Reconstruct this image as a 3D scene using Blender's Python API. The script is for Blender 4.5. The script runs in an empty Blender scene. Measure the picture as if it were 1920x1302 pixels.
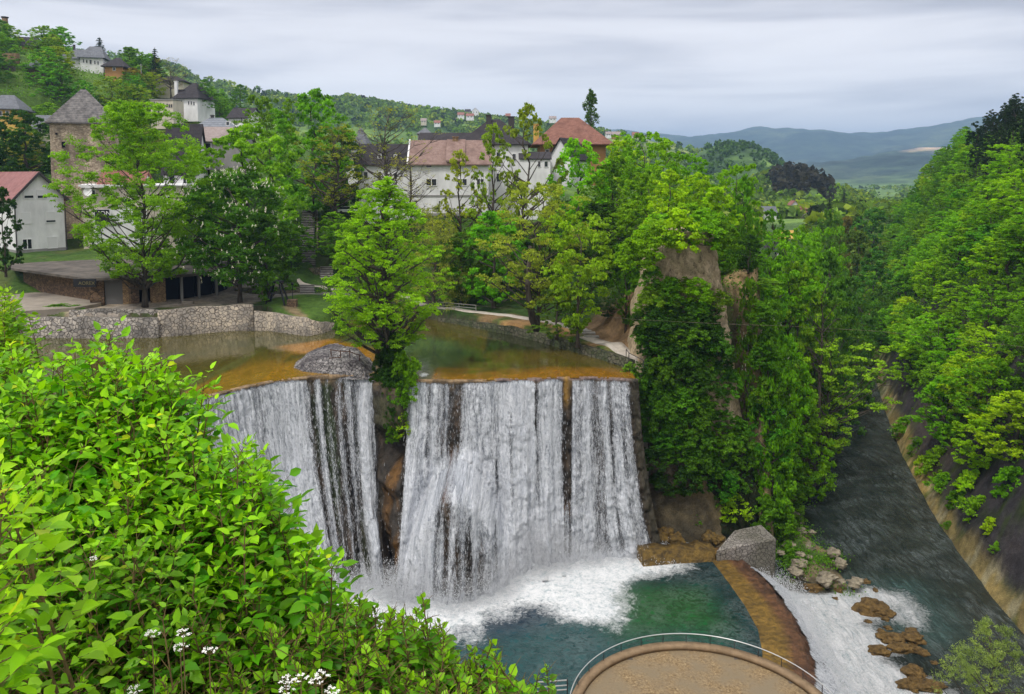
import bpy, math, random
import numpy as np
from mathutils import Vector, Matrix, noise as mnoise
sc = bpy.context.scene
col = sc.collection
rng = np.random.default_rng(7)
random.seed(7)
# ------------------------------------------------------------------ camera
F, CX, CY = 1500.0, 960.0, 461.0          # focal length and optical centre, in photo pixels
PITCH = math.atan((461 - 330) / 1500.0)
CZ = 24.5
cd = bpy.data.cameras.new('camera')
cam = bpy.data.objects.new('camera', cd); col.objects.link(cam)
cam.location = (0, 0, CZ); cam.rotation_euler = (math.radians(90) - PITCH, 0, 0)
cd.sensor_width = 36.0; cd.lens = F / 1920 * 36.0
cd.shift_y = -(651 - 461) / 1920.0
cd.clip_start = 0.1; cd.clip_end = 40000
sc.camera = cam
# ------------------------------------------------------------------ render / exposure
sc.view_settings.view_transform = 'Standard'; sc.view_settings.look = 'None'
sc.view_settings.exposure = 0.66; sc.view_settings.gamma = 1
sc.cycles.max_bounces = 7; sc.cycles.diffuse_bounces = 3; sc.cycles.glossy_bounces = 2
sc.cycles.transmission_bounces = 4; sc.cycles.transparent_max_bounces = 12; sc.cycles.volume_bounces = 0
sc.cycles.caustics_reflective = False; sc.cycles.caustics_refractive = False
# ------------------------------------------------------------------ sky + sun
SUN_EL, SUN_AZ = math.radians(58), math.radians(215)   # azimuth measured clockwise from +Y; soft light from the left behind
w = bpy.data.worlds.new('World'); sc.world = w; w.use_nodes = True
nt = w.node_tree; nt.nodes.clear()
def N(nt, t, **kw):
    n = nt.nodes.new(t)
    for k, v in kw.items():
        setattr(n, k, v)
    return n
def lk(nt, a, b): nt.links.new(a, b)
def val(n, i, v): n.inputs[i].default_value = v
def ramp(nt, stops, fac=None, interp='LINEAR'):
    r = N(nt, 'ShaderNodeValToRGB'); r.color_ramp.interpolation = interp
    e = r.color_ramp.elements
    while len(e) < len(stops): e.new(0.5)
    for i, (p, c) in enumerate(stops):
        e[i].position = p; e[i].color = (*c, 1) if len(c) == 3 else c
    if fac is not None: lk(nt, fac, r.inputs[0])
    return r
def mixc(nt, a, b, fac, blend='MIX'):
    m = N(nt, 'ShaderNodeMix', data_type='RGBA', blend_type=blend)
    for idx, v in ((6, a), (7, b), (0, fac)):
        if isinstance(v, (int, float)): m.inputs[idx].default_value = v
        elif isinstance(v, tuple): m.inputs[idx].default_value = (*v, 1) if len(v) == 3 else v
        else: lk(nt, v, m.inputs[idx])
    return m.outputs[2]
def math_(nt, op, a, b=None, c=None, clamp=False):
    m = N(nt, 'ShaderNodeMath', operation=op, use_clamp=clamp)
    for i, v in enumerate((a, b, c)):
        if v is None: continue
        if isinstance(v, (int, float)): m.inputs[i].default_value = v
        else: lk(nt, v, m.inputs[i])
    return m.outputs[0]
out = N(nt, 'ShaderNodeOutputWorld'); bg = N(nt, 'ShaderNodeBackground'); val(bg, 1, 0.092)
sky = N(nt, 'ShaderNodeTexSky', sky_type='NISHITA'); sky.sun_disc = False
sky.sun_elevation = SUN_EL; sky.sun_rotation = SUN_AZ; sky.altitude = 400; sky.dust_density = 3
tc = N(nt, 'ShaderNodeTexCoord'); sep = N(nt, 'ShaderNodeSeparateXYZ'); lk(nt, tc.outputs['Generated'], sep.inputs[0])
mp = N(nt, 'ShaderNodeMapping'); mp.inputs['Scale'].default_value = (1.3, 1.3, 11.0); lk(nt, tc.outputs['Generated'], mp.inputs[0])
n1 = N(nt, 'ShaderNodeTexNoise'); val(n1, 'Scale', 1.5); val(n1, 'Detail', 7); val(n1, 'Roughness', .5); val(n1, 'Distortion', .4); lk(nt, mp.outputs[0], n1.inputs[0])
cl = ramp(nt, [(0.34, (6.0, 5.75, 5.85)), (0.43, (7.9, 7.6, 7.6)), (0.52, (9.8, 9.4, 9.2)), (0.66, (11.0, 10.6, 10.3))], n1.outputs['Fac'])
# overcast luminance grows towards the zenith
zen = N(nt, 'ShaderNodeMapRange'); val(zen, 1, 0.22); val(zen, 2, 0.9); val(zen, 3, 1.0); val(zen, 4, 1.35); lk(nt, sep.outputs[2], zen.inputs[0])
# brighter band low over the ridges, greyer higher up
low = ramp(nt, [(0.0, (.98, .98, .98)), (0.08, (.98, .98, .98)), (0.13, (.88, .88, .895)), (0.20, (.70, .705, .735)), (0.30, (.74, .74, .76)), (0.5, (.86, .86, .88))], sep.outputs[2])
c = mixc(nt, cl.outputs[0], low.outputs[0], 1.0, 'MULTIPLY')
vm = N(nt, 'ShaderNodeVectorMath', operation='SCALE'); lk(nt, c, vm.inputs[0]); lk(nt, zen.outputs[0], vm.inputs['Scale'])
c = mixc(nt, vm.outputs[0], sky.outputs[0], 0.06)
lk(nt, c, bg.inputs[0]); lk(nt, bg.outputs[0], out.inputs[0])
sd = bpy.data.lights.new('sun', 'SUN'); sd.energy = 1.5; sd.angle = math.radians(11); sd.color = (1.0, .965, .90)
sun = bpy.data.objects.new('sun', sd); col.objects.link(sun)
sdir = Vector((math.sin(SUN_AZ) * math.cos(SUN_EL), math.cos(SUN_AZ) * math.cos(SUN_EL), math.sin(SUN_EL)))
sun.rotation_euler = sdir.to_track_quat('Z', 'Y').to_euler(); sun.location = (-40, -60, 120)

# ------------------------------------------------------------------ pixel <-> place helpers (used once, to measure the place)
sp, cp = math.sin(PITCH), math.cos(PITCH)
def ray(px, py):
    dx, dy = (px - CX) / F, (CY - py) / F
    return dx, cp + sp * dy, -sp + cp * dy
def G(px, py, z):
    a, b, c_ = ray(px, py); t = (z - CZ) / c_
    return a * t, b * t
def at(px, py, Y):
    a, b, c_ = ray(px, py); t = Y / b
    return a * t, Y, CZ + c_ * t
def ZP(py, Y): return at(960, py, Y)[2]
def XP(px, py, Y): return at(px, py, Y)[0]

# ------------------------------------------------------------------ mesh helpers
def tagp(o, label=None, cat=None, group=None, kind=None):
    if label: o['label'] = label
    if cat: o['category'] = cat
    if group: o['group'] = group
    if kind: o['kind'] = kind
    return o
def empty(name, loc, label, cat, group=None, rz=0.0):
    o = bpy.data.objects.new(name, None); col.objects.link(o); o.location = loc; o.rotation_euler = (0, 0, rz)
    o.empty_display_size = 0.2
    return tagp(o, label, cat, group)
def mesh_np(name, V, Fq, mat, smooth=False, attrs=None, uv=None):
    """V Nx3 array; Fq: MxK array, or list of such arrays"""
    me = bpy.data.meshes.new(name)
    V = np.asarray(V, dtype=np.float32)
    if isinstance(Fq, np.ndarray): Fq = [Fq]
    Fq = [np.asarray(f, dtype=np.int32) for f in Fq if len(f)]
    loops = np.concatenate([f.ravel() for f in Fq])
    sizes = np.concatenate([np.full(len(f), f.shape[1], np.int32) for f in Fq])
    starts = np.concatenate([[0], np.cumsum(sizes)[:-1]]).astype(np.int32)
    me.vertices.add(len(V)); me.vertices.foreach_set('co', V.ravel())
    me.loops.add(len(loops)); me.loops.foreach_set('vertex_index', loops)
    me.polygons.add(len(sizes)); me.polygons.foreach_set('loop_start', starts)
    me.update(calc_edges=True)
    if smooth: me.polygons.foreach_set('use_smooth', np.ones(len(sizes), bool))
    for k, a in (attrs or {}).items():
        a = np.asarray(a, np.float32)
        dom = 'POINT' if len(a) == len(V) else 'FACE'
        if a.ndim == 1:
            at_ = me.attributes.new(k, 'FLOAT', dom); at_.data.foreach_set('value', a)
        else:
            at_ = me.attributes.new(k, 'FLOAT_COLOR', dom)
            if a.shape[1] == 3: a = np.concatenate([a, np.ones((len(a), 1), np.float32)], 1)
            at_.data.foreach_set('color', a.ravel())
    if uv is not None:
        u = me.uv_layers.new(name='UVMap'); u.data.foreach_set('uv', np.asarray(uv, np.float32)[loops].ravel())
    if mat: me.materials.append(mat)
    me.validate()
    return me
def ob(name, me, parent=None, loc=None):
    o = bpy.data.objects.new(name, me); col.objects.link(o)
    if parent is not None: o.parent = parent
    if loc is not None: o.location = loc
    return o
class MB:
    def __init__(s): s.v = []; s.f = []
    def add(s, vs, fs):
        b = len(s.v); s.v += [tuple(p) for p in vs]; s.f += [tuple(b + i for i in f) for f in fs]; return s
    def box(s, x0, x1, y0, y1, z0, z1):
        return s.add([(x0,y0,z0),(x1,y0,z0),(x1,y1,z0),(x0,y1,z0),(x0,y0,z1),(x1,y0,z1),(x1,y1,z1),(x0,y1,z1)],
                     [(0,3,2,1),(4,5,6,7),(0,1,5,4),(1,2,6,5),(2,3,7,6),(3,0,4,7)])
    def hexa(s, p):
        return s.add(p, [(0,3,2,1),(4,5,6,7),(0,1,5,4),(1,2,6,5),(2,3,7,6),(3,0,4,7)])
    def beam(s, a, b, w, h=None):
        h = h or w; a, b = Vector(a), Vector(b); d = (b - a).normalized()
        up = Vector((0,0,1)) if abs(d.z) < .95 else Vector((1,0,0))
        r = d.cross(up).normalized() * w / 2; u = r.cross(d).normalized() * h / 2
        return s.hexa([a-r-u, a+r-u, b+r-u, b-r-u, a-r+u, a+r+u, b+r+u, b-r+u])
    def tube(s, pts, rad, n=6, cap=True):
        pts = [Vector(p) for p in pts]
        if not isinstance(rad, (list, tuple)): rad = [rad] * len(pts)
        b = len(s.v); m = len(pts)
        ref = Vector((0.31, .17, .93)).normalized()
        for i, p in enumerate(pts):
            d = (pts[min(i+1, m-1)] - pts[max(i-1, 0)]).normalized()
            if abs(d.dot(ref)) > .98: ref = Vector((1, 0, 0))
            r = d.cross(ref).normalized(); u = d.cross(r)
            for k in range(n):
                a = 2*math.pi*k/n; s.v.append(tuple(p + (r*math.cos(a) + u*math.sin(a)) * rad[i]))
        for i in range(m-1):
            for k in range(n):
                s.f.append((b+i*n+k, b+i*n+(k+1)%n, b+(i+1)*n+(k+1)%n, b+(i+1)*n+k))
        if cap:
            s.f.append(tuple(b+k for k in range(n))[::-1]); s.f.append(tuple(b+(m-1)*n+k for k in range(n)))
        return s
    def build(s, name, mat, parent=None, smooth=False, bevel=0):
        me = bpy.data.meshes.new(name); me.from_pydata(s.v, [], s.f)
        if smooth: me.polygons.foreach_set('use_smooth', [True]*len(s.f))
        me.materials.append(mat); me.update()
        o = ob(name, me, parent)
        if bevel:
            bm_ = o.modifiers.new('b', 'BEVEL'); bm_.width = bevel; bm_.segments = 2; bm_.limit_method = 'ANGLE'
        return o

# ------------------------------------------------------------------ vectorised noise + polygons
_perm = np.random.default_rng(3).random((256, 256)).astype(np.float32)
def vnoise(x, y, sc_=1.0, seed=0):
    x = np.asarray(x, float) * sc_ + seed * 17.3; y = np.asarray(y, float) * sc_ + seed * 9.1
    xi, yi = np.floor(x).astype(int), np.floor(y).astype(int); fx, fy = x - xi, y - yi
    fx = fx*fx*(3-2*fx); fy = fy*fy*(3-2*fy)
    g = lambda i, j: _perm[i & 255, j & 255]
    return (g(xi,yi)*(1-fx)*(1-fy) + g(xi+1,yi)*fx*(1-fy) + g(xi,yi+1)*(1-fx)*fy + g(xi+1,yi+1)*fx*fy) * 2 - 1
def fbm(x, y, sc_=1.0, o=4, seed=0):
    r = 0; a = 1; t = 0
    for i in range(o): r = r + a * vnoise(x, y, sc_ * 2**i, seed + i*3); t += a; a *= .5
    return r / t
def sdpoly(x, y, poly):
    """signed distance, negative inside"""
    x = np.asarray(x, float); y = np.asarray(y, float)
    d = np.full(x.shape, 1e18); inside = np.zeros(x.shape, bool); n = len(poly)
    for i in range(n):
        ax, ay = poly[i]; bx, by = poly[(i+1) % n]
        ex, ey = bx-ax, by-ay; L = ex*ex+ey*ey + 1e-12
        t = np.clip(((x-ax)*ex + (y-ay)*ey) / L, 0, 1)
        d = np.minimum(d, (x-ax-t*ex)**2 + (y-ay-t*ey)**2)
        c_ = ((ay > y) != (by > y)) & (x < (bx-ax)*(y-ay)/((by-ay) + 1e-12) + ax)
        inside ^= c_
    d = np.sqrt(d); return np.where(inside, -d, d)
def sst(a, b, x):
    t = np.clip((np.asarray(x, float)-a)/(b-a), 0, 1); return t*t*(3-2*t)
def dline(x, y, pts):
    x = np.asarray(x, float); y = np.asarray(y, float); d = np.full(x.shape, 1e18)
    for i in range(len(pts)-1):
        ax, ay = pts[i]; bx, by = pts[i+1]; ex, ey = bx-ax, by-ay; L = ex*ex+ey*ey+1e-12
        t = np.clip(((x-ax)*ex + (y-ay)*ey) / L, 0, 1)
        d = np.minimum(d, (x-ax-t*ex)**2 + (y-ay-t*ey)**2)
    return np.sqrt(d)

# ------------------------------------------------------------------ material helpers
def newmat(name, rough=.8, spec=.3):
    m = bpy.data.materials.new(name); m.use_nodes = True; nt = m.node_tree
    b = nt.nodes['Principled BSDF']; val(b, 'Roughness', rough); val(b, 'Specular IOR Level', spec)
    return m, nt, b
def objco(nt, scale=(1,1,1), coord='Object'):
    t = N(nt, 'ShaderNodeTexCoord'); mp = N(nt, 'ShaderNodeMapping'); mp.inputs['Scale'].default_value = scale
    lk(nt, t.outputs[coord], mp.inputs[0]); return mp.outputs[0]
def noise_(nt, vec, scale, detail=4, rough=.55, dist=0):
    n = N(nt, 'ShaderNodeTexNoise'); val(n, 'Scale', scale); val(n, 'Detail', detail); val(n, 'Roughness', rough); val(n, 'Distortion', dist)
    lk(nt, vec, n.inputs[0]); return n.outputs['Fac']
def bump(nt, b, h, strength=.4, dist=.1):
    n = N(nt, 'ShaderNodeBump'); val(n, 'Strength', strength); val(n, 'Distance', dist)
    lk(nt, h, n.inputs['Height']); lk(nt, n.outputs[0], b.inputs['Normal']); return n
def noisy(name, c1, c2, scale=1.0, rough=.85, bs=.4, bd=.1, detail=5, c3=None, stretch=(1,1,1), spec=.25):
    m, nt, b = newmat(name, rough, spec); v = objco(nt, stretch)
    f = noise_(nt, v, scale, detail, .6)
    st = [(.32, c1), (.68, c2)] + ([(.82, c3)] if c3 else [])
    r = ramp(nt, st, f); lk(nt, r.outputs[0], b.inputs['Base Color'])
    if bs: bump(nt, b, noise_(nt, v, scale*3, 4, .6), bs, bd)
    return m
def masonry(name, c1, c2, cm, scale=1.2, flat=(1,1,1), bs=.8, bd=.12, stain=None):
    """rubble stonework: rounded voronoi stones in darker joints"""
    m, nt, b = newmat(name, .9, .2); v = objco(nt, flat)
    nz = N(nt, 'ShaderNodeTexNoise'); val(nz, 'Scale', scale*.8); lk(nt, v, nz.inputs[0])
    vv = N(nt, 'ShaderNodeVectorMath', operation='MULTIPLY_ADD'); lk(nt, nz.outputs['Color'], vv.inputs[0]); vv.inputs[1].default_value = (.35,.35,.35); lk(nt, v, vv.inputs[2])
    e = N(nt, 'ShaderNodeTexVoronoi', feature='DISTANCE_TO_EDGE'); val(e, 'Scale', scale); lk(nt, vv.outputs[0], e.inputs['Vector'])
    cc = N(nt, 'ShaderNodeTexVoronoi', feature='F1'); val(cc, 'Scale', scale); lk(nt, vv.outputs[0], cc.inputs['Vector'])
    sepc = N(nt, 'ShaderNodeSeparateColor'); lk(nt, cc.outputs['Color'], sepc.inputs[0])
    r = ramp(nt, [(.1, c1), (.9, c2)], sepc.outputs[0])
    f2 = noise_(nt, v, scale*4, 4, .65)
    c = mixc(nt, r.outputs[0], (.5,.5,.5), f2, 'OVERLAY')
    if stain:
        f3 = ramp(nt, [(.42, (0,0,0)), (.62, (1,1,1))], noise_(nt, objco(nt, (.35,.35,.2)), .6, 4)).outputs[0]
        c = mixc(nt, c, stain, math_(nt, 'MULTIPLY', f3, .75))
    edge = N(nt, 'ShaderNodeMapRange'); val(edge, 1, .01); val(edge, 2, .075); lk(nt, e.outputs['Distance'], edge.inputs[0])
    c = mixc(nt, cm, c, edge.outputs[0]); lk(nt, c, b.inputs['Base Color'])
    h = math_(nt, 'ADD', edge.outputs[0], math_(nt, 'MULTIPLY', f2, .3)); bump(nt, b, h, bs, bd)
    return m
# ================================================================== TERRAIN
POND_Z, POOL_Z, RIV_Z = 0.0, -21.0, -24.0
lip_px = [(150,860),(250,800),(340,758),(400,741),(460,726),(520,714),(600,706),(660,703),(700,703),(745,714),(785,714),(830,715),(880,715),(930,713),(980,712),(1060,709),(1120,709),(1170,712),(1200,714)]
base_px = [(330,1230),(400,1195),(450,1160),(490,1140),(535,1120),(580,1110),(650,1100),(695,1100),(725,1105),(738,1112),(748,1120),(800,1125),(860,1130),(925,1108),(985,1064),(1055,1050),(1130,1042),(1215,1033),(1250,1030)]
LIP = [G(x, y, POND_Z) for x, y in lip_px]
BASE = [G(x, y, POOL_Z) for x, y in base_px]
pond_poly = [G(*p, 0) for p in [(1185,712),(1178,692),(1120,672),(1040,650),(960,628),(900,617),(830,604),(790,596),(740,592),(690,596),(640,604),(627,618),(577,631),(510,622),(491,617),(400,623),(300,632),(180,632),(40,632),(-60,640)]] + [(-95,100), (-60,66), LIP[0]] + LIP[1:]
lipx = np.array([p[0] for p in LIP]); lipy = np.array([p[1] for p in LIP])
rb = [(2300,1900),(2100,1500),(2000,1302),(1912,1190),(1860,1130),(1800,1048),(1740,960),(1685,850),(1655,770),(1640,720),(1638,690)]
RBANK = [G(x, y, RIV_Z) for x, y in rb] + [(112,252),(131,300),(176,400)]
lb = [(1600,655),(1588,690),(1570,760),(1560,820),(1562,862),(1545,905),(1500,935),(1470,975),(1450,1000),(1400,985),(1330,1010),(1250,1012)]
LBANK = [G(x, y, RIV_Z + (3 if x < 1480 else 0)) for x, y in lb]
far_r = (200, 450); far_l = (150, 395)
# pool + river + rapids floor
GORGE = RBANK + [far_r, far_l] + LBANK + [(16, 99), (10, 101), (-10, 103), (-18, 103), (-28, 101), (-38, 93), (-44, 80), (-42, 66), (-34, 56), (-20, 50), (0, 46), (18, 42), (26, 20), (26, -20), (60, -20)]
islet = [G(*p, -23) for p in [(1245,1020),(1330,1020),(1450,1035),(1455,1088),(1540,1098),(1612,1108),(1604,1052),(1560,1015),(1530,985),(1508,960),(1520,925),(1480,900)]]
TOWN = [(-200,118,4),(-150,122,4),(-110,122,3.2),(-75,128,3.4),(-54,126,3.4),(-43,127,3.6),(-34,124,2.6),(-27,122,2.0),(-30,134,3.2),(-42,138,3.6),(-60,140,3.8),(-20,132,2.1),(-11,138,1.7),(-3,134,1.6),(4,128,1.5),(9,120,1.3),(13,112,1.1),(17,104,1.0),(-2,143,2.2),(-20,143,3.0),
 (-33,146,3.6),(-47,150,7),(-35,158,8.5),(-42,165,13),(-45,178,17),(-20,158,8),(-20,172,14.5),(0,150,6),(0,165,13),(15,150,10),(15,175,15),(-12,180,16),(30,180,15),(22,125,8),(20,115,8),(24,108,10),(30,118,12),(34,110,12),(30,140,13),(36,135,12),(45,150,9),(50,170,6),(45,200,11),(20,215,16),
 (-70,168,8.5),(-100,165,9),(-130,160,9),(-95,185,11),(-120,190,13),(-60,190,14),(-40,215,19),(-10,220,17),(-80,220,20),(-120,230,26),(60,230,3),(70,260,0),(90,320,-4),(110,420,-4),(60,400,3),(0,300,14),(0,400,18),(-60,320,30)]
TOWN = np.array(TOWN, float)
def town_h(x, y):
    num = 0; den = 0
    for tx, ty, tz in TOWN:
        w_ = 1.0 / ((x-tx)**2 + (y-ty)**2 + 4.0)**2.2
        num = num + w_*tz; den = den + w_
    return num/den
def ridge(az, r, pts, R, W0, W1, Yh=None):
    """pts: (px, py) of a crest seen from the terrace; becomes a ridge R metres away"""
    px = np.array([p[0] for p in pts], float); e = []; a_ = []
    for x, y in pts:
        a, b, c_ = ray(x, y); a_.append(math.atan2(a, b)); e.append(c_/math.hypot(a, b))
    h = np.interp(az, a_, e)
    crest = CZ + h*R
    base = -14.0
    k = sst(R-W0, R, r) * (1 - .7*sst(R, R+W1, r))
    return base + (crest-base)*k
R_TOWNHILL = [(-1500,60),(-600,40),(-200,62),(0,98),(60,104),(120,120),(190,128),(230,146),(300,170),(370,205),(450,236),(560,262),(700,285),(850,310),(1000,330),(1200,350),(1300,372),(1400,420),(2600,430)]
R_MID = [(-1500,0),(-200,60),(100,100),(240,124),(330,140),(380,160),(420,163),(500,184),(560,194),(620,196),(650,190),(700,196),(760,207),(850,219),(930,228),(1000,236),(1080,246),(1150,256),(1250,272),(1330,292),(1400,318),(1500,345),(1620,366),(1700,400),(1900,420),(2900,420)]
R_KNOLL = [(-900,420),(1180,420),(1240,330),(1300,292),(1340,276),(1385,273),(1430,284),(1470,312),(1520,352),(1600,385),(1700,420),(2900,420)]
R_PINE = [(-900,430),(1330,430),(1400,352),(1440,336),(1480,330),(1520,334),(1560,352),(1610,372),(1660,392),(1750,430),(2900,430)]
R_FAR = [(-1500,260),(900,262),(1100,250),(1180,247),(1240,250),(1290,253),(1340,245),(1400,243),(1450,243),(1500,246),(1560,250),(1610,252),(1650,251),(1700,243),(1760,235),(1840,226),(1920,220),(2100,205),(2900,200)]
R_FAR2 = [(-900,420),(1340,420),(1440,322),(1480,306),(1520,296),(1560,292),(1600,293),(1650,288),(1700,284),(1740,282),(1820,284),(1950,290),(2900,300)]
def far_h(x, y):
    r = np.hypot(x, y); az = np.arctan2(x, y); h = np.full(np.shape(r), -30.0)
    for pts, R, a, b in ((R_TOWNHILL, 400, 230, 500), (R_PINE, 800, 330, 250), (R_KNOLL, 1150, 420, 400), (R_MID, 1600, 1150, 900), (R_FAR2, 3900, 1700, 1200), (R_FAR, 7500, 3200, 5000)):
        h = np.maximum(h, ridge(az, r, pts, R, a, b))
    n = fbm(x, y, 1/140., 4, 5)
    return h + n * np.clip((r-260)/500, 0, 1) * np.clip(r/260, 3, 16) + fbm(x, y, 1/520., 5, 15)*np.clip((r-2200)/1500, 0, 1)*75
CREST_Y = np.array([-200, 0, 60, 90, 120, 150, 180, 220, 280, 340, 420, 600, 900.]); CREST_Z = np.array([60, 60, 60, 60, 60, 58, 54, 50, 40, 22, 8, -6, -12.])
rbx = np.array([p[0] for p in RBANK]); rby = np.array([p[1] for p in RBANK])
print('rb', list(zip(rbx.round(), rby.round())))
def bankX(y): return np.interp(y, rby, rbx)
def H(x, y, detail=True):
    x = np.asarray(x, float); y = np.asarray(y, float); r = np.hypot(x, y)
    sdg = sdpoly(x, y, GORGE)
    far = far_h(x, y)
    town = town_h(x, y)
    # hill under the viewer
    near = 22.6 - 0.42*np.clip(y-1.2, 0, 9) - 1.02*np.clip(y-10.2, 0, 60) - .30*np.clip(x, 0, 30) + .10*np.clip(-x, 0, 60)
    near = np.where(y < 1.2, 22.6 + .1*(-y), near); near = np.maximum(near, -20 + .4*np.clip(-x-34, 0, 30))
    near = np.where((x < -39) & (y > 50), np.maximum(near, .9*sst(-39, -43, x)-20*(1-sst(-39, -43, x))), near)
    wn = sst(76, 96, y + np.clip(-x-40, 0, 40)*.4)
    wn = np.where(x > -42, sst(92, 97, y), wn)
    base = near*(1-wn) + town*wn
    wf = sst(215, 300, r)
    base = base*(1-wf) + np.maximum(far, base*(1-sst(300, 420, r)) - 14*sst(300, 420, r))*wf
    # right slope
    bankx = bankX(y)
    isr = (x > bankx - 4) & (y < 330)
    d = dline(x, y, RBANK + [far_r])
    cr = np.interp(y, CREST_Y, CREST_Z)
    prof = -24.8 + 1.75*np.clip(d, 0, 8) + 1.85*np.clip(d-8, 0, 20) + .85*np.clip(d-28, 0, 200)
    right = cr - np.log1p(np.exp(np.clip((cr-prof)/5, -20, 20)))*5*(-1) if False else np.minimum(prof, cr + .12*np.clip(d-20, 0, 200))
    right = right + fbm(x, y, 1/18., 3, 9)*np.clip(d-3, 0, 8)*.22 + fbm(x, y, .28, 4, 10)*np.clip(d, 0, 2)*.75
    inr = (x > bankx - 4)
    wr = np.where(inr, 1 - sst(320, 430, y), 0.0)
    base = right*wr + base*(1-wr)
    # gorge floor and its walls
    steep = np.where(y > 150, 1.0, np.where(x > 34, 2.2, 7.0)); steep = np.where(y < 90, 1.3, steep)
    steep = np.where(y > 122, np.interp(y, [122, 150], [3.0, 1.0]), steep)
    wall = -25.6 + steep*np.clip(sdg + .4, 0, 60)
    wall = np.where(inr, 1e6, wall)
    base = np.where(r < 320, np.minimum(base, wall), base)
    base = np.where((sdg < 0) & (r < 420), -25.6 - np.clip(-sdg, 0, 1.4), base)
    # river carried on up the valley
    si = sdpoly(x, y, islet)
    base = np.where(si < 3, np.maximum(base, -24.8 + 2.3*(1-sst(-7, 2, si)) + 0.7*fbm(x, y, .35, 3, 2)), base)
    # pond basin
    sp_ = sdpoly(x, y, pond_poly)
    base = np.where(sp_ < 1.0, np.minimum(base, -1.3 + 3.2*np.clip(sp_+0.2, 0, 3)), base)
    for k_ in range(len(STAIR)-1):
        (ax_, ay_, az_), (bx2, by2, bz2) = STAIR[k_], STAIR[k_+1]
        inn = (y >= ay_) & (y <= by2); tt = np.clip((y-ay_)/(by2-ay_), 0, 1); xc_ = ax_+(bx2-ax_)*tt
        ws = (1-sst(1.6, 3.2, np.abs(x-xc_)))*inn; base = base*(1-ws) + (az_+(bz2-az_)*tt - .55)*ws
    # keep clear of the waterfall face
    front = np.interp(x, lipx, lipy)
    inx = (x > -40) & (x < 17)
    base = np.where(inx & (y < front + 1.0) & (y > 60), np.minimum(base, np.where(y > front-14, -25.6, base)), base)
    if detail: base = base + fbm(x, y, .25, 3, 1)*np.where((sdg > 2) & (sp_ > 2), .22, .03)
    return base
STAIR = [at(575,556,142), at(577,533,146.3), at(600,528,149), at(612,500,154), at(590,498,154.8), at(577,467,159.5), at(575,465,160), at(579,394,176), at(579,392,180)]
def Hs(x, y): return float(H(np.array([x]), np.array([y]))[0])

az = np.radians(np.concatenate([np.linspace(-85, -42, 26)[:-1], np.linspace(-42, 42, 400), np.linspace(42, 85, 26)[1:]]))
rr = np.concatenate([np.linspace(.5, 30, 26)[:-1], np.linspace(30, 60, 26)[:-1], np.arange(60, 190, .75), np.arange(190, 300, 2.0), np.geomspace(300, 14000, 150)])
A, R_ = np.meshgrid(az, rr); X, Y = np.sin(A)*R_, np.cos(A)*R_
back = -6.0                                                   # pull the innermost ring behind the viewer
Y = np.where(R_ < 2, Y + back*(1-(R_-.5)/1.5), Y)
Z = H(X, Y)
na, nr_ = len(az), len(rr)
idx = np.arange(na*nr_).reshape(nr_, na)
quads = np.stack([idx[:-1,:-1], idx[:-1,1:], idx[1:,1:], idx[1:,:-1]], -1).reshape(-1, 4)
xf, yf, zf = X.ravel(), Y.ravel(), Z.ravel(); rf = np.hypot(xf, yf)
# ---- what the ground is made of, per vertex
def C3(*c): return np.array(c, np.float32)
gc = np.tile(C3(.042, .085, .016), (len(xf), 1))
def paint(mask, c):
    global gc
    m_ = np.clip(mask, 0, 1)[:, None]; gc = gc*(1-m_) + C3(*c)*m_
n1_ = fbm(xf, yf, 1/6., 4, 21); n2_ = fbm(xf, yf, 1/45., 4, 22); n3_ = fbm(xf, yf, 1/260., 4, 23)
gy, gx = np.gradient(Z); dr = np.gradient(R_, axis=0); da = R_*np.gradient(A, axis=1)
slope = np.hypot(gy/np.maximum(dr, .1), gx/np.maximum(da, .1)).ravel()
paint(sst(1.2, 2.2, slope)*(rf < 320), (.06, .052, .036))      # bare rock where steep
paint((sst(.0, .35, n1_))*(rf < 200)*.35, (.10, .085, .04))
# far fields and woods
fm = sst(300, 420, rf)
paint(fm, (.11, .19, .045))
paint(fm*sst(.12, .24, n3_ + .35*n2_), (.06, .115, .03))
paint(fm*sst(.22, .34, fbm(xf, yf, 1/190., 4, 31)), (.15, .2, .05))
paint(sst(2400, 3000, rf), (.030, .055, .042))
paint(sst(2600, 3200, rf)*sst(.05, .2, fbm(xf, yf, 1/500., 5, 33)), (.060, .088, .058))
cliffband = sst(2700, 2900, rf)*(1-sst(4000, 4100, rf))*sst(.55*np.ones_like(zf)*0+120, 135, zf)*(1-sst(165, 185, zf))*sst(.05, .2, fbm(xf, yf, 1/160., 3, 41))
paint(cliffband, (.42, .33, .26))
# plaza, lawn, path
plaza = [G(*p, 3.4) for p in [(150,600),(300,578),(475,572),(560,562),(700,562),(700,552),(560,548),(420,545),(250,560),(60,560)]]
paint(1-sst(-.8, .6, sdpoly(xf, yf, plaza)), (.27, .235, .20))
lawn = [G(*p, 2.4) for p in [(476,580),(560,565),(700,565),(760,585),(640,606),(560,600)]]
paint(1-sst(-.6, .6, sdpoly(xf, yf, lawn)), (.085, .16, .022))
dirtl = [G(*p, 2.6) for p in [(530,582),(545,576),(560,582),(575,592),(572,598),(556,592)]]
paint((1-sst(-.5, .6, sdpoly(xf, yf, dirtl)))*.9, (.30, .21, .12))
bankp = [G(*p, 1.4) for p in [(830,600),(860,592),(960,592),(1060,610),(1130,640),(1210,665),(1205,690),(1140,668),(1050,640),(960,615),(880,604)]]
paint((1-sst(-.8, 1.2, sdpoly(xf, yf, bankp)))*sst(-.25, .2, n1_ + .15), (.27, .17, .085))
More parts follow.
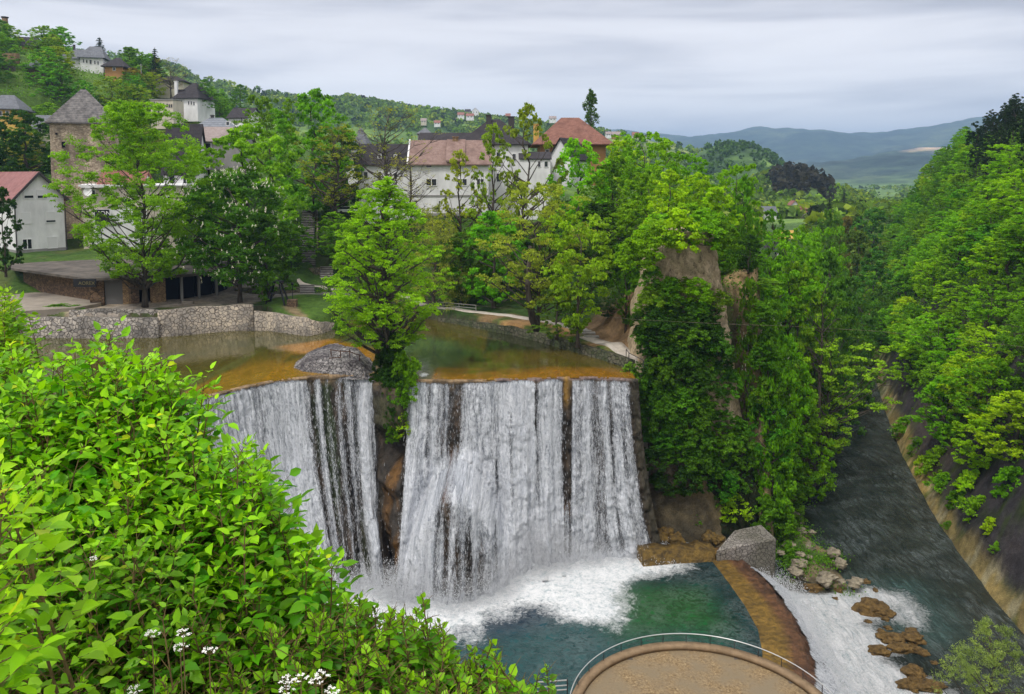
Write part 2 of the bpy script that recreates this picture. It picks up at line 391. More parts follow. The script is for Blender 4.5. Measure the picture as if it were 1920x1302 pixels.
foot = [G(*p, 1.5) for p in [(1090,612),(1120,605),(1210,630),(1215,670),(1150,650)]]
paint((1-sst(-.5, 1.5, sdpoly(xf, yf, foot))), (.19, .125, .07))
# river wall on the right bank: golden band, then dark slab
inr_ = xf > bankX(yf) - 4
dr_ = dline(xf, yf, RBANK)
near_r = inr_ & (yf < 400)
paint(near_r*(1-sst(1.3, 2.4, dr_ + .9*n1_))*1.0, (.25, .19, .075)); paint(near_r*(1-sst(2.6, 3.6, dr_ + .9*n1_))*sst(.05, .25, fbm(xf, yf, .8, 4, 52)), (.30, .26, .15)); paint(near_r*(1-sst(2.6, 3.6, dr_ + .9*n1_))*sst(.1, .3, fbm(xf, yf, .5, 4, 53))*.8, (.07, .10, .02))
paint(near_r*sst(1.4, 2.5, dr_ + .9*n1_)*(1-sst(12, 15, dr_+2*n1_))*(yf < 190), (.048, .042, .044)); paint(near_r*sst(2, 4, dr_)*(yf < 190)*sst(.0, .3, fbm(xf, yf, .55, 4, 57)), (.04, .055, .018))
paint(near_r*sst(13, 16, dr_+2*n1_), (.04, .065, .018))
# gorge floor
sdgf = sdpoly(xf, yf, GORGE)
paint((sdgf < 1.5)*(rf < 330)*(~near_r | (sdgf < 0)), (.07, .06, .04))
paint((1-sst(0, 2.5, sdpoly(xf, yf, islet)))*sst(-.1, .2, n1_), (.22, .17, .10))
paint((1-sst(0, 2.5, sdpoly(xf, yf, islet)))*sst(.05, .3, fbm(xf, yf, .3, 3, 61)), (.05, .09, .02))
gm, gn, gb = newmat('ground_mat', .95, .15)
ca = N(gn, 'ShaderNodeAttribute', attribute_name='gcol'); vco = objco(gn)
f1 = noise_(gn, vco, .9, 6, .65); f2 = noise_(gn, vco, 7, 4, .6)
rmp = ramp(gn, [(.25, (.55,.55,.55)), (.75, (1.45,1.45,1.45))], f1)
c = mixc(gn, ca.outputs['Color'], rmp.outputs[0], 1.0, 'MULTIPLY')
rmp2 = ramp(gn, [(.3, (.7,.7,.7)), (.7, (1.3,1.3,1.3))], f2); c = mixc(gn, c, rmp2.outputs[0], 1.0, 'MULTIPLY')
rmp3 = ramp(gn, [(.38, (.35,.4,.45)), (.5, (1,1,1)), (.60, (1.9,1.7,1.3))], noise_(gn, vco, .008, 12, .78)); c = mixc(gn, c, rmp3.outputs[0], 1.0, 'MULTIPLY')
lk(gn, c, gb.inputs['Base Color']); bump(gn, gb, math_(gn, 'ADD', f1, math_(gn, 'MULTIPLY', f2, .4)), .7, .35)
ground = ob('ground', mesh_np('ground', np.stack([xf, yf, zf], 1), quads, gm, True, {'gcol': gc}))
tagp(ground, 'grassy and rocky valley ground rising to distant hills', kind='structure')

# ================================================================== WATER
def water_mat(name, bump_scale, bump_d, foam_scale=1.4, stretch=(1,1,1), rough=.06, spec=.5, w4=0.0, bstr=.35, film=1.02, ridged=0.0):
    m, nt, b = newmat(name, rough, spec); v = objco(nt, stretch); vp = objco(nt)
    a = N(nt, 'ShaderNodeAttribute', attribute_name='wcol'); fo = N(nt, 'ShaderNodeAttribute', attribute_name='foam')
    n1 = noise_(nt, v, bump_scale, 6, .6, .8); n2 = noise_(nt, vp, foam_scale, 8, .72, 1.2)
    n3 = noise_(nt, vp, foam_scale*4.5, 6, .75, .6)
    mul = ramp(nt, [(.3, (.72,.72,.72)), (.7, (1.28,1.28,1.28))], n1)
    base = mixc(nt, a.outputs['Color'], mul.outputs[0], 1.0, 'MULTIPLY')
    rg0 = math_(nt, 'SUBTRACT', 1.0, math_(nt, 'ABSOLUTE', math_(nt, 'MULTIPLY_ADD', n1, 5.0, -2.6)), clamp=True)
    base = mixc(nt, base, (.20,.235,.235), math_(nt, 'MULTIPLY', math_(nt, 'MULTIPLY', math_(nt, 'POWER', rg0, 3.0), math_(nt, 'MULTIPLY_ADD', noise_(nt, vp, .16, 4, .6, 1.0), 5.0, -2.1, clamp=True)), ridged*.62))  # pale highlights on the wave crests, painted into the water colour
    nn = math_(nt, 'ADD', math_(nt, 'MULTIPLY', n2, .6), math_(nt, 'MULTIPLY', n3, .4))
    th = math_(nt, 'SUBTRACT', math_(nt, 'ADD', nn, math_(nt, 'MULTIPLY', fo.outputs['Fac'], 1.05)), film)
    k = math_(nt, 'MULTIPLY', th, 3.6, clamp=True)
    fc = ramp(nt, [(.38, (.36,.46,.49)), (.46, (.70,.74,.76)), (.54, (.90,.91,.92))], math_(nt, 'ADD', math_(nt, 'MULTIPLY', n3, .4), math_(nt, 'ADD', math_(nt, 'MULTIPLY', n1, .35), math_(nt, 'MULTIPLY', n2, .25))))
    c = mixc(nt, base, fc.outputs[0], k); lk(nt, c, b.inputs['Base Color'])
    rr_ = N(nt, 'ShaderNodeMapRange'); val(rr_, 3, rough); val(rr_, 4, .75); lk(nt, k, rr_.inputs[0]); lk(nt, rr_.outputs[0], b.inputs['Roughness'])
    rg1 = math_(nt, 'SUBTRACT', 1.0, math_(nt, 'ABSOLUTE', math_(nt, 'MULTIPLY_ADD', n1, 4.0, -2.0)), clamp=True)
    n1b = math_(nt, 'ADD', math_(nt, 'MULTIPLY', n1, 1.0-ridged), math_(nt, 'MULTIPLY', math_(nt, 'POWER', rg1, 2.0), ridged*.8))
    h = math_(nt, 'ADD', n1b, math_(nt, 'MULTIPLY', math_(nt, 'MULTIPLY', k, n3), 1.2)); bump(nt, b, h, bstr, bump_d)
    val(b, 'IOR', 1.33)
    return m
def grid(x0, x1, y0, y1, s):
    xs = np.arange(x0, x1+s, s); ys = np.arange(y0, y1+s, s)
    X, Y = np.meshgrid(xs, ys); n, m_ = Y.shape; i = np.arange(n*m_).reshape(n, m_)
    q = np.stack([i[:-1,:-1], i[:-1,1:], i[1:,1:], i[1:,:-1]], -1).reshape(-1, 4)
    return X.ravel(), Y.ravel(), q
# ---- upper pond, ends on the lip
us = np.arange(-92, 15.2, .5); vs = np.concatenate([np.arange(0, 12, .35), np.arange(12, 56, .8)])
U, V_ = np.meshgrid(us, vs); ly = np.interp(U, lipx, lipy); ly = np.where(U < lipx[0], 70, ly)
PX, PY = U.ravel(), (ly + V_).ravel(); i = np.arange(U.size).reshape(U.shape)
q = np.stack([i[:-1,:-1], i[:-1,1:], i[1:,1:], i[1:,:-1]], -1).reshape(-1, 4)
bed = fbm(PX, PY, 1/9., 4, 71); bed2 = fbm(PX, PY*1.6, 1/3.5, 4, 72)
wc = np.tile(C3(.072, .062, .012), (len(PX), 1))
def wpaint(m_, c):
    global wc
    m_ = np.clip(m_, 0, 1)[:, None]; wc = wc*(1-m_) + C3(*c)*m_
dl = V_.ravel()
wpaint(sst(.0, .4, bed)*.8, (.045, .05, .014))
shal = 1-sst(5, 15, dl + 5*bed)
wpaint(shal*(PX < -14), (.23, .125, .012))
wpaint((PX < -30)*(1-sst(4, 26, dl + 6*bed)), (.20, .12, .014))
wpaint((PX < -35)*sst(13, 17, dl + 2*bed)*(1-sst(24, 30, dl)), (.085, .085, .02))
# amber shelf behind the rock island and the shallow sill running to the tree
wpaint(1-sst(-1.0, 1.0, sdpoly(PX, PY, [G(*p, 0) for p in [(520,650),(620,636),(720,655),(720,690),(690,685),(640,655),(560,665)]])), (.26, .115, .008))
grn = [G(*p, 0) for p in [(640,640),(740,620),(860,640),(900,665),(840,690),(790,700),(725,690),(720,660)]]
wpaint((1-sst(-3, 2.5, sdpoly(PX, PY, grn))), (.05, .085, .03))
wpaint((PX > -10)*(1-sst(2.0, 7, dl + 3*bed2)), (.22, .105, .012))
wpaint((PX > -4)*sst(5, 10, dl + 3*bed)*(1-sst(13, 22, dl)), (.085, .065, .012))
wpaint((PX > -4)*sst(12, 18, dl + 3*bed), (.028, .032, .014))
wpaint((1-sst(-1, .8, sdpoly(PX, PY, [G(*p, 0) for p in [(865,672),(885,668),(920,674),(915,680),(880,678)]]))), (.03, .02, .008))
foam = np.zeros(len(PX)) + .10*sst(.1, .5, bed2)
foam += .55*(1-sst(0, 1.6, dl))*(PX > -12)*0.3
foam += .75*np.exp(-((PX-G(793,705,0)[0])**2/1.2 + (PY-G(793,703,0)[1])**2/4.0))  # white reflection spot beside the tree, painted in through the foam amount
m_pond = water_mat('pond_water', 1.1, .06, 1.5, (1, .45, 1), .05, .9, bstr=.25)
pond = ob('pond_water', mesh_np('pond_water', np.stack([PX, PY, np.zeros_like(PX)], 1), q, m_pond, True, {'wcol': wc, 'foam': foam}))
tagp(pond, 'shallow amber and green pond water above the falls', kind='structure')
# ---- lower pool
DAM_IN = [G(*p, POOL_Z) for p in [(1318,1035),(1335,1053),(1365,1092),(1395,1135),(1420,1180),(1428,1220),(1430,1262),(1425,1302),(1410,1380)]]
DAM_CR = [G(*p, POOL_Z-.2) for p in [(1352,1030),(1372,1050),(1412,1085),(1448,1122),(1480,1165),(1500,1205),(1508,1245),(1500,1302),(1490,1380)]]
DAM_FT = [G(*p, RIV_Z) for p in [(1368,1040),(1420,1068),(1475,1105),(1500,1150),(1530,1205),(1555,1250),(1575,1302),(1590,1350),(1600,1450)]]
pool_poly = [((a[0]+b[0])/2, (a[1]+b[1])/2) for a, b in zip(DAM_IN, DAM_CR)] + [(20, 44), (-40, 50), (-46, 80)] + [(b[0], b[1]+3.5) for b in BASE]
gx_, gy_, q = grid(-46, 34, 44, 101, .4)
sdp = sdpoly(gx_, gy_, pool_poly); keep = (sdp[q] < .4).all(1); q = q[keep]
dB = dline(gx_, gy_, BASE); pn = fbm(gx_, gy_, 1/6., 4, 81)
wc = np.tile(C3(.011, .056, .058), (len(gx_), 1))
px_g = [G(*p, POOL_Z) for p in [(1120,1110),(1240,1080),(1340,1090),(1400,1150),(1400,1190),(1300,1190),(1180,1190)]]
wpaint(1-sst(-4, 5, sdpoly(gx_, gy_, px_g)+1.5*pn), (.012, .075, .018))
wpaint(sst(.1, .5, pn)*.6*(gx_ < 8), (.02, .065, .065))
dk = [G(*p, POOL_Z) for p in [(1150,1068),(1240,1058),(1330,1056),(1380,1110),(1425,1190),(1428,1240),(1400,1170),(1330,1090),(1230,1085)]]
wpaint((1-sst(-1, 4.0, sdpoly(gx_, gy_, dk)+1.2*pn))*.85, (.004, .022, .03))
wpaint((1-sst(-1, 3.5, sdpoly(gx_, gy_, [G(*p, POOL_Z) for p in [(880,1150),(1000,1125),(1040,1150),(960,1175),(860,1185)]]))), (.006, .024, .045))
foam_poly = [G(*p, POOL_Z) for p in [(560,1140),(700,1150),(800,1180),(880,1170),(930,1135),(1010,1120),(1060,1140),(1120,1148),(1130,1110),(1120,1080),(1190,1062),(1250,1052),(1250,1010),(500,1010)]]
sdF = sdpoly(gx_, gy_, foam_poly)
foam = (1-sst(-6.0, 6.5, sdF + 2.4*pn))*.96 + .20*(1-sst(2, 14, sdF)) + .11 + .10*sst(-.1, .5, fbm(gx_, gy_, .25, 3, 83))
foam = np.clip(foam, 0, 1)
m_pool = water_mat('pool_water', 1.5, .35, 1.0, (1, 1, 1), .10, .4, bstr=.7, ridged=.5)
zz = np.where(sdF < 1, .35*np.clip(1-sdF, 0, 4)/4*(.5+.5*fbm(gx_, gy_, .7, 3, 84)), 0)
pool = ob('plunge_pool_water', mesh_np('plunge_pool', np.stack([gx_, gy_, POOL_Z+zz], 1), q, m_pool, True, {'wcol': wc, 'foam': foam}))
tagp(pool, 'emerald and teal plunge pool water below the falls', kind='structure')
# ---- river
gx_, gy_, q = grid(18, 150, 36, 300, .7)
sdr = sdpoly(gx_, gy_, GORGE); sdpl = sdpoly(gx_, gy_, pool_poly)
keep = ((sdr[q] < 3).all(1)) & ((sdpl[q] > -1.0).any(1)); q = q[keep]
rn = fbm(gx_, gy_, 1/8., 4, 91)
wc = np.tile(C3(.022, .033, .030), (len(gx_), 1))
wpaint(sst(.05, .5, rn)*.5, (.04, .055, .045))
rap = [G(*p, RIV_Z) for p in [(1370,1048),(1440,1085),(1500,1108),(1560,1102),(1625,1118),(1650,1145),(1610,1170),(1680,1210),(1640,1235),(1700,1262),(1780,1290),(1860,1400),(1500,1500),(1540,1302),(1500,1180)]]
sdR = sdpoly(gx_, gy_, rap)
plume = [G(*p, RIV_Z) for p in [(1600,1112),(1700,1105),(1745,1150),(1750,1190),(1700,1180),(1660,1130)]]
sdP2 = sdpoly(gx_, gy_, plume)
foam = (1-sst(-4.5, 2.6, sdR + 1.5*rn))*.93 + (1-sst(-4.0, 2.6, sdP2 + 1.2*rn))*.48 + .16*(1-sst(0, 9, sdR))
foam += .35*np.exp(-((gx_-G(1620,1115,-24)[0])**2 + (gy_-G(1620,1115,-24)[1])**2)/5)
wpaint((1-sst(-2, 6, sdP2))*.7, (.07, .14, .13))
wpaint((1-sst(-1, 2.0, sdpoly(gx_, gy_, [G(*p, RIV_Z) for p in [(1440,1088),(1540,1100),(1590,1112),(1540,1125),(1480,1112)]])))*.8, (.10, .085, .05))
foam -= .5*(1-sst(-1, 1.5, sdpoly(gx_, gy_, [G(*p, RIV_Z) for p in [(1450,1085),(1540,1098),(1590,1108),(1540,1116),(1480,1104)]])))
foam = np.clip(foam + .07 + .06*rn, 0, 1)
zz = np.where(sdR < 0, .45*np.clip(-sdR, 0, 3)/3*fbm(gx_, gy_, .5, 4, 94), .06*fbm(gx_, gy_, .4, 3, 95))
m_riv = water_mat('river_water', 1.5, .42, .9, (1.0, .24, 1), .12, .6, bstr=1.0, film=.84, ridged=.9)
river = ob('river_water', mesh_np('river', np.stack([gx_, gy_, RIV_Z+zz], 1), q, m_riv, True, {'wcol': wc, 'foam': foam}))
tagp(river, 'dark rippled river water with white rapids', kind='structure')
# ================================================================== THE FALLS
tp = np.array([p[0] for p in lip_px], float)
nU, nV = 560, 120
su = np.linspace(150, 1200, nU)
Tx = np.interp(su, tp, [p[0] for p in LIP]); Ty = np.interp(su, tp, [p[1] for p in LIP])
Bx = np.interp(su, tp, [p[0] for p in BASE]); By = np.interp(su, tp, [p[1] for p in BASE])
def smooth1(a, k=9):
    p = np.pad(a, k, mode='edge'); return np.convolve(p, np.ones(2*k+1)/(2*k+1), 'valid')
Tx, Ty, Bx, By = smooth1(Tx, 6), smooth1(Ty, 6), smooth1(Bx), smooth1(By)
tx, ty = np.gradient(Tx), np.gradient(Ty); L_ = np.hypot(tx, ty); nx_, ny_ = ty/L_, -tx/L_
ULEN = np.concatenate([[0], np.cumsum(np.hypot(np.diff(Tx), np.diff(Ty)))])
sv = np.linspace(0, 1, nV)
S, Vv = np.meshgrid(su, sv)
def bmp(s, c, w_): return np.exp(-((s-c)/w_)**2)
Mw = sst(782, 822, S)*(1-sst(925, 965, S)); vc = .40 + .22*((S-868)/62)**2
Ml = sst(628, 668, S)*(1-sst(722, 745, S)); vl = .70 + .25*((S-690)/38)**2
fd = .35*Vv + .65*Vv**2.2
fm_ = .12*np.clip(Vv/vc, 0, 1) + .60*sst(vc-.05, vc+.13, Vv) + .28*np.clip((Vv-vc)/(1-vc+1e-6), 0, 1)
fl_ = .50*np.clip(Vv/vl, 0, 1)**1.4 + .30*sst(vl-.04, vl+.10, Vv) + .20*np.clip((Vv-vl)/np.maximum(1-vl, .05), 0, 1)
fr = fd*(1-Mw)*(1-Ml) + fm_*Mw + fl_*Ml
UU = np.tile(ULEN, (nV, 1)); ZV = -21.3*Vv
rockn = .9*fbm(UU, ZV*.35, .45, 4, 101) + .45*fbm(UU, ZV, 1.1, 3, 102) + .5*np.abs(fbm(UU, ZV*.7, 1.6, 4, 107))
pil = sst(698, 722, S)*(1-sst(752, 772, S))             # the rock rib between the two falls
pilb = pil*(1.9*(1-sst(.22, .34, Vv)) - 1.2*bmp(Vv, .38, .09) + 1.5*bmp(Vv, .52, .07) + .9*bmp(Vv, .74, .10))
def face(f, off, z):
    x = Tx + (Bx-Tx)*f + nx_*off; y = Ty + (By-Ty)*f + ny_*off
    return x, y, z
rx, ry, rz = face(fr, -.25 + rockn*(.35+.65*Vv) + pilb, ZV - .12 + .0*S)
# crest rows
crn = .16*fbm(su, su*0, .05, 3, 103) + .12*fbm(su, su*0, .25, 3, 104)
rows = []
for o_, z_ in ((-2.6, -.5), (-.9, -.06), (-.55, .05), (-.05, .06), (.22, -.06)):
    rows.append(np.stack([Tx+nx_*(o_+2*crn*(o_>-1)), Ty+ny_*(o_+2*crn*(o_>-1)), z_+crn*(z_>-.3)], -1))
rock = np.concatenate([np.stack(rows, 0), np.stack([rx, ry, rz], -1)[2:]], 0)
ext = np.stack([Bx+nx_*.5, By+ny_*.5, np.full(nU, -24.5)], -1)[None]; rock = np.concatenate([rock, ext], 0)
n_, m_ = rock.shape[:2]; i = np.arange(n_*m_).reshape(n_, m_)
q = np.stack([i[:-1,:-1], i[1:,:-1], i[1:,1:], i[:-1,1:]], -1).reshape(-1, 4)
SS = np.tile(su, (n_, 1)); VV = np.concatenate([np.zeros(5), sv[2:], [1.05]])[:, None]*np.ones(m_)
rc = np.tile(C3(.040, .034, .028), (n_, m_, 1))
def rp(mk, c):
    global rc
    mk = np.clip(mk, 0, 1)[..., None]; rc = rc*(1-mk) + C3(*c)*mk
qn = fbm(SS*.06, VV*6, 1.0, 4, 111)
rp(sst(.0, .35, qn)*.8, (.09, .065, .045))
rp(bmp(SS, 620, 50)*sst(-.1, .25, fbm(SS*.05, VV*5, 1, 3, 112))*(VV > .03), (.035, .055, .02))
rp((VV < .012), (.30, .215, .125)); rp((VV < .012)*sst(0, .3, fbm(SS*.08, VV*40, 1, 3, 113)), (.16, .11, .06))
rp((VV < .012)*(SS > 930), (.20, .15, .14))
rp((VV >= .012)*(VV < .06)*(1-sst(.02, .06, VV))*.8, (.13, .10, .06))
rp(bmp(SS, 742, 26)*sst(.38, .46, VV)*(1-sst(.85, .95, VV))*sst(-.2, .2, qn+.1), (.12,.062,.016))
rp(bmp(SS, 742, 26)*sst(.05, .1, VV)*(1-sst(.30, .38, VV)), (.05, .05, .02))
rp(bmp(SS, 848, 9)*bmp(VV, .46, .05)*1.3, (.24,.09,.03))
rp(bmp(SS, 1062, 6)*(1-sst(.10, .2, VV)), (.33, .20, .05)); rp(bmp(SS, 1062, 8)*bmp(VV, .74, .05), (.28, .16, .08))
rp(sst(1172, 1190, SS), (.05, .045, .03))
rm, rn_, rbs = newmat('wet_rock', .5, .4)
ca = N(rn_, 'ShaderNodeAttribute', attribute_name='gcol'); v = objco(rn_, (1, 1, .45)); f1 = noise_(rn_, v, 1.6, 8, .68)
rmp = ramp(rn_, [(.3, (.35,.35,.35)), (.7, (1.7,1.6,1.5))], f1)
lk(rn_, mixc(rn_, ca.outputs['Color'], rmp.outputs[0], 1.0, 'MULTIPLY'), rbs.inputs['Base Color']); bump(rn_, rbs, f1, .9, .6)
cliff = ob('travertine_cliff', mesh_np('cliff', rock.reshape(-1, 3), q, rm, True, {'gcol': rc.reshape(-1, 3)}))
tagp(cliff, 'dark wet travertine cliff behind the falling water', kind='structure')

# ---- the falling water: sheets, and beaded strands in front of them
ds = [(150,.7),(330,.75),(400,.85),(450,.95),(480,.80),(500,.95),(545,.98),(566,.85),(582,.50),(594,.85),(603,.40),(612,.68),(622,.35),(634,.75),(642,.50),(655,.78),(664,.62),(678,.92),(698,.90),(708,.55),(715,0),(760,0),(767,.75),(776,.95),(792,.98),(806,.70),(815,.92),(826,.65),(838,.75),(848,.40),(862,.45),(874,.85),(900,.88),(930,.95),(975,1.0),(1000,.95),(1006,.62),(1012,.98),(1046,.95),(1055,.60),(1060,.04),(1069,.06),(1074,.85),(1090,.80),(1100,.98),(1110,.75),(1116,.60),(1126,.75),(1136,.92),(1143,.62),(1150,.90),(1160,.85),(1172,.80),(1180,.62),(1187,.30),(1192,0)]
D0 = np.interp(S, [a for a, b in ds], [b for a, b in ds])
D = D0.copy()
low = sst(.35, .6, Vv)
D = D - .14*bmp(S, 650, 45)*sst(.3, .9, Vv) + .05*low
mg = sst(838, 852, S)*(1-sst(918, 932, S))*sst(vc+.02, vc+.35, Vv)
D = D*(1-mg) + (.64 + .12*np.sin(S*.35))*mg
D = D + .35*Mw*bmp(Vv, vc+.03, .07)
D = np.where((S > 800) & (S < 838), D + .2*low, D)
D = D - .45*bmp(S, 926 + 8*Vv, 3.5)*sst(.38, .5, Vv)*(1-sst(.86, .95, Vv))
D = D - .28*bmp(S, 955 + 4*Vv, 3.5)*sst(.1, .2, Vv)*(1-sst(.6, .8, Vv)) - .35*bmp(S, 1002, 2.4)*(1-sst(.25, .32, Vv))
D = D + .55*bmp(S, 1010, 45)*sst(.62, .80, Vv)
D = D + .75*sst(.93, 1.0, Vv)*(S > 560)*(1-pil*.5)*(1-sst(1120, 1180, S)*.4)
D = D - .14*sst(1076, 1180, S)*sst(.05, .3, Vv)*(np.sin(S*.33) > .2)
D = D + .6*bmp(S, 1064, 6)*sst(.45, .75, Vv)
D = np.clip(D, 0, 1.08)
D[:, su > 1191] = 0
def water_sheet_mat(name, seed, soft, tone):
    m = bpy.data.materials.new(name); m.use_nodes = True; nt = m.node_tree; b = nt.nodes['Principled BSDF']; o = nt.nodes['Material Output']
    uv = N(nt, 'ShaderNodeUVMap'); 
    wmap = N(nt, 'ShaderNodeMapping'); wmap.inputs['Scale'].default_value = (.55, .16, 1); wmap.inputs['Location'].default_value = (seed*2.1, seed, 0); lk(nt, uv.outputs[0], wmap.inputs[0])
    wn_ = N(nt, 'ShaderNodeTexNoise'); val(wn_, 'Scale', 1.0); val(wn_, 'Detail', 3); lk(nt, wmap.outputs[0], wn_.inputs[0])
    wv_ = N(nt, 'ShaderNodeVectorMath', operation='MULTIPLY_ADD'); lk(nt, wn_.outputs['Color'], wv_.inputs[0]); wv_.inputs[1].default_value = (1.5, .6, 0); lk(nt, uv.outputs[0], wv_.inputs[2])
    def nn(su_, sv_, sc_, det, ro, off=0):
        mp = N(nt, 'ShaderNodeMapping'); mp.inputs['Scale'].default_value = (su_, sv_, 1); mp.inputs['Location'].default_value = (seed*3.7+off, seed*1.3, seed)
        lk(nt, wv_.outputs[0], mp.inputs[0]); return noise_(nt, mp.outputs[0], sc_, det, ro, .25)
    a = nn(1.0, .045, 1.3, 3, .5); b2 = nn(1, .10, 4.5, 4, .6, 3); c2 = nn(1, .42, 7.5, 5, .75, 7); d2 = nn(1, .6, 2.2, 4, .7, 11)
    n = math_(nt, 'ADD', math_(nt, 'MULTIPLY', a, .34), math_(nt, 'MULTIPLY', b2, .30))
    n = math_(nt, 'ADD', n, math_(nt, 'MULTIPLY', c2, .26)); n = math_(nt, 'ADD', n, math_(nt, 'MULTIPLY', d2, .10))
    de = N(nt, 'ShaderNodeAttribute', attribute_name='dens')
    # stretch contrast of the summed noise, then threshold with the local amount of water
    k = math_(nt, 'MULTIPLY_ADD', n, 3.3, -1.15)
    al = math_(nt, 'ADD', k, math_(nt, 'MULTIPLY_ADD', de.outputs['Fac'], 1.75, -1.42))
    al = math_(nt, 'MULTIPLY', al, soft, clamp=True)
    al = math_(nt, 'MULTIPLY', al, math_(nt, 'MULTIPLY', de.outputs['Fac'], 9, clamp=True))
    shade = ramp(nt, [(.38, tone[0]), (.60, tone[1])], math_(nt, 'ADD', math_(nt, 'MULTIPLY', b2, .4), math_(nt, 'MULTIPLY', c2, .6)))
    lk(nt, shade.outputs[0], b.inputs['Base Color']); val(b, 'Roughness', .35); val(b, 'Specular IOR Level', .4)
    bump(nt, b, math_(nt, 'ADD', b2, c2), .9, .25)
    tr = N(nt, 'ShaderNodeBsdfTransparent'); mx = N(nt, 'ShaderNodeMixShader')
    lk(nt, al, mx.inputs[0]); lk(nt, tr.outputs[0], mx.inputs[1]); lk(nt, b.outputs[0], mx.inputs[2]); lk(nt, mx.outputs[0], o.inputs[0])
    return m
def sheet(name, mat, k, seed, dmul, mask):
    fold = .55*fbm(UU, ZV*.05, 1.1, 3, seed) + .26*fbm(UU, ZV*.04, 3.3, 2, seed+1)
    shoot = (.30 + .85*k)*np.sqrt(Vv)*(1-.55*np.maximum(Mw*(Vv > vc), Ml*(Vv > vl)))
    f = np.maximum(fr, 0)
    x, y, z = face(f, .10 + shoot + fold*(.2+Vv) + np.maximum(rockn, 0)*(.35+.65*Vv), ZV)
    z = z + .14 - .10*k
    # rows that run back over the lip
    back = np.stack([Tx+nx_*(-.45), Ty+ny_*(-.45), np.full(nU, .05)], -1)[None]
    P = np.concatenate([back, np.stack([x, y, z], -1)], 0)
    D_ = np.concatenate([D[:1]*.0, D], 0)*dmul; D_[1] *= .35; D_[2] *= .6; D_[3] *= .85
    uvU = np.concatenate([UU[:1], UU], 0); uvV = np.concatenate([UU[:1]*0 - .4, -ZV], 0)
    n_, m_ = P.shape[:2]; i = np.arange(n_*m_).reshape(n_, m_)
    mk = (su >= mask[0]) & (su <= mask[1])
    qq = np.stack([i[:-1,:-1], i[1:,:-1], i[1:,1:], i[:-1,1:]], -1)[:, mk[:-1] & mk[1:]]
    # drop cells with no water at all
    dq = D_.ravel()[qq].max(-1) > .02
    qq = qq[dq].reshape(-1, 4)
    me = mesh_np(name, P.reshape(-1, 3), qq, mat, True, {'dens': D_.ravel()}, uv=np.stack([uvU.ravel(), uvV.ravel()], 1))
    return me
wm1 = water_sheet_mat('falling_water_back', 1, 1.5, ((.20,.22,.26), (.56,.59,.64)))
wm2 = water_sheet_mat('falling_water_front', 5, 1.9, ((.33,.36,.41), (.74,.76,.80)))
for nm, lab, rg in (('left_waterfall', 'broad white waterfall left of the leaning tree, half behind the bush', (150, 722)), ('right_waterfall', 'wide white waterfall right of the leaning tree, over a rounded mound', (758, 1200))):
    r = empty('waterfall', (0, 0, 0), lab, 'waterfall')
    ob('water_curtain', sheet('water_back', wm1, .0, 120, .97, rg), r)
    ob('water_curtain', sheet('water_front', wm2, .9, 130, .90, rg), r)
# ---- spray: drops thrown up where the water lands, and beads falling in front of the sheets
def drops(name, P, s, mat, stretch=1.0, seed=0):
    r_ = np.random.default_rng(seed); n = len(P)
    T = np.array([[1,0,-.5],[-.5,.87,-.5],[-.5,-.87,-.5],[0,0,1.2]])
    a = r_.random(n)*6.28; ca_, sa = np.cos(a), np.sin(a)
    base = T[None]*s[:, None, None]; base[..., 2] *= stretch
    x = base[...,0]*ca_[:,None] - base[...,1]*sa[:,None]; y = base[...,0]*sa[:,None] + base[...,1]*ca_[:,None]
    V = np.stack([x, y, base[...,2]], -1) + P[:, None, :]
    f = np.array([[0,1,3],[1,2,3],[2,0,3],[0,2,1]])
    Fq = (f[None] + 4*np.arange(n)[:, None, None]).reshape(-1, 3)
    return mesh_np(name, V.reshape(-1, 3), Fq, mat)
fmw, _, fb = newmat('spray_white', .6, .3); fb.inputs['Base Color'].default_value = (.72, .74, .77, 1)
r_ = np.random.default_rng(12)
ns = 26000; s_ = r_.uniform(560, 1215, ns); bx = np.interp(s_, su, Bx); by = np.interp(s_, su, By)
hgt = np.abs(r_.normal(0, 1, ns))*np.interp(s_, [560,650,735,800,860,930,1010,1060,1120,1200], [1.0,.9,1.4,1.8,1.1,1.6,2.6,1.6,.8,.3])
o_ = r_.normal(1.0, 1.6, ns)
P = np.stack([bx + r_.normal(0, .6, ns), by - o_, POOL_Z + .1 + hgt], 1)
spray = ob('spray', drops('spray', P, r_.uniform(.02, .055, ns), fmw, 1.4, 1))
tagp(spray, 'white spray drops thrown up where the falls land', kind='stuff')
nb = 30000; s_ = r_.uniform(330, 1185, nb); v_ = r_.beta(1.6, 1.1, nb)
ii = np.clip(np.searchsorted(su, s_), 0, nU-1); jj = np.clip((v_*(nV-1)).astype(int), 0, nV-1)
kp = r_.random(nb) < np.clip(D[jj, ii], 0, 1)*.8; ii, jj, v_ = ii[kp], jj[kp], v_[kp]
f_ = fr[jj, ii]; off = .5 + 1.5*np.sqrt(v_) + r_.normal(0, .35, len(ii)) + np.maximum(rockn[jj, ii], 0)
P = np.stack([Tx[ii]+(Bx[ii]-Tx[ii])*f_ + nx_[ii]*off + r_.normal(0, .1, len(ii)), Ty[ii]+(By[ii]-Ty[ii])*f_ + ny_[ii]*off, -21.3*v_ - .1], 1)
beads = ob('falling_drops', drops('falling_drops', P, r_.uniform(.012, .028, len(ii)), fmw, 9.0, 2))
tagp(beads, 'loose beads of water falling in front of the waterfall curtains', kind='stuff')

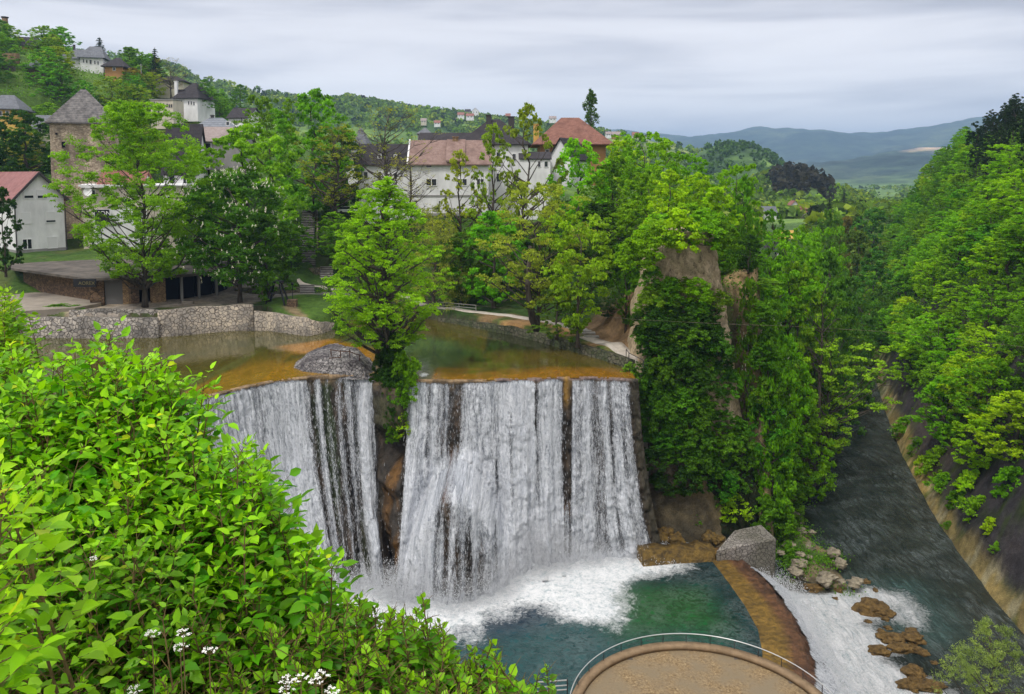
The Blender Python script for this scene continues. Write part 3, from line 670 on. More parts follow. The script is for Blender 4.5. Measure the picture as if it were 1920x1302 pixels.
# ---- mist hanging over the landing line: one closed soft ridge of vapour
mm = bpy.data.materials.new('mist_mat'); mm.use_nodes = True; mnt = mm.node_tree; mnt.nodes.clear(); mo = N(mnt, 'ShaderNodeOutputMaterial'); mv = N(mnt, 'ShaderNodeVolumePrincipled')
mv.inputs['Color'].default_value = (.95, .97, 1, 1); val(mv, 'Density', .07); lk(mnt, mv.outputs[0], mo.inputs['Volume'])
ms = np.linspace(500, 1205, 64); mpx, mpy = np.interp(ms, su, Bx), np.interp(ms, su, By) - 1.2
mr_ = np.interp(ms, [500,520,650,735,800,860,930,1010,1060,1130,1190,1205], [.05,1.2,1.6,1.9,2.4,1.7,2.4,3.4,2.6,1.5,.9,.05])*(1+.25*np.sin(ms*.11))
MB().tube([(x, y, POOL_Z + .55*r__) for x, y, r__ in zip(mpx, mpy, mr_)], [float(r__) for r__ in mr_], 14).build('mist', mm, None, True)
tagp(bpy.data.objects['mist'], 'white mist hanging where the falls hit the pool', kind='stuff')
# ================================================================== DAM OF THE PLUNGE POOL
def resample(pts, n):
    pts = np.array(pts, float); d = np.concatenate([[0], np.cumsum(np.hypot(*np.diff(pts[:, :2], axis=0).T))]); t = np.linspace(0, d[-1], n)
    return np.stack([np.interp(t, d, pts[:, k]) for k in range(pts.shape[1])], 1)
nd = 220
I_, C_, Ft = resample(DAM_IN, nd), resample(DAM_CR, nd), resample(DAM_FT, nd)
ks = [(-.12, -21.9), (0, -21.02), (.06, -20.93), (.3, -20.90), (.55, -20.88), (.8, -20.86), (1.0, -20.9)]
rows, cols_ = [], []
for k, z_ in ks:
    p = I_ + (C_-I_)*k; nzz = fbm(p[:,0], p[:,1], 1.6, 4, 141)*.30*(k > .7)
    rows.append(np.stack([p[:,0], p[:,1], z_+nzz], 1))
    cols_.append(np.tile(C3(.17,.105,.018) if k < .62 else C3(.11,.052,.022), (nd, 1)))
for k in (.1, .2, .32, .45, .6, .75, .9, 1.05):
    p = C_ + (Ft-C_)*k; nzz = fbm(p[:,0], p[:,1], 1.3, 4, 142)*.8*(1.1-k)
    rows.append(np.stack([p[:,0], p[:,1], -20.9 - 3.3*k**1.15 + nzz], 1))
    cols_.append(np.tile(C3(.085,.042,.022) if k < .35 else C3(.06,.05,.035), (nd, 1)))
P = np.stack(rows, 0); n_, m_ = P.shape[:2]; i = np.arange(n_*m_).reshape(n_, m_)
q = np.stack([i[:-1,:-1], i[:-1,1:], i[1:,1:], i[1:,:-1]], -1).reshape(-1, 4)
pc = np.stack(cols_, 0).reshape(-1, 3); fx = P.reshape(-1, 3); pc = pc*(1+.55*fbm(fx[:,0], fx[:,1], 1.1, 4, 143)[:, None])
dam = ob('travertine_weir', mesh_np('weir', fx, q, rm, True, {'gcol': pc}))
tagp(dam, 'curved amber travertine weir holding the plunge pool', kind='structure')
k_ = np.linspace(0, 1.12, 26); Ck, tk = np.meshgrid(np.arange(nd), k_)
px_ = C_[Ck, 0] + (Ft[Ck, 0]-C_[Ck, 0])*tk; py_ = C_[Ck, 1] + (Ft[Ck, 1]-C_[Ck, 1])*tk
pz_ = -20.78 - 3.25*tk**1.3 + .18*fbm(px_, py_, 1.4, 3, 150)
st = sst(.12, .42, tk + .12*fbm(Ck*.11, tk*0, 1, 3, 151)) * np.interp(Ck/nd, [0, .1, .4, .75, 1], [1.1, 1.0, .95, .85, .8])
dl_ = np.concatenate([[0], np.cumsum(np.hypot(*np.diff(C_, axis=0).T))])
uvw = np.stack([dl_[Ck].ravel(), (tk*4).ravel()*1.6], 1)
i = np.arange(Ck.size).reshape(Ck.shape); q = np.stack([i[:-1,:-1], i[:-1,1:], i[1:,1:], i[1:,:-1]], -1).reshape(-1, 4)
wsheet = ob('waterfall', mesh_np('weir_water', np.stack([px_, py_, pz_], -1).reshape(-1, 3), q, wm2, True, {'dens': np.clip(st, 0, 1.08).ravel()}, uv=uvw))
tagp(wsheet, 'low white cascade sliding over the curved amber weir', 'waterfall')

nr2 = 16000; t_ = r_.random(nr2); ii = (14 + r_.random(nr2)*(nd-16)).astype(int); kk = .55 + r_.random(nr2)*.9
P = np.stack([C_[ii,0]+(Ft[ii,0]-C_[ii,0])*kk + r_.normal(0, .5, nr2), C_[ii,1]+(Ft[ii,1]-C_[ii,1])*kk + r_.normal(0, .5, nr2), np.maximum(-20.8-3.2*kk, RIV_Z) + np.abs(r_.normal(0, .35, nr2))], 1)
o = ob('weir_spray', drops('weir_spray', P, r_.uniform(.015, .05, nr2), fmw, 1.3, 9)); tagp(o, 'white spray drops along the foot of the curved weir', kind='stuff')
# ================================================================== WALLS
def ribbon_wall(name, pts, mat, thick=.7, step=1.2, label=None, kind=None, cat='wall', jit=.06, lean=0.0, cap=None):
    """pts: (x, y, zbottom, ztop); thickness goes away from the viewer"""
    P = resample([(p[0], p[1], p[2], p[3]) for p in pts], max(3, int(sum(math.hypot(pts[k+1][0]-pts[k][0], pts[k+1][1]-pts[k][1]) for k in range(len(pts)-1))/step)))
    t = np.gradient(P[:, :2], axis=0); t /= np.hypot(t[:,0], t[:,1])[:, None] + 1e-9
    n = np.stack([-t[:,1], t[:,0]], 1); n *= np.sign((n*P[:, :2]).sum(1).mean() + 1e-9)
    rg = np.random.default_rng(5); zt = P[:,3] + rg.normal(0, jit, len(P))
    rows = [np.c_[P[:,0]-n[:,0]*lean, P[:,1]-n[:,1]*lean, P[:,2]], np.c_[P[:,0], P[:,1], zt], np.c_[P[:,0]+n[:,0]*thick, P[:,1]+n[:,1]*thick, zt+.02], np.c_[P[:,0]+n[:,0]*thick, P[:,1]+n[:,1]*thick, P[:,2]]]
    V = np.stack(rows, 0); n_, m_ = V.shape[:2]; i = np.arange(n_*m_).reshape(n_, m_)
    q = np.stack([i[:-1,:-1], i[:-1,1:], i[1:,1:], i[1:,:-1]], -1).reshape(-1, 4)
    ends = np.array([[i[0,0], i[1,0], i[2,0], i[3,0]], [i[3,-1], i[2,-1], i[1,-1], i[0,-1]]])
    o = ob(name, mesh_np(name, V.reshape(-1, 3), [q, ends], mat))
    tagp(o, label, cat if not kind else None, kind=kind); return o
def gp(px, pyb, z, pyt):
    """wall foot pixel at height z, top pixel directly above it"""
    x, y = G(px, pyb, z); return (x, y, z, ZP(pyt, y))
m_wallpale = masonry('pale_rubble', (.52,.44,.34), (.34,.30,.25), (.10,.085,.07), 1.9, stain=(.13,.12,.11))
m_wallgrey = masonry('grey_rubble', (.40,.36,.31), (.20,.185,.17), (.07,.06,.05), 1.8, stain=(.07,.065,.06))
m_wallmoss = masonry('mossy_rubble', (.12,.11,.08), (.06,.065,.035), (.02,.02,.015), 1.7, stain=(.035,.055,.02))
m_wallold = masonry('old_rubble', (.20,.165,.12), (.12,.10,.075), (.04,.035,.03), 1.3, stain=(.06,.075,.03))
m_pond_band, ntb, bb = newmat('x', .5)
P_ = lambda *a: [gp(*t) for t in a]
ribbon_wall('pond_wall', [(a[0], a[1], -1.2, a[3]) for a in P_((-60,640,0,598),(40,634,0,597),(170,635,0,596),(296,634,0,597))], m_wallgrey, .9, label='low grey rubble wall along the far side of the pond, left part')
ribbon_wall('pond_wall', [(a[0], a[1], -1.2, a[3]) for a in P_((297,633,0,583),(350,629,0,578),(400,624,0,575),(440,620,0,573),(476,618,0,572))], m_wallpale, .8, label='tall pale rubble wall at the pond in front of the plaza')
ribbon_wall('pond_wall', [(a[0], a[1], -1.2, a[3]) for a in P_((477,618,0,583),(492,617,0,585),(510,622,0,588),(577,631,0,599),(600,627,0,603),(628,618,0,606))], m_wallpale, .8, label='pale rubble wall sloping down to the water beside the lawn')
x0, y0 = G(150, 598, 2.8)
ribbon_wall('terrace_wall', [(a[0], a[1], 1.8, a[3]) for a in P_((130,597,2.7,582),(200,596,2.7,580),(296,596,2.7,582))], m_wallgrey, .6, label='weathered grey terrace wall just above the left pond wall')
ribbon_wall('bank_wall', [(a[0], a[1], -1.2, a[3]) for a in P_((822,603,0,597),(860,609,0,600),(900,618,0,606),(960,629,0,614),(1010,641,0,625),(1040,650,0,634),(1080,662,0,645),(1120,673,0,655),(1160,686,0,668),(1182,694,0,676))], m_wallmoss, .7, label='mossy dark stone wall along the right bank of the pond')
# retaining walls by the stairs
def wl(name, a, mat, label, th=.6): return ribbon_wall(name, a, mat, th, label=label)
wl('retaining_wall', [(*G(440,556,3.3), 2.8, ZP(540, G(440,556,3.3)[1])), (*G(562,554,3.3), 2.8, ZP(540, G(562,554,3.3)[1]))], m_wallold, 'lowest old stone retaining wall left of the stairs')
wl('retaining_wall', [(*at(480,530,152)[:2], 4.2, ZP(505,152)), (*at(600,530,152)[:2], 4.2, ZP(503,152))], m_wallold, 'taller mossy stone retaining wall above the lowest one beside the stairs')

# ---- block at the weir and the ledge leading to it
m_block = masonry('block_stone', (.34,.31,.28), (.25,.23,.21), (.08,.07,.06), 2.3, (1,1,1.1), .9, .10, stain=(.11,.105,.075))
m_amber = noisy('amber_rock', (.05,.035,.018), (.24,.15,.035), 1.4, .6, 1.0, .4, c3=(.34,.24,.08), detail=8)
a0 = G(1205,1062,POOL_Z); a1 = G(1340,1052,POOL_Z); b1 = G(1453,1088,RIV_Z)
ribbon_wall('ledge_wall', [(*a0, -22, ZP(1036,a0[1])), (*G(1270,1056,POOL_Z), -22, ZP(1032,a1[1])), (*a1, -22, ZP(1028,a1[1]))], m_amber, 2.2, .5, 'wet amber stone ledge between the right falls and the weir', jit=.12, lean=.3)
mb = MB(); zt1 = ZP(1012, b1[1]); zt0 = ZP(1030, a1[1]); bk = G(1398, 1004, zt1)
a1r = (a1[0]+.1, a1[1]-.3)
mb.hexa([(a1r[0], a1r[1], -23), (b1[0], b1[1], -25), (b1[0]-.4, b1[1]+6, -25), (a1r[0]+1, a1r[1]+5, -24),
         (a1r[0], a1r[1], zt0), (b1[0]+.1, b1[1]+.15, zt1), (b1[0]-.5, b1[1]+4.2, zt1), (a1r[0]+3.4, a1r[1]+4.5, zt1-.2)])
o = mb.build('stone_pier', m_block, bevel=.12); tagp(o, 'pale coursed stone pier at the right end of the weir', 'pier')

# ---- rock island with rusty frame, in the pond before the tree
isl = [G(*p, 0) for p in [(548,690),(552,680),(572,668),(600,660),(628,655),(655,657),(680,668),(703,684),(706,696),(690,705),(640,704),(600,701),(566,697)]]
X_, Y_, q = grid(-32, -14, 95, 112, .22)
sdi = sdpoly(X_, Y_, isl); keep = (sdi[q] < .5).all(1); q = q[keep]
pk = at(645, 676, 103); hh = 1.25*sst(0, 2.2, -sdi) + .9*np.exp(-((X_-pk[0]-.5)**2/7 + (Y_-pk[1])**2/7)) + .22*fbm(X_, Y_, 1.2, 4, 161) + .12*np.abs(fbm(X_, Y_, 3, 2, 162))
hh = np.where(sdi > 0, -.4, hh)
m_isl = masonry('island_rock', (.34,.32,.31), (.15,.14,.14), (.05,.045,.05), 2.4, bs=1.0, bd=.2, stain=(.07,.06,.065))
o = ob('rock_islet', mesh_np('islet', np.stack([X_, Y_, hh], 1), q, m_isl, True)); tagp(o, 'grey rubble islet in the pond left of the leaning tree', 'rock')
m_rust = noisy('rusty_iron', (.035,.02,.014), (.12,.05,.025), 6, .7, .2, .01)
rr0 = empty('iron_frame', (*at(665,700,98.6)[:2], .6), 'bent rusty iron frame standing on the grey pond islet', 'frame')
o0 = Vector(rr0.location)
def fp(px, py, Y=98.6): return Vector(at(px, py, Y)) - o0
posts = [((620,655),(622,672),100.5), ((638,657),(639,681),100), ((656,657),(656,681),100), ((674,665),(674,686),99), ((647,683),(647,704),98.5), ((663,678),(662,689),99.2)]
for a, b, y_ in posts: MB().beam(fp(*a, y_), fp(*b, y_), .10).build('post', m_rust, rr0)
bars = [((618,656),(640,659)), ((640,659),(657,660)), ((656,660),(677,667)), ((617,672),(640,670)), ((622,676),(640,682)), ((640,682),(656,679)), ((639,673),(660,680)), ((660,685),(676,683)), ((662,680),(685,687)), ((681,687),(669,697))]
for a, b in bars: MB().beam(fp(*a, 99.6), fp(*b, 99.6), .09).build('crossbar', m_rust, rr0)

# ---- round viewing terrace
def circ(a, b, c_):
    ax, ay = a; bx, by = b; cx, cy = c_
    d = 2*(ax*(by-cy)+bx*(cy-ay)+cx*(ay-by))
    ux = ((ax*ax+ay*ay)*(by-cy)+(bx*bx+by*by)*(cy-ay)+(cx*cx+cy*cy)*(ay-by))/d
    uy = ((ax*ax+ay*ay)*(cx-bx)+(bx*bx+by*by)*(ax-cx)+(cx*cx+cy*cy)*(bx-ax))/d
    return ux, uy, math.hypot(ax-ux, ay-uy)
PZ = -18.2
tcx, tcy, tr_ = circ(G(1072,1302,PZ), G(1285,1203,PZ), G(1545,1302,PZ))
tr0 = empty('viewing_terrace', (tcx, tcy, PZ), 'round tan viewing terrace with a low kerb beside the plunge pool', 'terrace')
def ring(r0, r1, z0, z1, n=120, jitter=0):
    V = []; 
    for r_, z_ in ((r0, z0), (r0, z1), (r1, z1), (r1, z0)):
        for k in range(n): a = 2*math.pi*k/n; V.append((math.cos(a)*r_, math.sin(a)*r_, z_))
    V = np.array(V); i = np.arange(4*n).reshape(4, n); j = np.roll(i, -1, 1)
    return V, np.stack([i, j, np.roll(j, -1, 0), np.roll(i, -1, 0)], -1).reshape(-1, 4)
# floor: tan fine gravel, wet towards the lower right
m, nt, b = newmat('tan_gravel', .75, .35); v = objco(nt); f1 = noise_(nt, objco(nt, (1,1,1)), .35, 5, .6); f2 = noise_(nt, v, 4.5, 6, .75, .6)
r1_ = ramp(nt, [(.36, (.085,.055,.027)), (.50, (.22,.15,.075)), (.66, (.35,.265,.145))], f2)
c = mixc(nt, r1_.outputs[0], (.20,.155,.095), ramp(nt, [(.40, (0,0,0)), (.6, (1,1,1))], f1).outputs[0]); lk(nt, c, b.inputs['Base Color'])
rr_ = N(nt, 'ShaderNodeMapRange'); val(rr_, 1, .4); val(rr_, 2, .6); val(rr_, 3, .8); val(rr_, 4, .45); lk(nt, f1, rr_.inputs[0]); lk(nt, rr_.outputs[0], b.inputs['Roughness'])
bump(nt, b, f2, .4, .05); m_gravel = m
m_kerb = noisy('kerb_concrete', (.17,.115,.065), (.28,.195,.115), 1.2, .8, .3, .03, c3=(.26,.20,.15))
m_dark = noisy('dark_concrete', (.05,.045,.04), (.13,.11,.095), .8, .85, .4, .05)
n = 120; ang = np.linspace(0, 2*np.pi, n, endpoint=False)
V = [(0, 0, -.42)]; fl = []
for k, r_ in enumerate(np.linspace(1, tr_-.75, 8)):
    V += [(math.cos(a)*r_, math.sin(a)*r_, -.42 + .02*math.sin(a*5+k)) for a in ang]
V = np.array(V); tri = np.array([(0, 1+k, 1+(k+1) % n) for k in range(n)]); qd = []
for j in range(7):
    for k in range(n): a, b_ = 1+j*n+k, 1+j*n+(k+1) % n; qd.append((a, a+n, b_+n, b_))
ob('floor', mesh_np('terrace_floor', V, [tri, np.array(qd)], m_gravel, True), tr0)
V, q = ring(tr_-.78, tr_, -.40, 0); ob('kerb', mesh_np('terrace_kerb', V, q, m_kerb), tr0)
V, q = ring(tr_-.5, tr_-.14, -7.5, -.405); ob('outer_wall', mesh_np('terrace_wall', V, q, m_dark), tr0)
for k in range(5):
    a = math.radians(118 - 28*k); cx_, cy_ = math.cos(a)*(tr_-.55), math.sin(a)*(tr_-.55)
    MB().box(cx_-.35, cx_+.35, cy_-.35, cy_+.35, -3.2, -.41).build('pier', m_dark, tr0)
m_steel, _, bs_ = newmat('galvanised_steel', .35, .5); bs_.inputs['Base Color'].default_value = (.62,.63,.63,1); bs_.inputs['Metallic'].default_value = .6
m_dsteel, _, bs_ = newmat('dark_steel', .5, .5); bs_.inputs['Base Color'].default_value = (.05,.05,.055,1); bs_.inputs['Metallic'].default_value = .5
rl = empty('railing', (tcx, tcy, PZ), 'thin white pipe railing curving round the viewing terrace', 'railing')
rpts = [(math.cos(a)*(tr_-.12), math.sin(a)*(tr_-.12), .82) for a in np.radians(np.linspace(205, -40, 90))]
MB().tube(rpts, .045, 6).build('handrail', m_steel, rl, True)
rpts2 = [(p[0], p[1], .40) for p in rpts]
MB().tube(rpts2, .015, 5).build('mid_wire', m_dsteel, rl, True)
for a in np.radians(np.linspace(200, -38, 22)):
    x_, y_ = math.cos(a)*(tr_-.12), math.sin(a)*(tr_-.12); MB().tube([(x_, y_, .004), (x_, y_, .82)], .035, 6).build('post', m_dsteel, rl)
# small grey gate at the terrace edge
gg = empty('metal_gate', (*G(1035,1300,-18.6), -18.6), 'small grey metal gate left of the round terrace', 'gate')
for a, b_ in (((-1.3,0,.95),(1.3,.3,.95)), ((-1.3,0,.5),(1.3,.3,.5)), ((-1.3,0,.12),(1.3,.3,.12))): MB().beam(a, b_, .07).build('rail', m_steel, gg)
for x_ in (-1.3, 0, 1.3): MB().beam((x_, (x_+1.3)*.115, -1.2), (x_, (x_+1.3)*.115, 1.05), .09).build('post', m_dsteel, gg)
mb = MB(); x_, y_ = G(1050, 1300, -18.7); mb.box(x_-1.8, x_+2.6, y_-6, y_-.2, -24, -18.85); o = mb.build('landing', m_kerb, bevel=.05); tagp(o, 'concrete landing at the left of the round terrace', kind='structure')

# ---- rock spire beside the falls
lev = [(418,1275,1335),(440,1255,1348),(470,1236,1356),(520,1222,1366),(600,1203,1379),(650,1198,1386),(700,1192,1391),(770,1188,1399),(850,1203,1418),(930,1222,1448),(1000,1236,1456),(1060,1240,1475)]
YS = 99.0
zs = np.array([ZP(l[0], YS) for l in lev]); xl = np.array([XP(l[1], l[0], YS) for l in lev]); xr = np.array([XP(l[2], l[0], YS) for l in lev])
nz, na_ = 130, 110; zz_ = np.linspace(zs[0], zs[-1], nz); o_ = np.argsort(zs)
xl_, xr_2 = np.interp(zz_, zs[o_], xl[o_]), np.interp(zz_, zs[o_], xr[o_]); aa = np.linspace(0, 2*np.pi, na_, endpoint=False)
AA, ZZ = np.meshgrid(aa, zz_); cx_ = ((xl_+xr_2)/2)[:, None]; hw = ((xr_2-xl_)/2)[:, None]
ce, se = np.cos(AA), np.sin(AA); pw = .62
ex = np.sign(ce)*np.abs(ce)**pw; ey = np.sign(se)*np.abs(se)**pw
nn_ = .9*fbm(AA*4+ZZ*.05, ZZ*.5, .8, 5, 171) + .35*fbm(AA*9, ZZ*1.2, 1.0, 4, 172) + .15*fbm(AA*30, ZZ*3, 1.0, 3, 173)
top_ = np.linspace(0, 1, nz)[:, None]; cap_ = np.clip(top_/.03, 0, 1)**.6
SX = cx_ + (hw*ex)*cap_ + nn_*ce*.6; SY = YS + 6.4 + (6.4*ey)*cap_ + nn_*se*1.0; 
i = np.arange(nz*na_).reshape(nz, na_); j = np.roll(i, -1, 1); q = np.stack([i[:-1], i[1:], j[1:], j[:-1]], -1).reshape(-1, 4)
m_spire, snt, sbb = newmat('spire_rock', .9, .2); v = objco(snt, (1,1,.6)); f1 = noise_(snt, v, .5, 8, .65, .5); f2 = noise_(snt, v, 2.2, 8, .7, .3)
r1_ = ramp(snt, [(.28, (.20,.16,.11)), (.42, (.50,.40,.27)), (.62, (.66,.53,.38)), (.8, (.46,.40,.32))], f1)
r2_ = ramp(snt, [(.33, (.35,.33,.31)), (.5, (1.1,1.08,1.02))], f2); sx_ = N(snt, 'ShaderNodeSeparateXYZ'); lk(snt, v, sx_.inputs[0]); wet = N(snt, 'ShaderNodeMapRange'); val(wet, 1, -5.5); val(wet, 2, -2.5); val(wet, 3, 1); val(wet, 4, 0); lk(snt, math_(snt, 'ADD', sx_.outputs[2], math_(snt, 'MULTIPLY', f1, 3)), wet.inputs[0]); lk(snt, mixc(snt, mixc(snt, r1_.outputs[0], r2_.outputs[0], 1.0, 'MULTIPLY'), ramp(snt, [(.35, (.014,.014,.010)), (.5, (.03,.045,.014)), (.62, (.045,.034,.02)), (.75, (.13,.085,.045))], f2).outputs[0], wet.outputs[0]), sbb.inputs['Base Color']); bump(snt, sbb, math_(snt, 'ADD', f1, f2), 1.0, .7)  # rock blends to darker, mossier tones towards the bottom
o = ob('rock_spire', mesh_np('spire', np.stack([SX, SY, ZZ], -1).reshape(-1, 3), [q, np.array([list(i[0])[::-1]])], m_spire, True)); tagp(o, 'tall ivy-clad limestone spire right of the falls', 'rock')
# small caves: dark recessed mouths with rock lips
def cave(px, py, Y, w_, h_, label):
    c0 = Vector(at(px, py, Y)); V = []; n = 14
    for r_, d_ in ((1.25, .25), (1.0, -.1), (.85, .6), (.3, 1.2)):
        for k in range(n):
            a = 2*math.pi*k/n; jt = 1+.22*math.sin(a*3+px)+.1*math.sin(a*7+py)
            V.append((math.cos(a)*w_*r_*jt, d_, math.sin(a)*h_*r_*jt))
    f = [(r*n+k, r*n+(k+1) % n, (r+1)*n+(k+1) % n, (r+1)*n+k) for r in range(3) for k in range(n)] + [tuple(3*n+k for k in range(n))]
    me = bpy.data.meshes.new('cave'); me.from_pydata([tuple(c0+Vector(p)) for p in V], [], f); me.materials.append(m_cave); o = ob('cave_mouth', me); tagp(o, label, kind='structure')
m_cave = noisy('cave_dark', (.012,.010,.009), (.05,.04,.035), 2, .95)
# ================================================================== TREES
def leaf_material(name, obj_color=True, attr=None, trans=.38, rough=.5, spec=.14):
    m = bpy.data.materials.new(name); m.use_nodes = True; nt = m.node_tree; b = nt.nodes['Principled BSDF']; o = nt.nodes['Material Output']
    if attr: src = N(nt, 'ShaderNodeAttribute', attribute_name=attr).outputs['Color']
    else: src = N(nt, 'ShaderNodeObjectInfo').outputs['Color']
    t = N(nt, 'ShaderNodeAttribute', attribute_name='tone')
    r = ramp(nt, [(0, (.70,.62,.42)), (.5, (2.0,1.62,.85)), (1, (3.4,2.55,.9))], t.outputs['Fac'])
    c = mixc(nt, src, r.outputs[0], 1.0, 'MULTIPLY')
    lk(nt, c, b.inputs['Base Color']); val(b, 'Roughness', rough); val(b, 'Specular IOR Level', spec)
    tr = N(nt, 'ShaderNodeBsdfTranslucent'); lk(nt, mixc(nt, c, (1.5,1.5,.55), 1.0, 'MULTIPLY'), tr.inputs[0])
    mx = N(nt, 'ShaderNodeMixShader'); val(mx, 0, trans); lk(nt, b.outputs[0], mx.inputs[1]); lk(nt, tr.outputs[0], mx.inputs[2]); lk(nt, mx.outputs[0], o.inputs[0])
    return m
m_leaf = leaf_material('leaf')
m_leafc = leaf_material('leaf_own', attr='lcol')
m_bark = noisy('bark', (.035,.028,.022), (.12,.10,.08), 3, .95, .8, .05, stretch=(1,1,.25))
m_barkg = noisy('pale_bark', (.10,.09,.075), (.24,.21,.18), 3, .95, .8, .05, stretch=(1,1,.25))
def leaf_quads(P, size, rg, up=.6, out=None, aspect=.62):
    n = len(P); nrm = rg.normal(0, 1, (n, 3)); nrm /= np.linalg.norm(nrm, axis=1)[:, None]
    nrm[:, 2] += up
    if out is not None: nrm += out*.5
    nrm /= np.linalg.norm(nrm, axis=1)[:, None]
    t = rg.normal(0, 1, (n, 3)); t -= (t*nrm).sum(1)[:, None]*nrm; t /= np.linalg.norm(t, axis=1)[:, None]
    b = np.cross(nrm, t); s = np.broadcast_to(np.asarray(size), (n,))[:, None]*rg.uniform(.65, 1.25, (n, 1))
    V = np.stack([P+t*s*.5, P+b*s*.5*aspect+nrm*s*.10, P-t*s*.5, P-b*s*.5*aspect+nrm*s*.10], 1).reshape(-1, 3)
    return V, np.arange(4*n).reshape(n, 4)
SHAPES = {
 'round': lambda t: np.sin(np.pi*np.clip(.10+.86*t, 0, 1))**.6,
 'ovoid': lambda t: np.sin(np.pi*np.clip(.06+.92*t, 0, 1)**.78)**.7,
 'cone':  lambda t: np.clip(1-t, 0, 1)**.8*np.clip(.45+t*4, 0, 1)+.04,
 'dome':  lambda t: np.sqrt(np.clip(1-t**2.2, 0, 1)),
 'fan':   lambda t: np.sin(np.pi*np.clip(.05+.8*t, 0, 1)**1.25)**.7,
 'col':   lambda t: np.clip(np.sin(np.pi*np.clip(.08+.9*t, 0, 1)), 0, 1)**.5,
}
def make_tree(name, h=10., rad=4., cb=.2, shape='round', nc=80, nl=130, ls=.30, seed=0, flat=.62, cr=.17, irr=.22, surf=.55, up=.6, limbs=26, tr=.022, lean=(0,0), bark=None, sub=1, flowers=0, trunk_top=.88, layer=0.0, mat=None, droop=0.0, asp=.62, limb_r=.35, bend=0.0):
    rg = np.random.default_rng(seed); ph = rg.random(4)*6.28
    t = rg.random(nc)**.92; ang = rg.random(nc)*6.28
    if layer: t = (np.round(t*layer)+rg.normal(0, .12, nc))/layer; t = np.clip(t, 0, 1)
    env = 1 + irr*(np.sin(2*ang+ph[0]+t*2)*.5 + np.sin(3*ang+ph[1]-t*5)*.5 + np.sin(5*ang+ph[2]+t*9)*.35)
    R = rad*SHAPES[shape](t)*env; rr_ = R*(surf+(1-surf)*np.sqrt(rg.random(nc)))*np.where(rg.random(nc) < .25, rg.random(nc), 1)
    zc = h*(cb+(1-cb)*t)*1.0 - cr*rad*.4
    C_ = np.stack([np.cos(ang)*rr_ + lean[0]*t*h, np.sin(ang)*rr_ + lean[1]*t*h, zc - droop*(rr_/rad)**2*h*.1], 1)
    cr_ = rad*cr*rg.uniform(.65, 1.45, nc)*(.65+.35*np.clip(R/rad, .2, 1))
    # sub-clusters make each clump uneven, so gaps open between twigs
    ns = 7; cs = C_[:, None, :] + (lambda g: g/np.linalg.norm(g, axis=2)[..., None])(rg.normal(0, 1, (nc, ns, 3)))*cr_[:, None, None]*np.array([.75, .75, .75*flat])
    k = nl//ns
    d = rg.normal(0, 1, (nc, ns, k, 3)); d /= np.linalg.norm(d, axis=3)[..., None]
    rr2 = rg.random((nc, ns, k, 1))**.45
    d[..., 2] = np.where(d[..., 2] < -.3, -d[..., 2]*.5, d[..., 2])
    P = cs[:, :, None, :] + d*rr2*cr_[:, None, None, None]*np.array([.55, .55, .55*flat])
    tone = rg.random((nc, 1, 1))*.38 + rg.random((nc, ns, 1))*.30 + rg.random((nc, ns, k))*.32
    P = P.reshape(-1, 3); tone = tone.ravel(); outd = d.reshape(-1, 3)
    V, q = leaf_quads(P, ls, rg, up, outd, asp)
    crown = mesh_np(name+'_crown', V, q, mat or m_leaf, False, {'tone': tone})
    # wood
    mb = MB(); n = 9; pts = []; wob = rg.normal(0, 1, (n, 2))*h*.012
    for i_ in range(n):
        s = i_/(n-1); z = s*h*trunk_top
        pts.append((wob[i_,0]*s*3 + lean[0]*max(0, (z/h-cb))/(1-cb+1e-6)*h + bend*math.sin(s*2.6), wob[i_,1]*s*3 + lean[1]*max(0, (z/h-cb))/(1-cb+1e-6)*h, z))
    rads = [h*tr*((1-.9*i_/(n-1))**.8 + (.5 if i_ == 0 else 0)) for i_ in range(n)]
    mb.tube(pts, rads, 8)
    pa = np.array(pts)
    order = rg.permutation(nc)[:limbs]
    for ci in order:
        c_ = C_[ci]; dd = math.hypot(c_[0], c_[1]); z0 = max(h*cb*.55, min(c_[2] - dd*rg.uniform(.35, .85), h*trunk_top*.96))
        x0 = np.interp(z0, pa[:,2], pa[:,0]); y0 = np.interp(z0, pa[:,2], pa[:,1])
        r0 = np.interp(z0, pa[:,2], rads)*(.35 + .25*rg.random())
        mid = (x0+(c_[0]-x0)*.5 + rg.normal(0, .03)*h*.5, y0+(c_[1]-y0)*.5, z0+(c_[2]-z0)*.42+ rg.normal(0, .012)*h)
        q3 = (x0+(c_[0]-x0)*.8, y0+(c_[1]-y0)*.8, z0+(c_[2]-z0)*.78)
        mb.tube([(x0, y0, z0), mid, q3, tuple(c_)], [r0, r0*.7, r0*.42, r0*.12], 5, False)
        for _ in range(sub):
            e = c_ + rg.normal(0, 1, 3)*cr_[ci]*np.array([1.1, 1.1, .7]); mb.tube([q3, tuple(e)], [r0*.35, r0*.08], 4, False)
    me = bpy.data.meshes.new(name+'_trunk'); me.from_pydata(mb.v, [], mb.f); me.materials.append(bark or m_bark)
    me.polygons.foreach_set('use_smooth', [True]*len(mb.f))
    fl = None
    if flowers:   # upright candles on the outer clumps
        sel = rg.permutation(nc)[:flowers]; Vf, Ff = [], []
        o2 = (C_[sel]-np.array([0, 0, h*.5])); o2 /= np.linalg.norm(o2, axis=1)[:, None]
        pts_ = (C_[sel][:, None, :] + (rg.normal(0, 1, (len(sel), 4, 3))*.55 + o2[:, None, :]*.9)*cr_[sel][:, None, None]*np.array([1, 1, flat])).reshape(-1, 3) + np.array([0, 0, .35])
        PP = []
        for p in pts_:
            for kk in range(7): s = kk/6; PP.append(p + np.array([rg.normal(0, .06*(1-s)+.015), rg.normal(0, .06*(1-s)+.015), s*.26]))
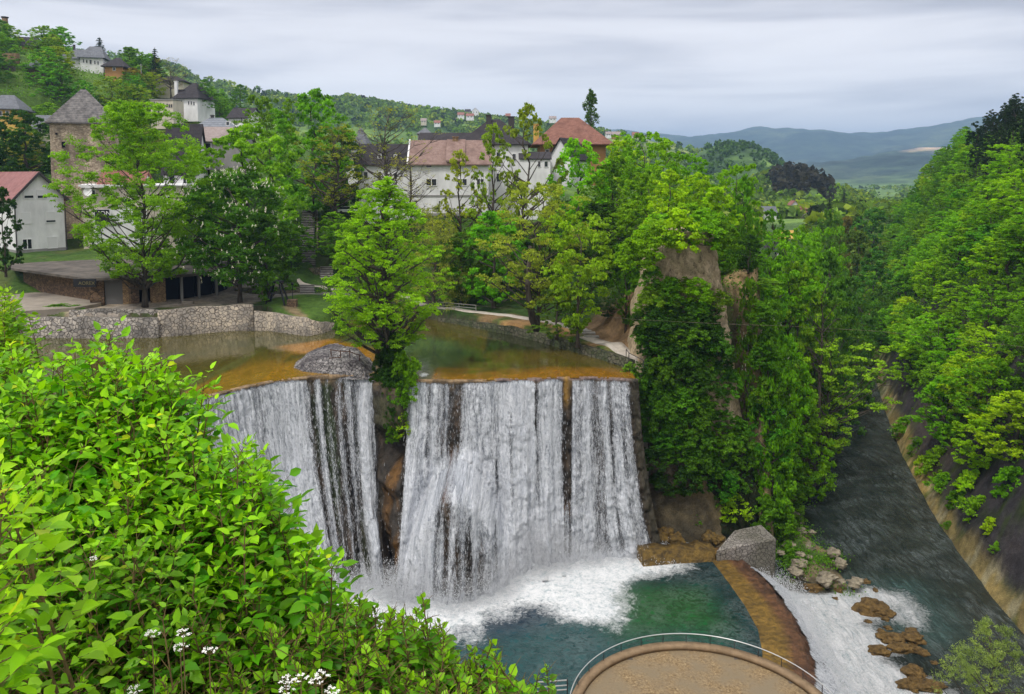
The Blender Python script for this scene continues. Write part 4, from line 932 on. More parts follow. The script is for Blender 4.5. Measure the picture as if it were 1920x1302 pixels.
        Vf, qf = leaf_quads(np.array(PP), .13, rg, .2, None, .9); fl = mesh_np(name+'_flowers', Vf, qf, m_flower, False)
    return {'trunk': me, 'crown': crown, 'flowers': fl, 'h': h, 'rad': rad*(1+.3*irr)}
m_flower = noisy('blossom', (.62,.60,.42), (.80,.79,.66), 5, .7, 0)
def conifer(name, h=10., rad=2., seed=0, n=2600, ls=.45):
    rg = np.random.default_rng(seed); P = []; nw = 15
    for w_ in range(nw):
        t = w_/nw; z0 = h*(.10+.88*t); R = rad*(1-t)**.85*rg.uniform(.85, 1.15)
        for b_ in range(9):
            a = rg.random()*6.28; L = R*rg.uniform(.7, 1.1)
            for s in np.linspace(.12, 1, max(3, int(14*L/rad))):
                P.append((math.cos(a)*L*s + rg.normal(0, .06), math.sin(a)*L*s + rg.normal(0, .06), z0 - L*s*.32 + rg.normal(0, .05)))
                P.append((math.cos(a)*L*s + rg.normal(0, .12), math.sin(a)*L*s + rg.normal(0, .12), z0 - L*s*.32 - .1 + rg.normal(0, .05)))
    P = np.array(P); V, q = leaf_quads(P, ls, rg, .4, None, .4)
    crown = mesh_np(name+'_crown', V, q, m_leaf, False, {'tone': rg.random(len(P))*.6})
    mb = MB().tube([(0,0,0), (0,0,h*.6), (0,0,h*.99)], [h*.02, h*.012, h*.003], 6)
    me = bpy.data.meshes.new(name+'_trunk'); me.from_pydata(mb.v, [], mb.f); me.materials.append(m_bark)
    return {'trunk': me, 'crown': crown, 'flowers': None, 'h': h, 'rad': rad}
COPIES = {}
def put_tree(proto, name, x, y, z, h, w_, color, label, cat, group=None, rz=None, sx=None):
    r = empty(name, (x, y, z), label, cat, group, rz=random.random()*6.28 if rz is None else rz)
    s = w_/(2*proto['rad']); r.scale = (s, s, h/proto['h'])
    t = ob('trunk', proto['trunk'], r); c_ = ob('crown', proto['crown'], r); c_.color = (*color, 1)
    if proto['flowers']: ob('blossom', proto['flowers'], r)
    return r
def T(proto, px, ptop, Y, wpx, color, label, name='broadleaf_tree', cat='tree', pbase=None, group=None, rz=None, zb=None, sink=.2):
    x, _, zt = at(px, ptop, Y)
    z0 = ZP(pbase, Y) if pbase is not None else (zb if zb is not None else Hs(x, Y)-sink)
    return put_tree(proto, name, x, Y, z0, max(zt-z0, 1.5)*1.03, wpx/F*Y*.99*1.06, color, label, cat, group, rz)
def jc(c, rg_, a=.18):
    k = 1+rg_.normal(0, a*.6); return (c[0]*k*(1+rg_.normal(0, a)), c[1]*k, c[2]*k*(1+rg_.normal(0, a)))
LIME, MID, DEEP, DARK = (.15,.33,.009), (.092,.235,.008), (.050,.150,.009), (.018,.058,.008)
YEL, OLIVE, WIL, BUD, PINE, YG = (.25,.32,.035), (.13,.19,.035), (.17,.23,.085), (.20,.19,.04), (.010,.028,.016), (.17,.32,.010)
# shared prototypes for woods
B1 = make_tree('t1', 10, 4.2, .12, 'round', 125, 105, .31, 11, cr=.14, limbs=10)
B2 = make_tree('t2', 10, 3.8, .10, 'ovoid', 115, 105, .31, 12, cr=.14, irr=.34, limbs=10)
B3 = make_tree('t3', 10, 4.8, .15, 'fan', 125, 105, .31, 13, cr=.14, flat=.45, up=1.0, irr=.32, limbs=12)
B4 = make_tree('t4', 10, 3.6, .06, 'dome', 115, 98, .29, 14, cr=.14, flat=.5, up=.9, irr=.3, limbs=8)
OPEN1 = make_tree('t5', 10, 3.6, .22, 'ovoid', 62, 70, .26, 15, irr=.42, limbs=50, cr=.13, sub=3)
SPRUCE = conifer('spruce', seed=1)
PINEP = make_tree('pine', 10, 2.4, .30, 'ovoid', 60, 84, .30, 17, flat=.7, irr=.5, limbs=26, cr=.2)
SHRUB = make_tree('shrub', 3, 2.0, .02, 'dome', 52, 112, .24, 18, limbs=12, tr=.01, cr=.24, irr=.3)
SHRUB2 = make_tree('shrub2', 3, 1.9, .02, 'round', 44, 105, .22, 19, limbs=12, tr=.01, cr=.26, irr=.45, up=1.0)
WOOD = [B1, B2, B3, B4]

# ---- single trees one can pick out
MAPLE = make_tree('maple', 24, 8.8, .16, 'round', 400, 203, .27, 31, flat=.62, cr=.115, irr=.30, surf=.45, limbs=90, tr=.014, sub=3, up=.9, trunk_top=.9, limb_r=.5)
x_, y_ = G(255, 576, 3.5)
T(MAPLE, 257, 200, y_, 240, (.10,.245,.011), 'tall airy light green tree standing alone on the plaza above the pale pond wall', 'plaza_tree', pbase=576, rz=.4)
CHEST = make_tree('chestnut', 16, 6.2, .22, 'round', 130, 210, .34, 32, flat=.6, cr=.17, irr=.2, limbs=40, tr=.018, flowers=130)
x_, y_ = G(446, 574, 3.0)
T(CHEST, 443, 328, y_, 190, (.035,.12,.012), 'dark chestnut tree covered in cream blossom candles on the plaza', 'chestnut_tree', pbase=574, rz=1.0)
T(B2, 500, 400, y_+1.5, 125, (.045,.13,.016), 'dark leafy tree with a leaning grey trunk between the chestnut and the stairs', 'broadleaf_tree', pbase=573)
CTR = make_tree('river_tree', 24, 8.0, .22, 'ovoid', 540, 154, .25, 33, flat=.55, cr=.10, irr=.22, surf=.35, limbs=130, tr=.026, up=1.0, sub=2, trunk_top=.96, droop=.6)
ctr = T(CTR, 722, 345, 97.5, 225, (.13,.30,.011), 'big light green tree leaning out between the two waterfalls', 'leaning_tree', zb=-1.2, rz=2.0)
# ivy sleeve on its trunk
rg = np.random.default_rng(4); n = 5200; a = rg.random(n)*6.28; hz_ = rg.random(n)**.8*10-1.6
cx0, cy0 = ctr.location.x, ctr.location.y
P = np.stack([cx0+np.cos(a)*(.75+.35*rg.random(n)), cy0+np.sin(a)*(.75+.35*rg.random(n)), hz_], 1)
V, q = leaf_quads(P, .24, rg, .3); o = ob('trunk_ivy', mesh_np('ivy', V, q, m_leaf, False, {'tone': rg.random(n)*.7})); o.color = (.028,.08,.012, 1)
tagp(o, 'dark ivy climbing the trunk of the tree between the falls', 'ivy')
T(B1, 455, 243, 150, 215, (.10,.25,.012), 'rounded bright green tree behind and above the blossoming chestnut')
T(B2, 395, 330, 146, 95, (.05,.15,.02), 'deep green tree squeezed between the plaza tree and the chestnut')
T(B1, 585, 178, 172, 150, (.07,.22,.01), 'tallest dense green tree behind the stairs', pbase=420)
T(B3, 503, 186, 176, 105, (.075,.18,.015), 'broad yellowish green tree left of the tallest dense one', pbase=400)
T(B1, 640, 250, 178, 100, (.03,.08,.015), 'dark shadowy tree behind the brown budding tree', pbase=420)
BUDT = make_tree('budding', 14, 4.6, .18, 'round', 110, 56, .22, 35, irr=.4, limbs=90, cr=.13, sub=4, tr=.02, surf=.4)
BARE = make_tree('bare', 14, 4.6, .25, 'fan', 80, 21, .18, 36, irr=.5, limbs=78, cr=.14, sub=6, tr=.017)
T(BUDT, 625, 238, 163, 140, (.125,.185,.028), 'olive budding tree with dark twisting limbs above the stairs', 'budding_tree', pbase=410)
T(BARE, 722, 196, 160, 150, (.14,.20,.03), 'nearly bare tree with sprawling branches before the grey roof', 'bare_tree', pbase=420)
T(BARE, 770, 290, 152, 90, (.21,.26,.04), 'thin nearly bare tree against the left end of the white house', 'bare_tree', pbase=440)
WILLOW = make_tree('willow', 12, 5.0, .1, 'dome', 100, 147, .24, 37, flat=.9, irr=.25, limbs=30, up=.1, asp=.28, droop=1.5)
T(WILLOW, 812, 388, 136, 145, (.15,.215,.075), 'grey green willow tree right of the tree between the falls', 'willow_tree')
T(OPEN1, 862, 288, 152, 105, (.17,.25,.03), 'thin airy tree in front of the white house windows', 'airy_tree')
T(OPEN1, 925, 240, 150, 115, (.12,.23,.02), 'slim airy tree crossing the tiled roof end', 'airy_tree')
T(OPEN1, 985, 203, 148, 130, (.12,.20,.025), 'tallest slim tree rising above the dark and tiled roofs', 'airy_tree')
T(B1, 1085, 268, 152, 125, (.11,.32,.008), 'vivid lime green tree before the orange house', pbase=470)
YELT = make_tree('yellowish', 14, 5.6, .2, 'round', 120, 126, .24, 38, flat=.5, irr=.35, limbs=60, sub=3, cr=.15, tr=.016)
x_, y_ = G(975, 620, 1.3)
T(YELT, 1010, 345, y_, 200, (.15,.235,.045), 'wide yellowish grey tree with twin trunks on the dirt bank', 'twin_trunk_tree', pbase=622, rz=.7)
MB().tube([(0,0,0),(-.9,0,1.4),(-1.5,.1,4.2),(-1.2,0,8)], [.5,.42,.34,.2], 8).build('second_trunk', m_bark, [o for o in bpy.data.objects if o.name == 'twin_trunk_tree'][0], True)
x_, y_ = G(1080, 650, 1.2)
T(B3, 1085, 405, y_, 150, (.12,.25,.016), 'yellow green tree in flat tiers beside the winding path', pbase=652)
T(B4, 1045, 520, G(1045,640,1.2)[1], 85, (.06,.13,.02), 'small ivy covered tree leaning by the pond bank path', pbase=638)
T(B2, 925, 395, 137, 130, (.075,.26,.012), 'fresh green tree behind the yellowish twin trunk tree')
for k_, (a_, p_, y2_, w2_, c2_) in enumerate([(330,420,150,110,DEEP),(378,440,147,90,DARK),(545,420,151,90,DEEP),(625,400,157,80,MID),(655,420,153,90,DEEP),(300,455,147,80,MID)]): T(WOOD[k_ % 4], a_, p_, y2_, w2_, c2_, ['deep green tree in front of the shop building, right of the plaza trunk','very dark tree behind the open bays of the market building','deep green tree just left of the upper stairs','mid green bush like tree right of the upper stairs','deep green tree between the stairs and the leaning tree','small mid green tree peeping over the flat roof'][k_])
T(B1, 865, 440, 141, 100, (.055,.12,.025), 'dull green tree right of the willow')
# hillside wood left of the spire and plateau wood
zone = [(880,430,146,100,DEEP),(960,430,146,110,DEEP),(840,450,150,80,DARK),(1030,420,144,110,DARK),(1150,300,150,110,DEEP),(1120,380,141,110,DARK),(1170,440,128,110,DARK),(1130,470,132,95,DARK),(1185,520,122,70,DARK),
        (1170,262,175,95,YG),(1205,250,165,110,MID),(1250,268,155,110,MID),(1215,330,135,120,MID),(1180,380,128,100,MID),(1290,290,140,100,MID),(1255,325,122,110,YG),(1310,330,120,100,LIME),(1345,350,118,95,LIME),(1380,312,126,95,MID),(1395,340,122,85,(.06,.2,.012)),(1400,420,118,60,DEEP),(1235,400,112,110,MID),(1175,460,112,80,DEEP),(1300,385,110,110,MID),(1345,400,110,80,(.06,.18,.012)),(1400,470,113,50,DARK),(1140,560,118,70,DARK),(1160,290,185,110,MID),(1120,330,178,80,MID)]
shade_name = lambda c_: 'dark green' if c_[1] < .1 else 'deep green' if c_[1] < .18 else 'mid green' if c_[1] < .25 else 'light green'
rgz = np.random.default_rng(77)
for k, (a, b_, Yy, w_, c_) in enumerate(zone):
    side = 'behind the twin trunk tree' if a < 1100 else ('above the path, left of the limestone spire' if a < 1215 else 'on the plateau behind the limestone spire')
    T(WOOD[k % 4], a, b_, Yy, w_, jc(c_, rgz, .1), f'{shade_name(c_)} leafy tree {side}', group='trees crowding '+side)
# ---- left bank of the river
bank = [(1450,400,138,105,DEEP,OPEN1),(1478,440,128,150,(.075,.24,.012),B3),(1430,520,118,100,DEEP,B1),(1425,600,112,90,(.06,.2,.02),B2),(1500,500,126,120,(.09,.23,.012),B1),(1550,470,140,120,(.055,.15,.025),B2),(1530,560,130,130,(.06,.16,.02),B3),(1585,520,150,110,(.05,.14,.03),B4),(1470,640,115,120,MID,B1),(1420,700,108,90,MID,B2),(1440,780,106,110,DEEP,B1),(1500,700,118,120,MID,B4),(1460,840,108,110,(.06,.18,.012),B2),(1520,800,116,90,MID,B1),(1590,600,165,110,(.055,.13,.02),B1),(1610,560,190,90,(.06,.15,.02),B3),(1560,400,260,70,(.05,.15,.02),B1),(1610,430,240,80,(.06,.13,.03),B2),(1640,470,220,90,(.05,.14,.03),B4),(1655,540,205,70,(.05,.13,.025),B1),(1500,428,210,70,(.10,.25,.012),B1),(1545,430,185,90,(.09,.24,.012),B3),(1590,405,300,60,(.09,.12,.04),B2),(1640,395,320,90,(.04,.13,.03),B1),(1690,400,330,80,(.05,.15,.02),B4),(1480,900,107,80,(.05,.15,.015),B4)]
bank += [(1445,560,102,85,DEEP,B2),(1455,660,101.5,95,MID,B1),(1445,745,101,85,(.06,.19,.015),B2),(1455,800,101.5,95,MID,B4),(1405,440,106,60,DARK,B2),(1408,520,103,55,DEEP,B2)]
for k, (a, b_, Yy, w_, c_, pr) in enumerate(bank):
    lowb = ('low beside the spire foot' if a < 1450 else 'low above the river edge') if b_ > 590 else (('halfway down, right of the spire' if a < 1500 else 'halfway down to the river') if b_ > 490 else ('high on the gorge rim' if a < 1500 else 'high at the head of the gorge' if a < 1600 else 'high where the river bends'))
    T(pr, a, b_, Yy, w_, jc(c_, rgz, .12), f'{shade_name(c_)} left bank tree {lowb}', group='trees on the left bank of the river, '+lowb)
RIVT = make_tree('river_edge', 12, 5.6, .18, 'fan', 130, 120, .25, 39, flat=.38, irr=.35, limbs=80, sub=3, cr=.13, up=1.2, tr=.018)
T(RIVT, 1560, 640, 124, 195, (.13,.28,.02), 'wide light green tree reaching over the dark river', 'river_edge_tree', zb=-22.5, rz=1.2)
T(CHEST, 1418, 590, 107, 110, (.055,.18,.015), 'small blossoming chestnut tree right of the spire', 'chestnut_tree', zb=-16)
DEAD = make_tree('dead', 12, 3.0, .3, 'fan', 26, 7, .1, 40, limbs=26, sub=5, tr=.02)
T(DEAD, 1545, 500, 122, 80, (.08,.1,.03), 'bare dead forked tree standing out above the left river bank', 'dead_tree', zb=-15)

# ---- right slope wood
rgf = np.random.default_rng(5); pts = []
for _ in range(9000):
    y_ = rgf.uniform(58, 400); x_ = float(bankX(y_)) + rgf.uniform(4, 85)
    d = float(dline(np.array([x_]), np.array([y_]), RBANK + [far_r])[0])
    if d < np.interp(y_, [90, 108, 130, 190], [9, 4.2, 2.6, 2.0]): continue
    m_ = 4.2 + .006*y_ + max(0, d-25)*.04
    if any((p[0]-x_)**2 + (p[1]-y_)**2 < m_*m_ for p in pts): continue
    pts.append((x_, y_, d))
def proj(x, y, z):
    zz = z-CZ; dep = y*cp - zz*sp; u = y*sp + zz*cp
    return CX + F*x/dep, CY - F*u/dep, dep
PX_, PY_ = np.array([p[0] for p in pts]), np.array([p[1] for p in pts]); PH = H(PX_, PY_)
cnt = 0; rows_ = []
for (x_, y_, d), z_ in zip(pts, PH):
    a, b_, dp = proj(x_, y_, z_+7)
    if a > 2090 or a < 1550 or dp < 40: continue
    rows_.append((dp, x_, y_, z_, d, a, b_))
rows_.sort(); rows_ = rows_[:300]
for dp, x_, y_, z_, d, a, b_ in rows_:
    hgt = rgf.uniform(7.0, 11.5)*(1.0 if y_ < 250 else .9); w_ = hgt*rgf.uniform(.85, 1.1)
    u = rgf.random(); c_ = (.125,.31,.008) if u < .45 else (.09,.245,.008) if u < .75 else (.06,.175,.010) if u < .88 else (.17,.32,.010)
    if a > 1830 and b_ < 330 and a + b_*.15 > 1870 and b_ < 300:
        put_tree(PINEP, 'pine_tree', x_, y_, z_-.3, hgt*1.15, w_*.6, jc(PINE, rgf, .1), 'dark pine tree on the crest of the right slope', 'tree', 'dark pines on the crest of the right slope'); continue
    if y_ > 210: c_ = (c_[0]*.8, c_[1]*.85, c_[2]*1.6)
    zl = 'low' if d < 15 else 'fairly low' if d < 24 else 'halfway up' if d < 36 else 'high' if d < 52 else 'topmost'
    lv = 'level with the lower rapids' if y_ < 92 else 'level with the stone pier' if y_ < 112 else 'level with the narrowing river' if y_ < 140 else 'beyond the limestone spire' if y_ < 180 else 'towards the river bend' if y_ < 230 else 'past the river bend' if y_ < 300 else 'at the head of the valley'
    zl = zl + ' on the right slope, ' + lv
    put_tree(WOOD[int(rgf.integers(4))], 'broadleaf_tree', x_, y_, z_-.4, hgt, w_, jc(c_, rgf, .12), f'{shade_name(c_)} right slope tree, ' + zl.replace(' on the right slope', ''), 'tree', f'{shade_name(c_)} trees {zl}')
# undergrowth that closes the gaps between trunks: leaf litter of low shoots, uncountable
def undergrowth(name, label, X_, Y_, sz, col_, per=34, spread=1.5, hgt=1.6, seed=0):
    rg = np.random.default_rng(seed); Z_ = H(X_, Y_); n = len(X_)
    g = rg.normal(0, 1, (n, per, 3)); g[..., 0:2] *= spread*.5; g[..., 2] = np.abs(g[..., 2])*hgt*.5
    P = (np.stack([X_, Y_, Z_], 1)[:, None, :] + g).reshape(-1, 3)
    V, q = leaf_quads(P, sz, rg, .8); tn = (rg.random((n, 1))*.5 + rg.random((n, per))*.5).ravel()
    o = ob(name, mesh_np(name, V, q, m_leaf, False, {'tone': tn})); o.color = (*col_, 1); tagp(o, label, kind='stuff'); return o
n = 5200; yy = rgf.uniform(62, 330, n); xx = bankX(yy) + rgf.uniform(5, 70, n)
dd = dline(xx, yy, RBANK); k = dd > np.interp(yy, [90, 108, 130, 190], [8, 3.6, 2.0, 1.6]) + 1.5*fbm(xx, yy, .1, 2, 3); undergrowth('slope_undergrowth', 'low leafy undergrowth covering the right slope', xx[k], yy[k], .55, (.055,.15,.014), 26, 2.4, 2.2, 1)
n = 2600; xx = rgf.uniform(8, 75, n); yy = rgf.uniform(103, 230, n); sg = sdpoly(xx, yy, GORGE); zz_ = H(xx, yy); k = (sg > .6) & ((zz_ > 4) | (yy > 122) | (xx > 36)) & (xx < bankX(yy)) & (sdpoly(xx, yy, foot) > 2)
undergrowth('plateau_undergrowth', 'dark undergrowth on the gorge rim and its walls', xx[k], yy[k], .5, (.035,.10,.014), 26, 2.2, 1.8, 2)
n = 1500; xx = rgf.uniform(-62, 12, n); yy = rgf.uniform(143, 172, n); st_ = (xx > -41.5) & (xx < -34.5); undergrowth('slope_thicket', 'low green growth on the slope below the white house', xx[~st_], yy[~st_], .42, (.05,.13,.016), 22, 1.9, 1.2, 3)
n = 300; isl_x = rgf.uniform(22, 46, n); isl_y = rgf.uniform(88, 118, n); k = (sdpoly(isl_x, isl_y, islet) < 0) & (H(isl_x, isl_y) > -24.2)
undergrowth('bank_scrub', 'small green scrub on the stony bank beside the pier', isl_x[k], isl_y[k], .28, (.05,.15,.012), 60, 1.6, 1.1, 4)

# ---- hill on the left
pts = []
for _ in range(9000):
    y_ = rgf.uniform(215, 415); a = rgf.uniform(-40, 470); x_ = (a-960)/1500*y_
    m_ = 5.2 + (y_-200)*.009
    if any((p[0]-x_)**2 + (p[1]-y_)**2 < m_*m_ for p in pts): continue
    pts.append((x_, y_))
PX_, PY_ = np.array([p[0] for p in pts]), np.array([p[1] for p in pts]); PH = H(PX_, PY_)
HILL = []
def hill_ok(a, b_):   # keep the houses and open slopes clear
    for x0_, x1_, y0_, y1_ in ((118,195,88,128),(190,232,106,134),(45,84,114,140),(268,330,182,226),(312,372,150,200),(420,466,204,238),(0,34,97,122),(18,70,66,88),(290,345,148,172),(0,36,178,218),(372,432,220,262)):
        if x0_-2 < a < x1_+2 and y0_-4 < b_ < y1_+6: return False
    return True
for (x_, y_), z_ in zip(pts, PH):
    hgt = rgf.uniform(9, 14.5); a, b_, dp = proj(x_, y_, z_+hgt*.9); a2, b2, _ = proj(x_, y_, z_+hgt*.35)
    if not (-40 < a < 480) or not hill_ok(a, b_) or not hill_ok(a, b2): continue
    if b_ > 262 or (84 < a < 232 and b_ > 225) or (a > 300 and b_ > 245): continue
    HILL.append((y_, x_, z_, hgt, a))
print('hill', len(HILL)); rgf.shuffle(HILL); HILL = HILL[:300]
for y_, x_, z_, hgt, a in HILL:
    u = rgf.random(); c_ = (.085,.22,.02) if u < .4 else (.055,.15,.022) if u < .7 else (.13,.24,.03) if u < .86 else (.125,.15,.04)
    zl = 'low on the town hill behind the roofs' if y_ < 262 else ('halfway up the town hill' if y_ < 330 else 'near the crest of the town hill')
    nm = 'brownish' if c_[0] >= c_[1] else shade_name(c_)
    put_tree(WOOD[int(rgf.integers(4))], 'hill_tree', x_, y_, z_-.3, hgt, hgt*rgf.uniform(.85, 1.15), jc(c_, rgf, .12), f'{nm} tree {zl}', 'tree', f'{nm} trees {zl}')
n = 3800; yy = rgf.uniform(200, 430, n); xx = (rgf.uniform(-80, 900, n)-960)/1500*yy
undergrowth('hill_scrub', 'bushes and hedges between the trees of the town hill', xx, yy, .8, (.06,.165,.02), 18, 3.0, 2.0, 6)
T(SPRUCE, 186, 70, 330, 38, (.012,.035,.022), 'dark spruce tree behind the white house on the hill', 'spruce_tree', pbase=118)
T(SPRUCE, 290, 90, 330, 36, (.012,.035,.022), 'dark spruce tree on the hill above the slate roofed house', 'spruce_tree', pbase=150)
T(BARE, 318, 108, 315, 62, (.14,.16,.05), 'brown leafless tree on the hill above the slate roofed house', 'bare_tree', pbase=185)
T(B4, 384, 150, 290, 42, (.05,.15,.03), 'round green tree right of the slate roofed hill house', 'round_tree', pbase=205)
T(B4, 450, 160, 280, 44, (.05,.15,.03), 'round dark green tree above the small white house', 'round_tree', pbase=215)
T(B1, 45, 212, 190, 125, (.018,.065,.012), 'very dark dense tree left of the stone tower', pbase=360)
T(B1, -15, 225, 184, 95, (.018,.06,.012), 'very dark tree cut by the left picture edge beside the white gabled house', pbase=400)
T(B2, 2, 350, 132, 66, (.015,.055,.012), 'dark tree at the left edge in front of the white gabled house', pbase=520)
POPL = make_tree('poplar', 12, 1.5, .02, 'col', 90, 98, .26, 41, flat=1.2, cr=.42, irr=.15, limbs=16, up=.2)
T(POPL, 1108, 172, 230, 26, (.04,.10,.03), 'slim dark poplar tree behind the orange house', 'poplar_tree', pbase=300)
T(SPRUCE, 1520, 385, 330, 26, (.02,.03,.022), 'dark reddish spruce tree near the valley houses', 'spruce_tree', pbase=425)
T(SPRUCE, 1555, 370, 380, 26, (.02,.045,.022), 'dark spruce tree right of the valley houses', 'spruce_tree', pbase=405)
T(SPRUCE, 1583, 355, 420, 24, (.018,.035,.022), 'dark spruce tree at the mouth of the valley', 'spruce_tree', pbase=395)

# ---- far woods: thousands of crowns on the hills, one object
rg = np.random.default_rng(9); n = 30000
azp = rg.uniform(-700, 2100, n); r0 = np.exp(rg.uniform(np.log(440), np.log(2500), n)); vk = (azp > 1290) & (azp < 1680) & (rg.random(n) < .35); r0 = np.where(vk, rg.uniform(290, 620, n), r0); a = (azp-960)/1500; y_ = r0/np.sqrt(1+a*a); x_ = a*y_
m1 = fbm(x_, y_, 1/260., 4, 23) + .35*fbm(x_, y_, 1/45., 4, 22) + .25*fbm(x_, y_, 1/90., 2, 55)
z_ = H(x_, y_, False)
in_pine = (azp > 1445) & (azp < 1560) & (r0 > 640) & (r0 < 860); in_knoll = (azp > 1318) & (azp < 1468) & (r0 > 950) & (r0 < 1250)
topk = (azp > 600) & (azp < 690) & (r0 > 1480) & (r0 < 1720)
keep = (m1 > .19) | ((azp > 1600) & (m1 > 0)) | (rg.random(n) < .10) | in_pine | in_knoll | topk | vk
keep &= ~((azp > 1415) & (azp < 1535) & (r0 < 455))
keep &= ~((y_ < 560) & (x_ > 60) & (z_ < -2) & (rg.random(n) < .5))
x_, y_, z_, r0 = x_[keep], y_[keep], z_[keep], r0[keep]; ip, ik = in_pine[keep], in_knoll[keep]|topk[keep]
n = len(x_); per = 20; hh = rg.uniform(5, 10, n)*(1+.25*(r0 > 1200)); g = rg.normal(0, 1, (n, per, 3)); g /= np.linalg.norm(g, axis=2)[..., None]
g *= hh[:, None, None]*np.array([.46, .46, .42]); g[..., 2] = g[..., 2] + hh[:, None]*.45
g[ip] *= np.array([.6, .6, 1.5])
P = (np.stack([x_, y_, z_], 1)[:, None, :]+g).reshape(-1, 3); V, q = leaf_quads(P, np.repeat(hh*.50, per), rg, .5, None, .9)
lc = np.tile(C3(.065,.14,.028), (n, 1))*(1+.35*rg.normal(0, 1, (n, 1))); yl = rg.random(n) < .22; lc[yl] = C3(.13,.22,.035); lc[ik] = C3(.032,.085,.016)*(1+.2*rg.normal(0, 1, (ik.sum(), 1))); lc[ip] = C3(.022,.024,.022); lc = np.clip(lc, .005, 1)
o = ob('far_woods', mesh_np('far_woods', V, q, m_leafc, False, {'lcol': np.repeat(lc, per, 0), 'tone': rg.random(n*per)*.7})); tagp(o, 'woods and hedgerows on the far green hills', kind='stuff')

# ---- shrubs clinging to the spire and the rib between the falls
def inpoly(a, b_, poly): return float(sdpoly(np.array([float(a)]), np.array([float(b_)]), poly)[0]) < 0
cover = [(1208,530),(1235,535),(1262,540),(1290,530),(1320,538),(1342,552),(1338,600),(1350,640),(1362,680),(1352,745),(1375,790),(1402,860),(1385,905),(1350,925),(1310,880),(1285,850),(1225,815),(1180,765),(1172,735),(1178,700),(1205,670),(1200,600),(1205,540)]
rgs = np.random.default_rng(15); sp_ = []
for _ in range(4000):
    a, b_ = rgs.uniform(1170, 1410), rgs.uniform(480, 940)
    if not inpoly(a, b_, cover) or any((p[0]-a)**2+(p[1]-b_)**2 < 19**2 for p in sp_): continue
    sp_.append((a, b_))
for a, b_ in sp_:
    f = (a-1290)/90.; Yy = 98.4 + 2.6*f*f*(1 if a > 1290 else .6) - 1.0*rgs.random(); x, y, z = at(a, b_+10, Yy)
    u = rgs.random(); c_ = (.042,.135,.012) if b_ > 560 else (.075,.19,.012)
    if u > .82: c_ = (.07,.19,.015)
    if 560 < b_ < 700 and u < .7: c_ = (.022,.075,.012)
    pos = ('upper' if b_ < 590 else 'middle' if b_ < 700 else 'lower' if b_ < 810 else 'lowest') + (' left part' if a < 1255 else ' centre' if a < 1325 else ' right part')
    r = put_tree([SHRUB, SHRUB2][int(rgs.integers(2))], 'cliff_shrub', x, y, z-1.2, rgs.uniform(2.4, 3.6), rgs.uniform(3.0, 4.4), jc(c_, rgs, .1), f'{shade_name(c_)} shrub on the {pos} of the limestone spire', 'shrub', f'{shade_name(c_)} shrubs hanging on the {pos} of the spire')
    r.rotation_euler[0] = .35
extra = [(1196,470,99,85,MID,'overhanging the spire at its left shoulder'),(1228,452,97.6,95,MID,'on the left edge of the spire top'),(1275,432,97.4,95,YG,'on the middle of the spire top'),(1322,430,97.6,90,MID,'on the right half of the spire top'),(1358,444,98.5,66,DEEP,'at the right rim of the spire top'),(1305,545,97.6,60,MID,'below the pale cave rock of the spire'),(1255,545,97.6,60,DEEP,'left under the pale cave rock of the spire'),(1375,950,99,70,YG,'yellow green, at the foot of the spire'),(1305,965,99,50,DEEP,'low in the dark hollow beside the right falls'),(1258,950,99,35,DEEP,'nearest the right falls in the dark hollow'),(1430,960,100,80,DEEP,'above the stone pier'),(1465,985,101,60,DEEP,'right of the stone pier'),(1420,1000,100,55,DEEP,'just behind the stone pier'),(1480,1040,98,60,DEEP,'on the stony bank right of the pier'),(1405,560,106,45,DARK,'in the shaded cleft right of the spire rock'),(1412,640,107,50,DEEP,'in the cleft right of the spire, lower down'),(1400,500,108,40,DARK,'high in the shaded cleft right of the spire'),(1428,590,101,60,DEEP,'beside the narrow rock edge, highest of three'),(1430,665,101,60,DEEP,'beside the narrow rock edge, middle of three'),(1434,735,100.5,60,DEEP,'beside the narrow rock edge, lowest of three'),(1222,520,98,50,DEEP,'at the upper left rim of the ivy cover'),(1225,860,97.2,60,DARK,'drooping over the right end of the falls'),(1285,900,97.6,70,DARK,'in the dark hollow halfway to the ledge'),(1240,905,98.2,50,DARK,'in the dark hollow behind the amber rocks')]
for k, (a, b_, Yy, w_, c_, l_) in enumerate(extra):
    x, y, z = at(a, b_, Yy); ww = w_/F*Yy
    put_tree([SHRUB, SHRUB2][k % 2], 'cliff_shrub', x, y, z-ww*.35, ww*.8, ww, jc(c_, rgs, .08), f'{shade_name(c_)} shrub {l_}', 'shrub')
for k, (a, b_, Yy, w_, c_) in enumerate([(742,672,95.2,56,DARK),(752,700,93.9,60,DEEP),(735,722,93.4,50,DARK),(762,728,93.2,46,MID),(750,752,92.9,52,DEEP),(738,780,92.6,42,DARK),(752,800,92.3,38,YG),(712,690,95.6,42,DARK),(774,694,95,36,MID),(736,815,92.2,28,DEEP),(722,712,94.4,40,DARK),(765,705,94.2,40,MID)]):
    x, y, z = at(a, b_, Yy); ww = w_/F*Yy
    put_tree([SHRUB2, SHRUB][k % 2], 'hanging_shrub', x, y, z-ww*.5, ww*1.25, ww, jc(c_, rgs, .08), 'green plants hanging down the rib between the two waterfalls', 'shrub', 'plants hanging between the falls')
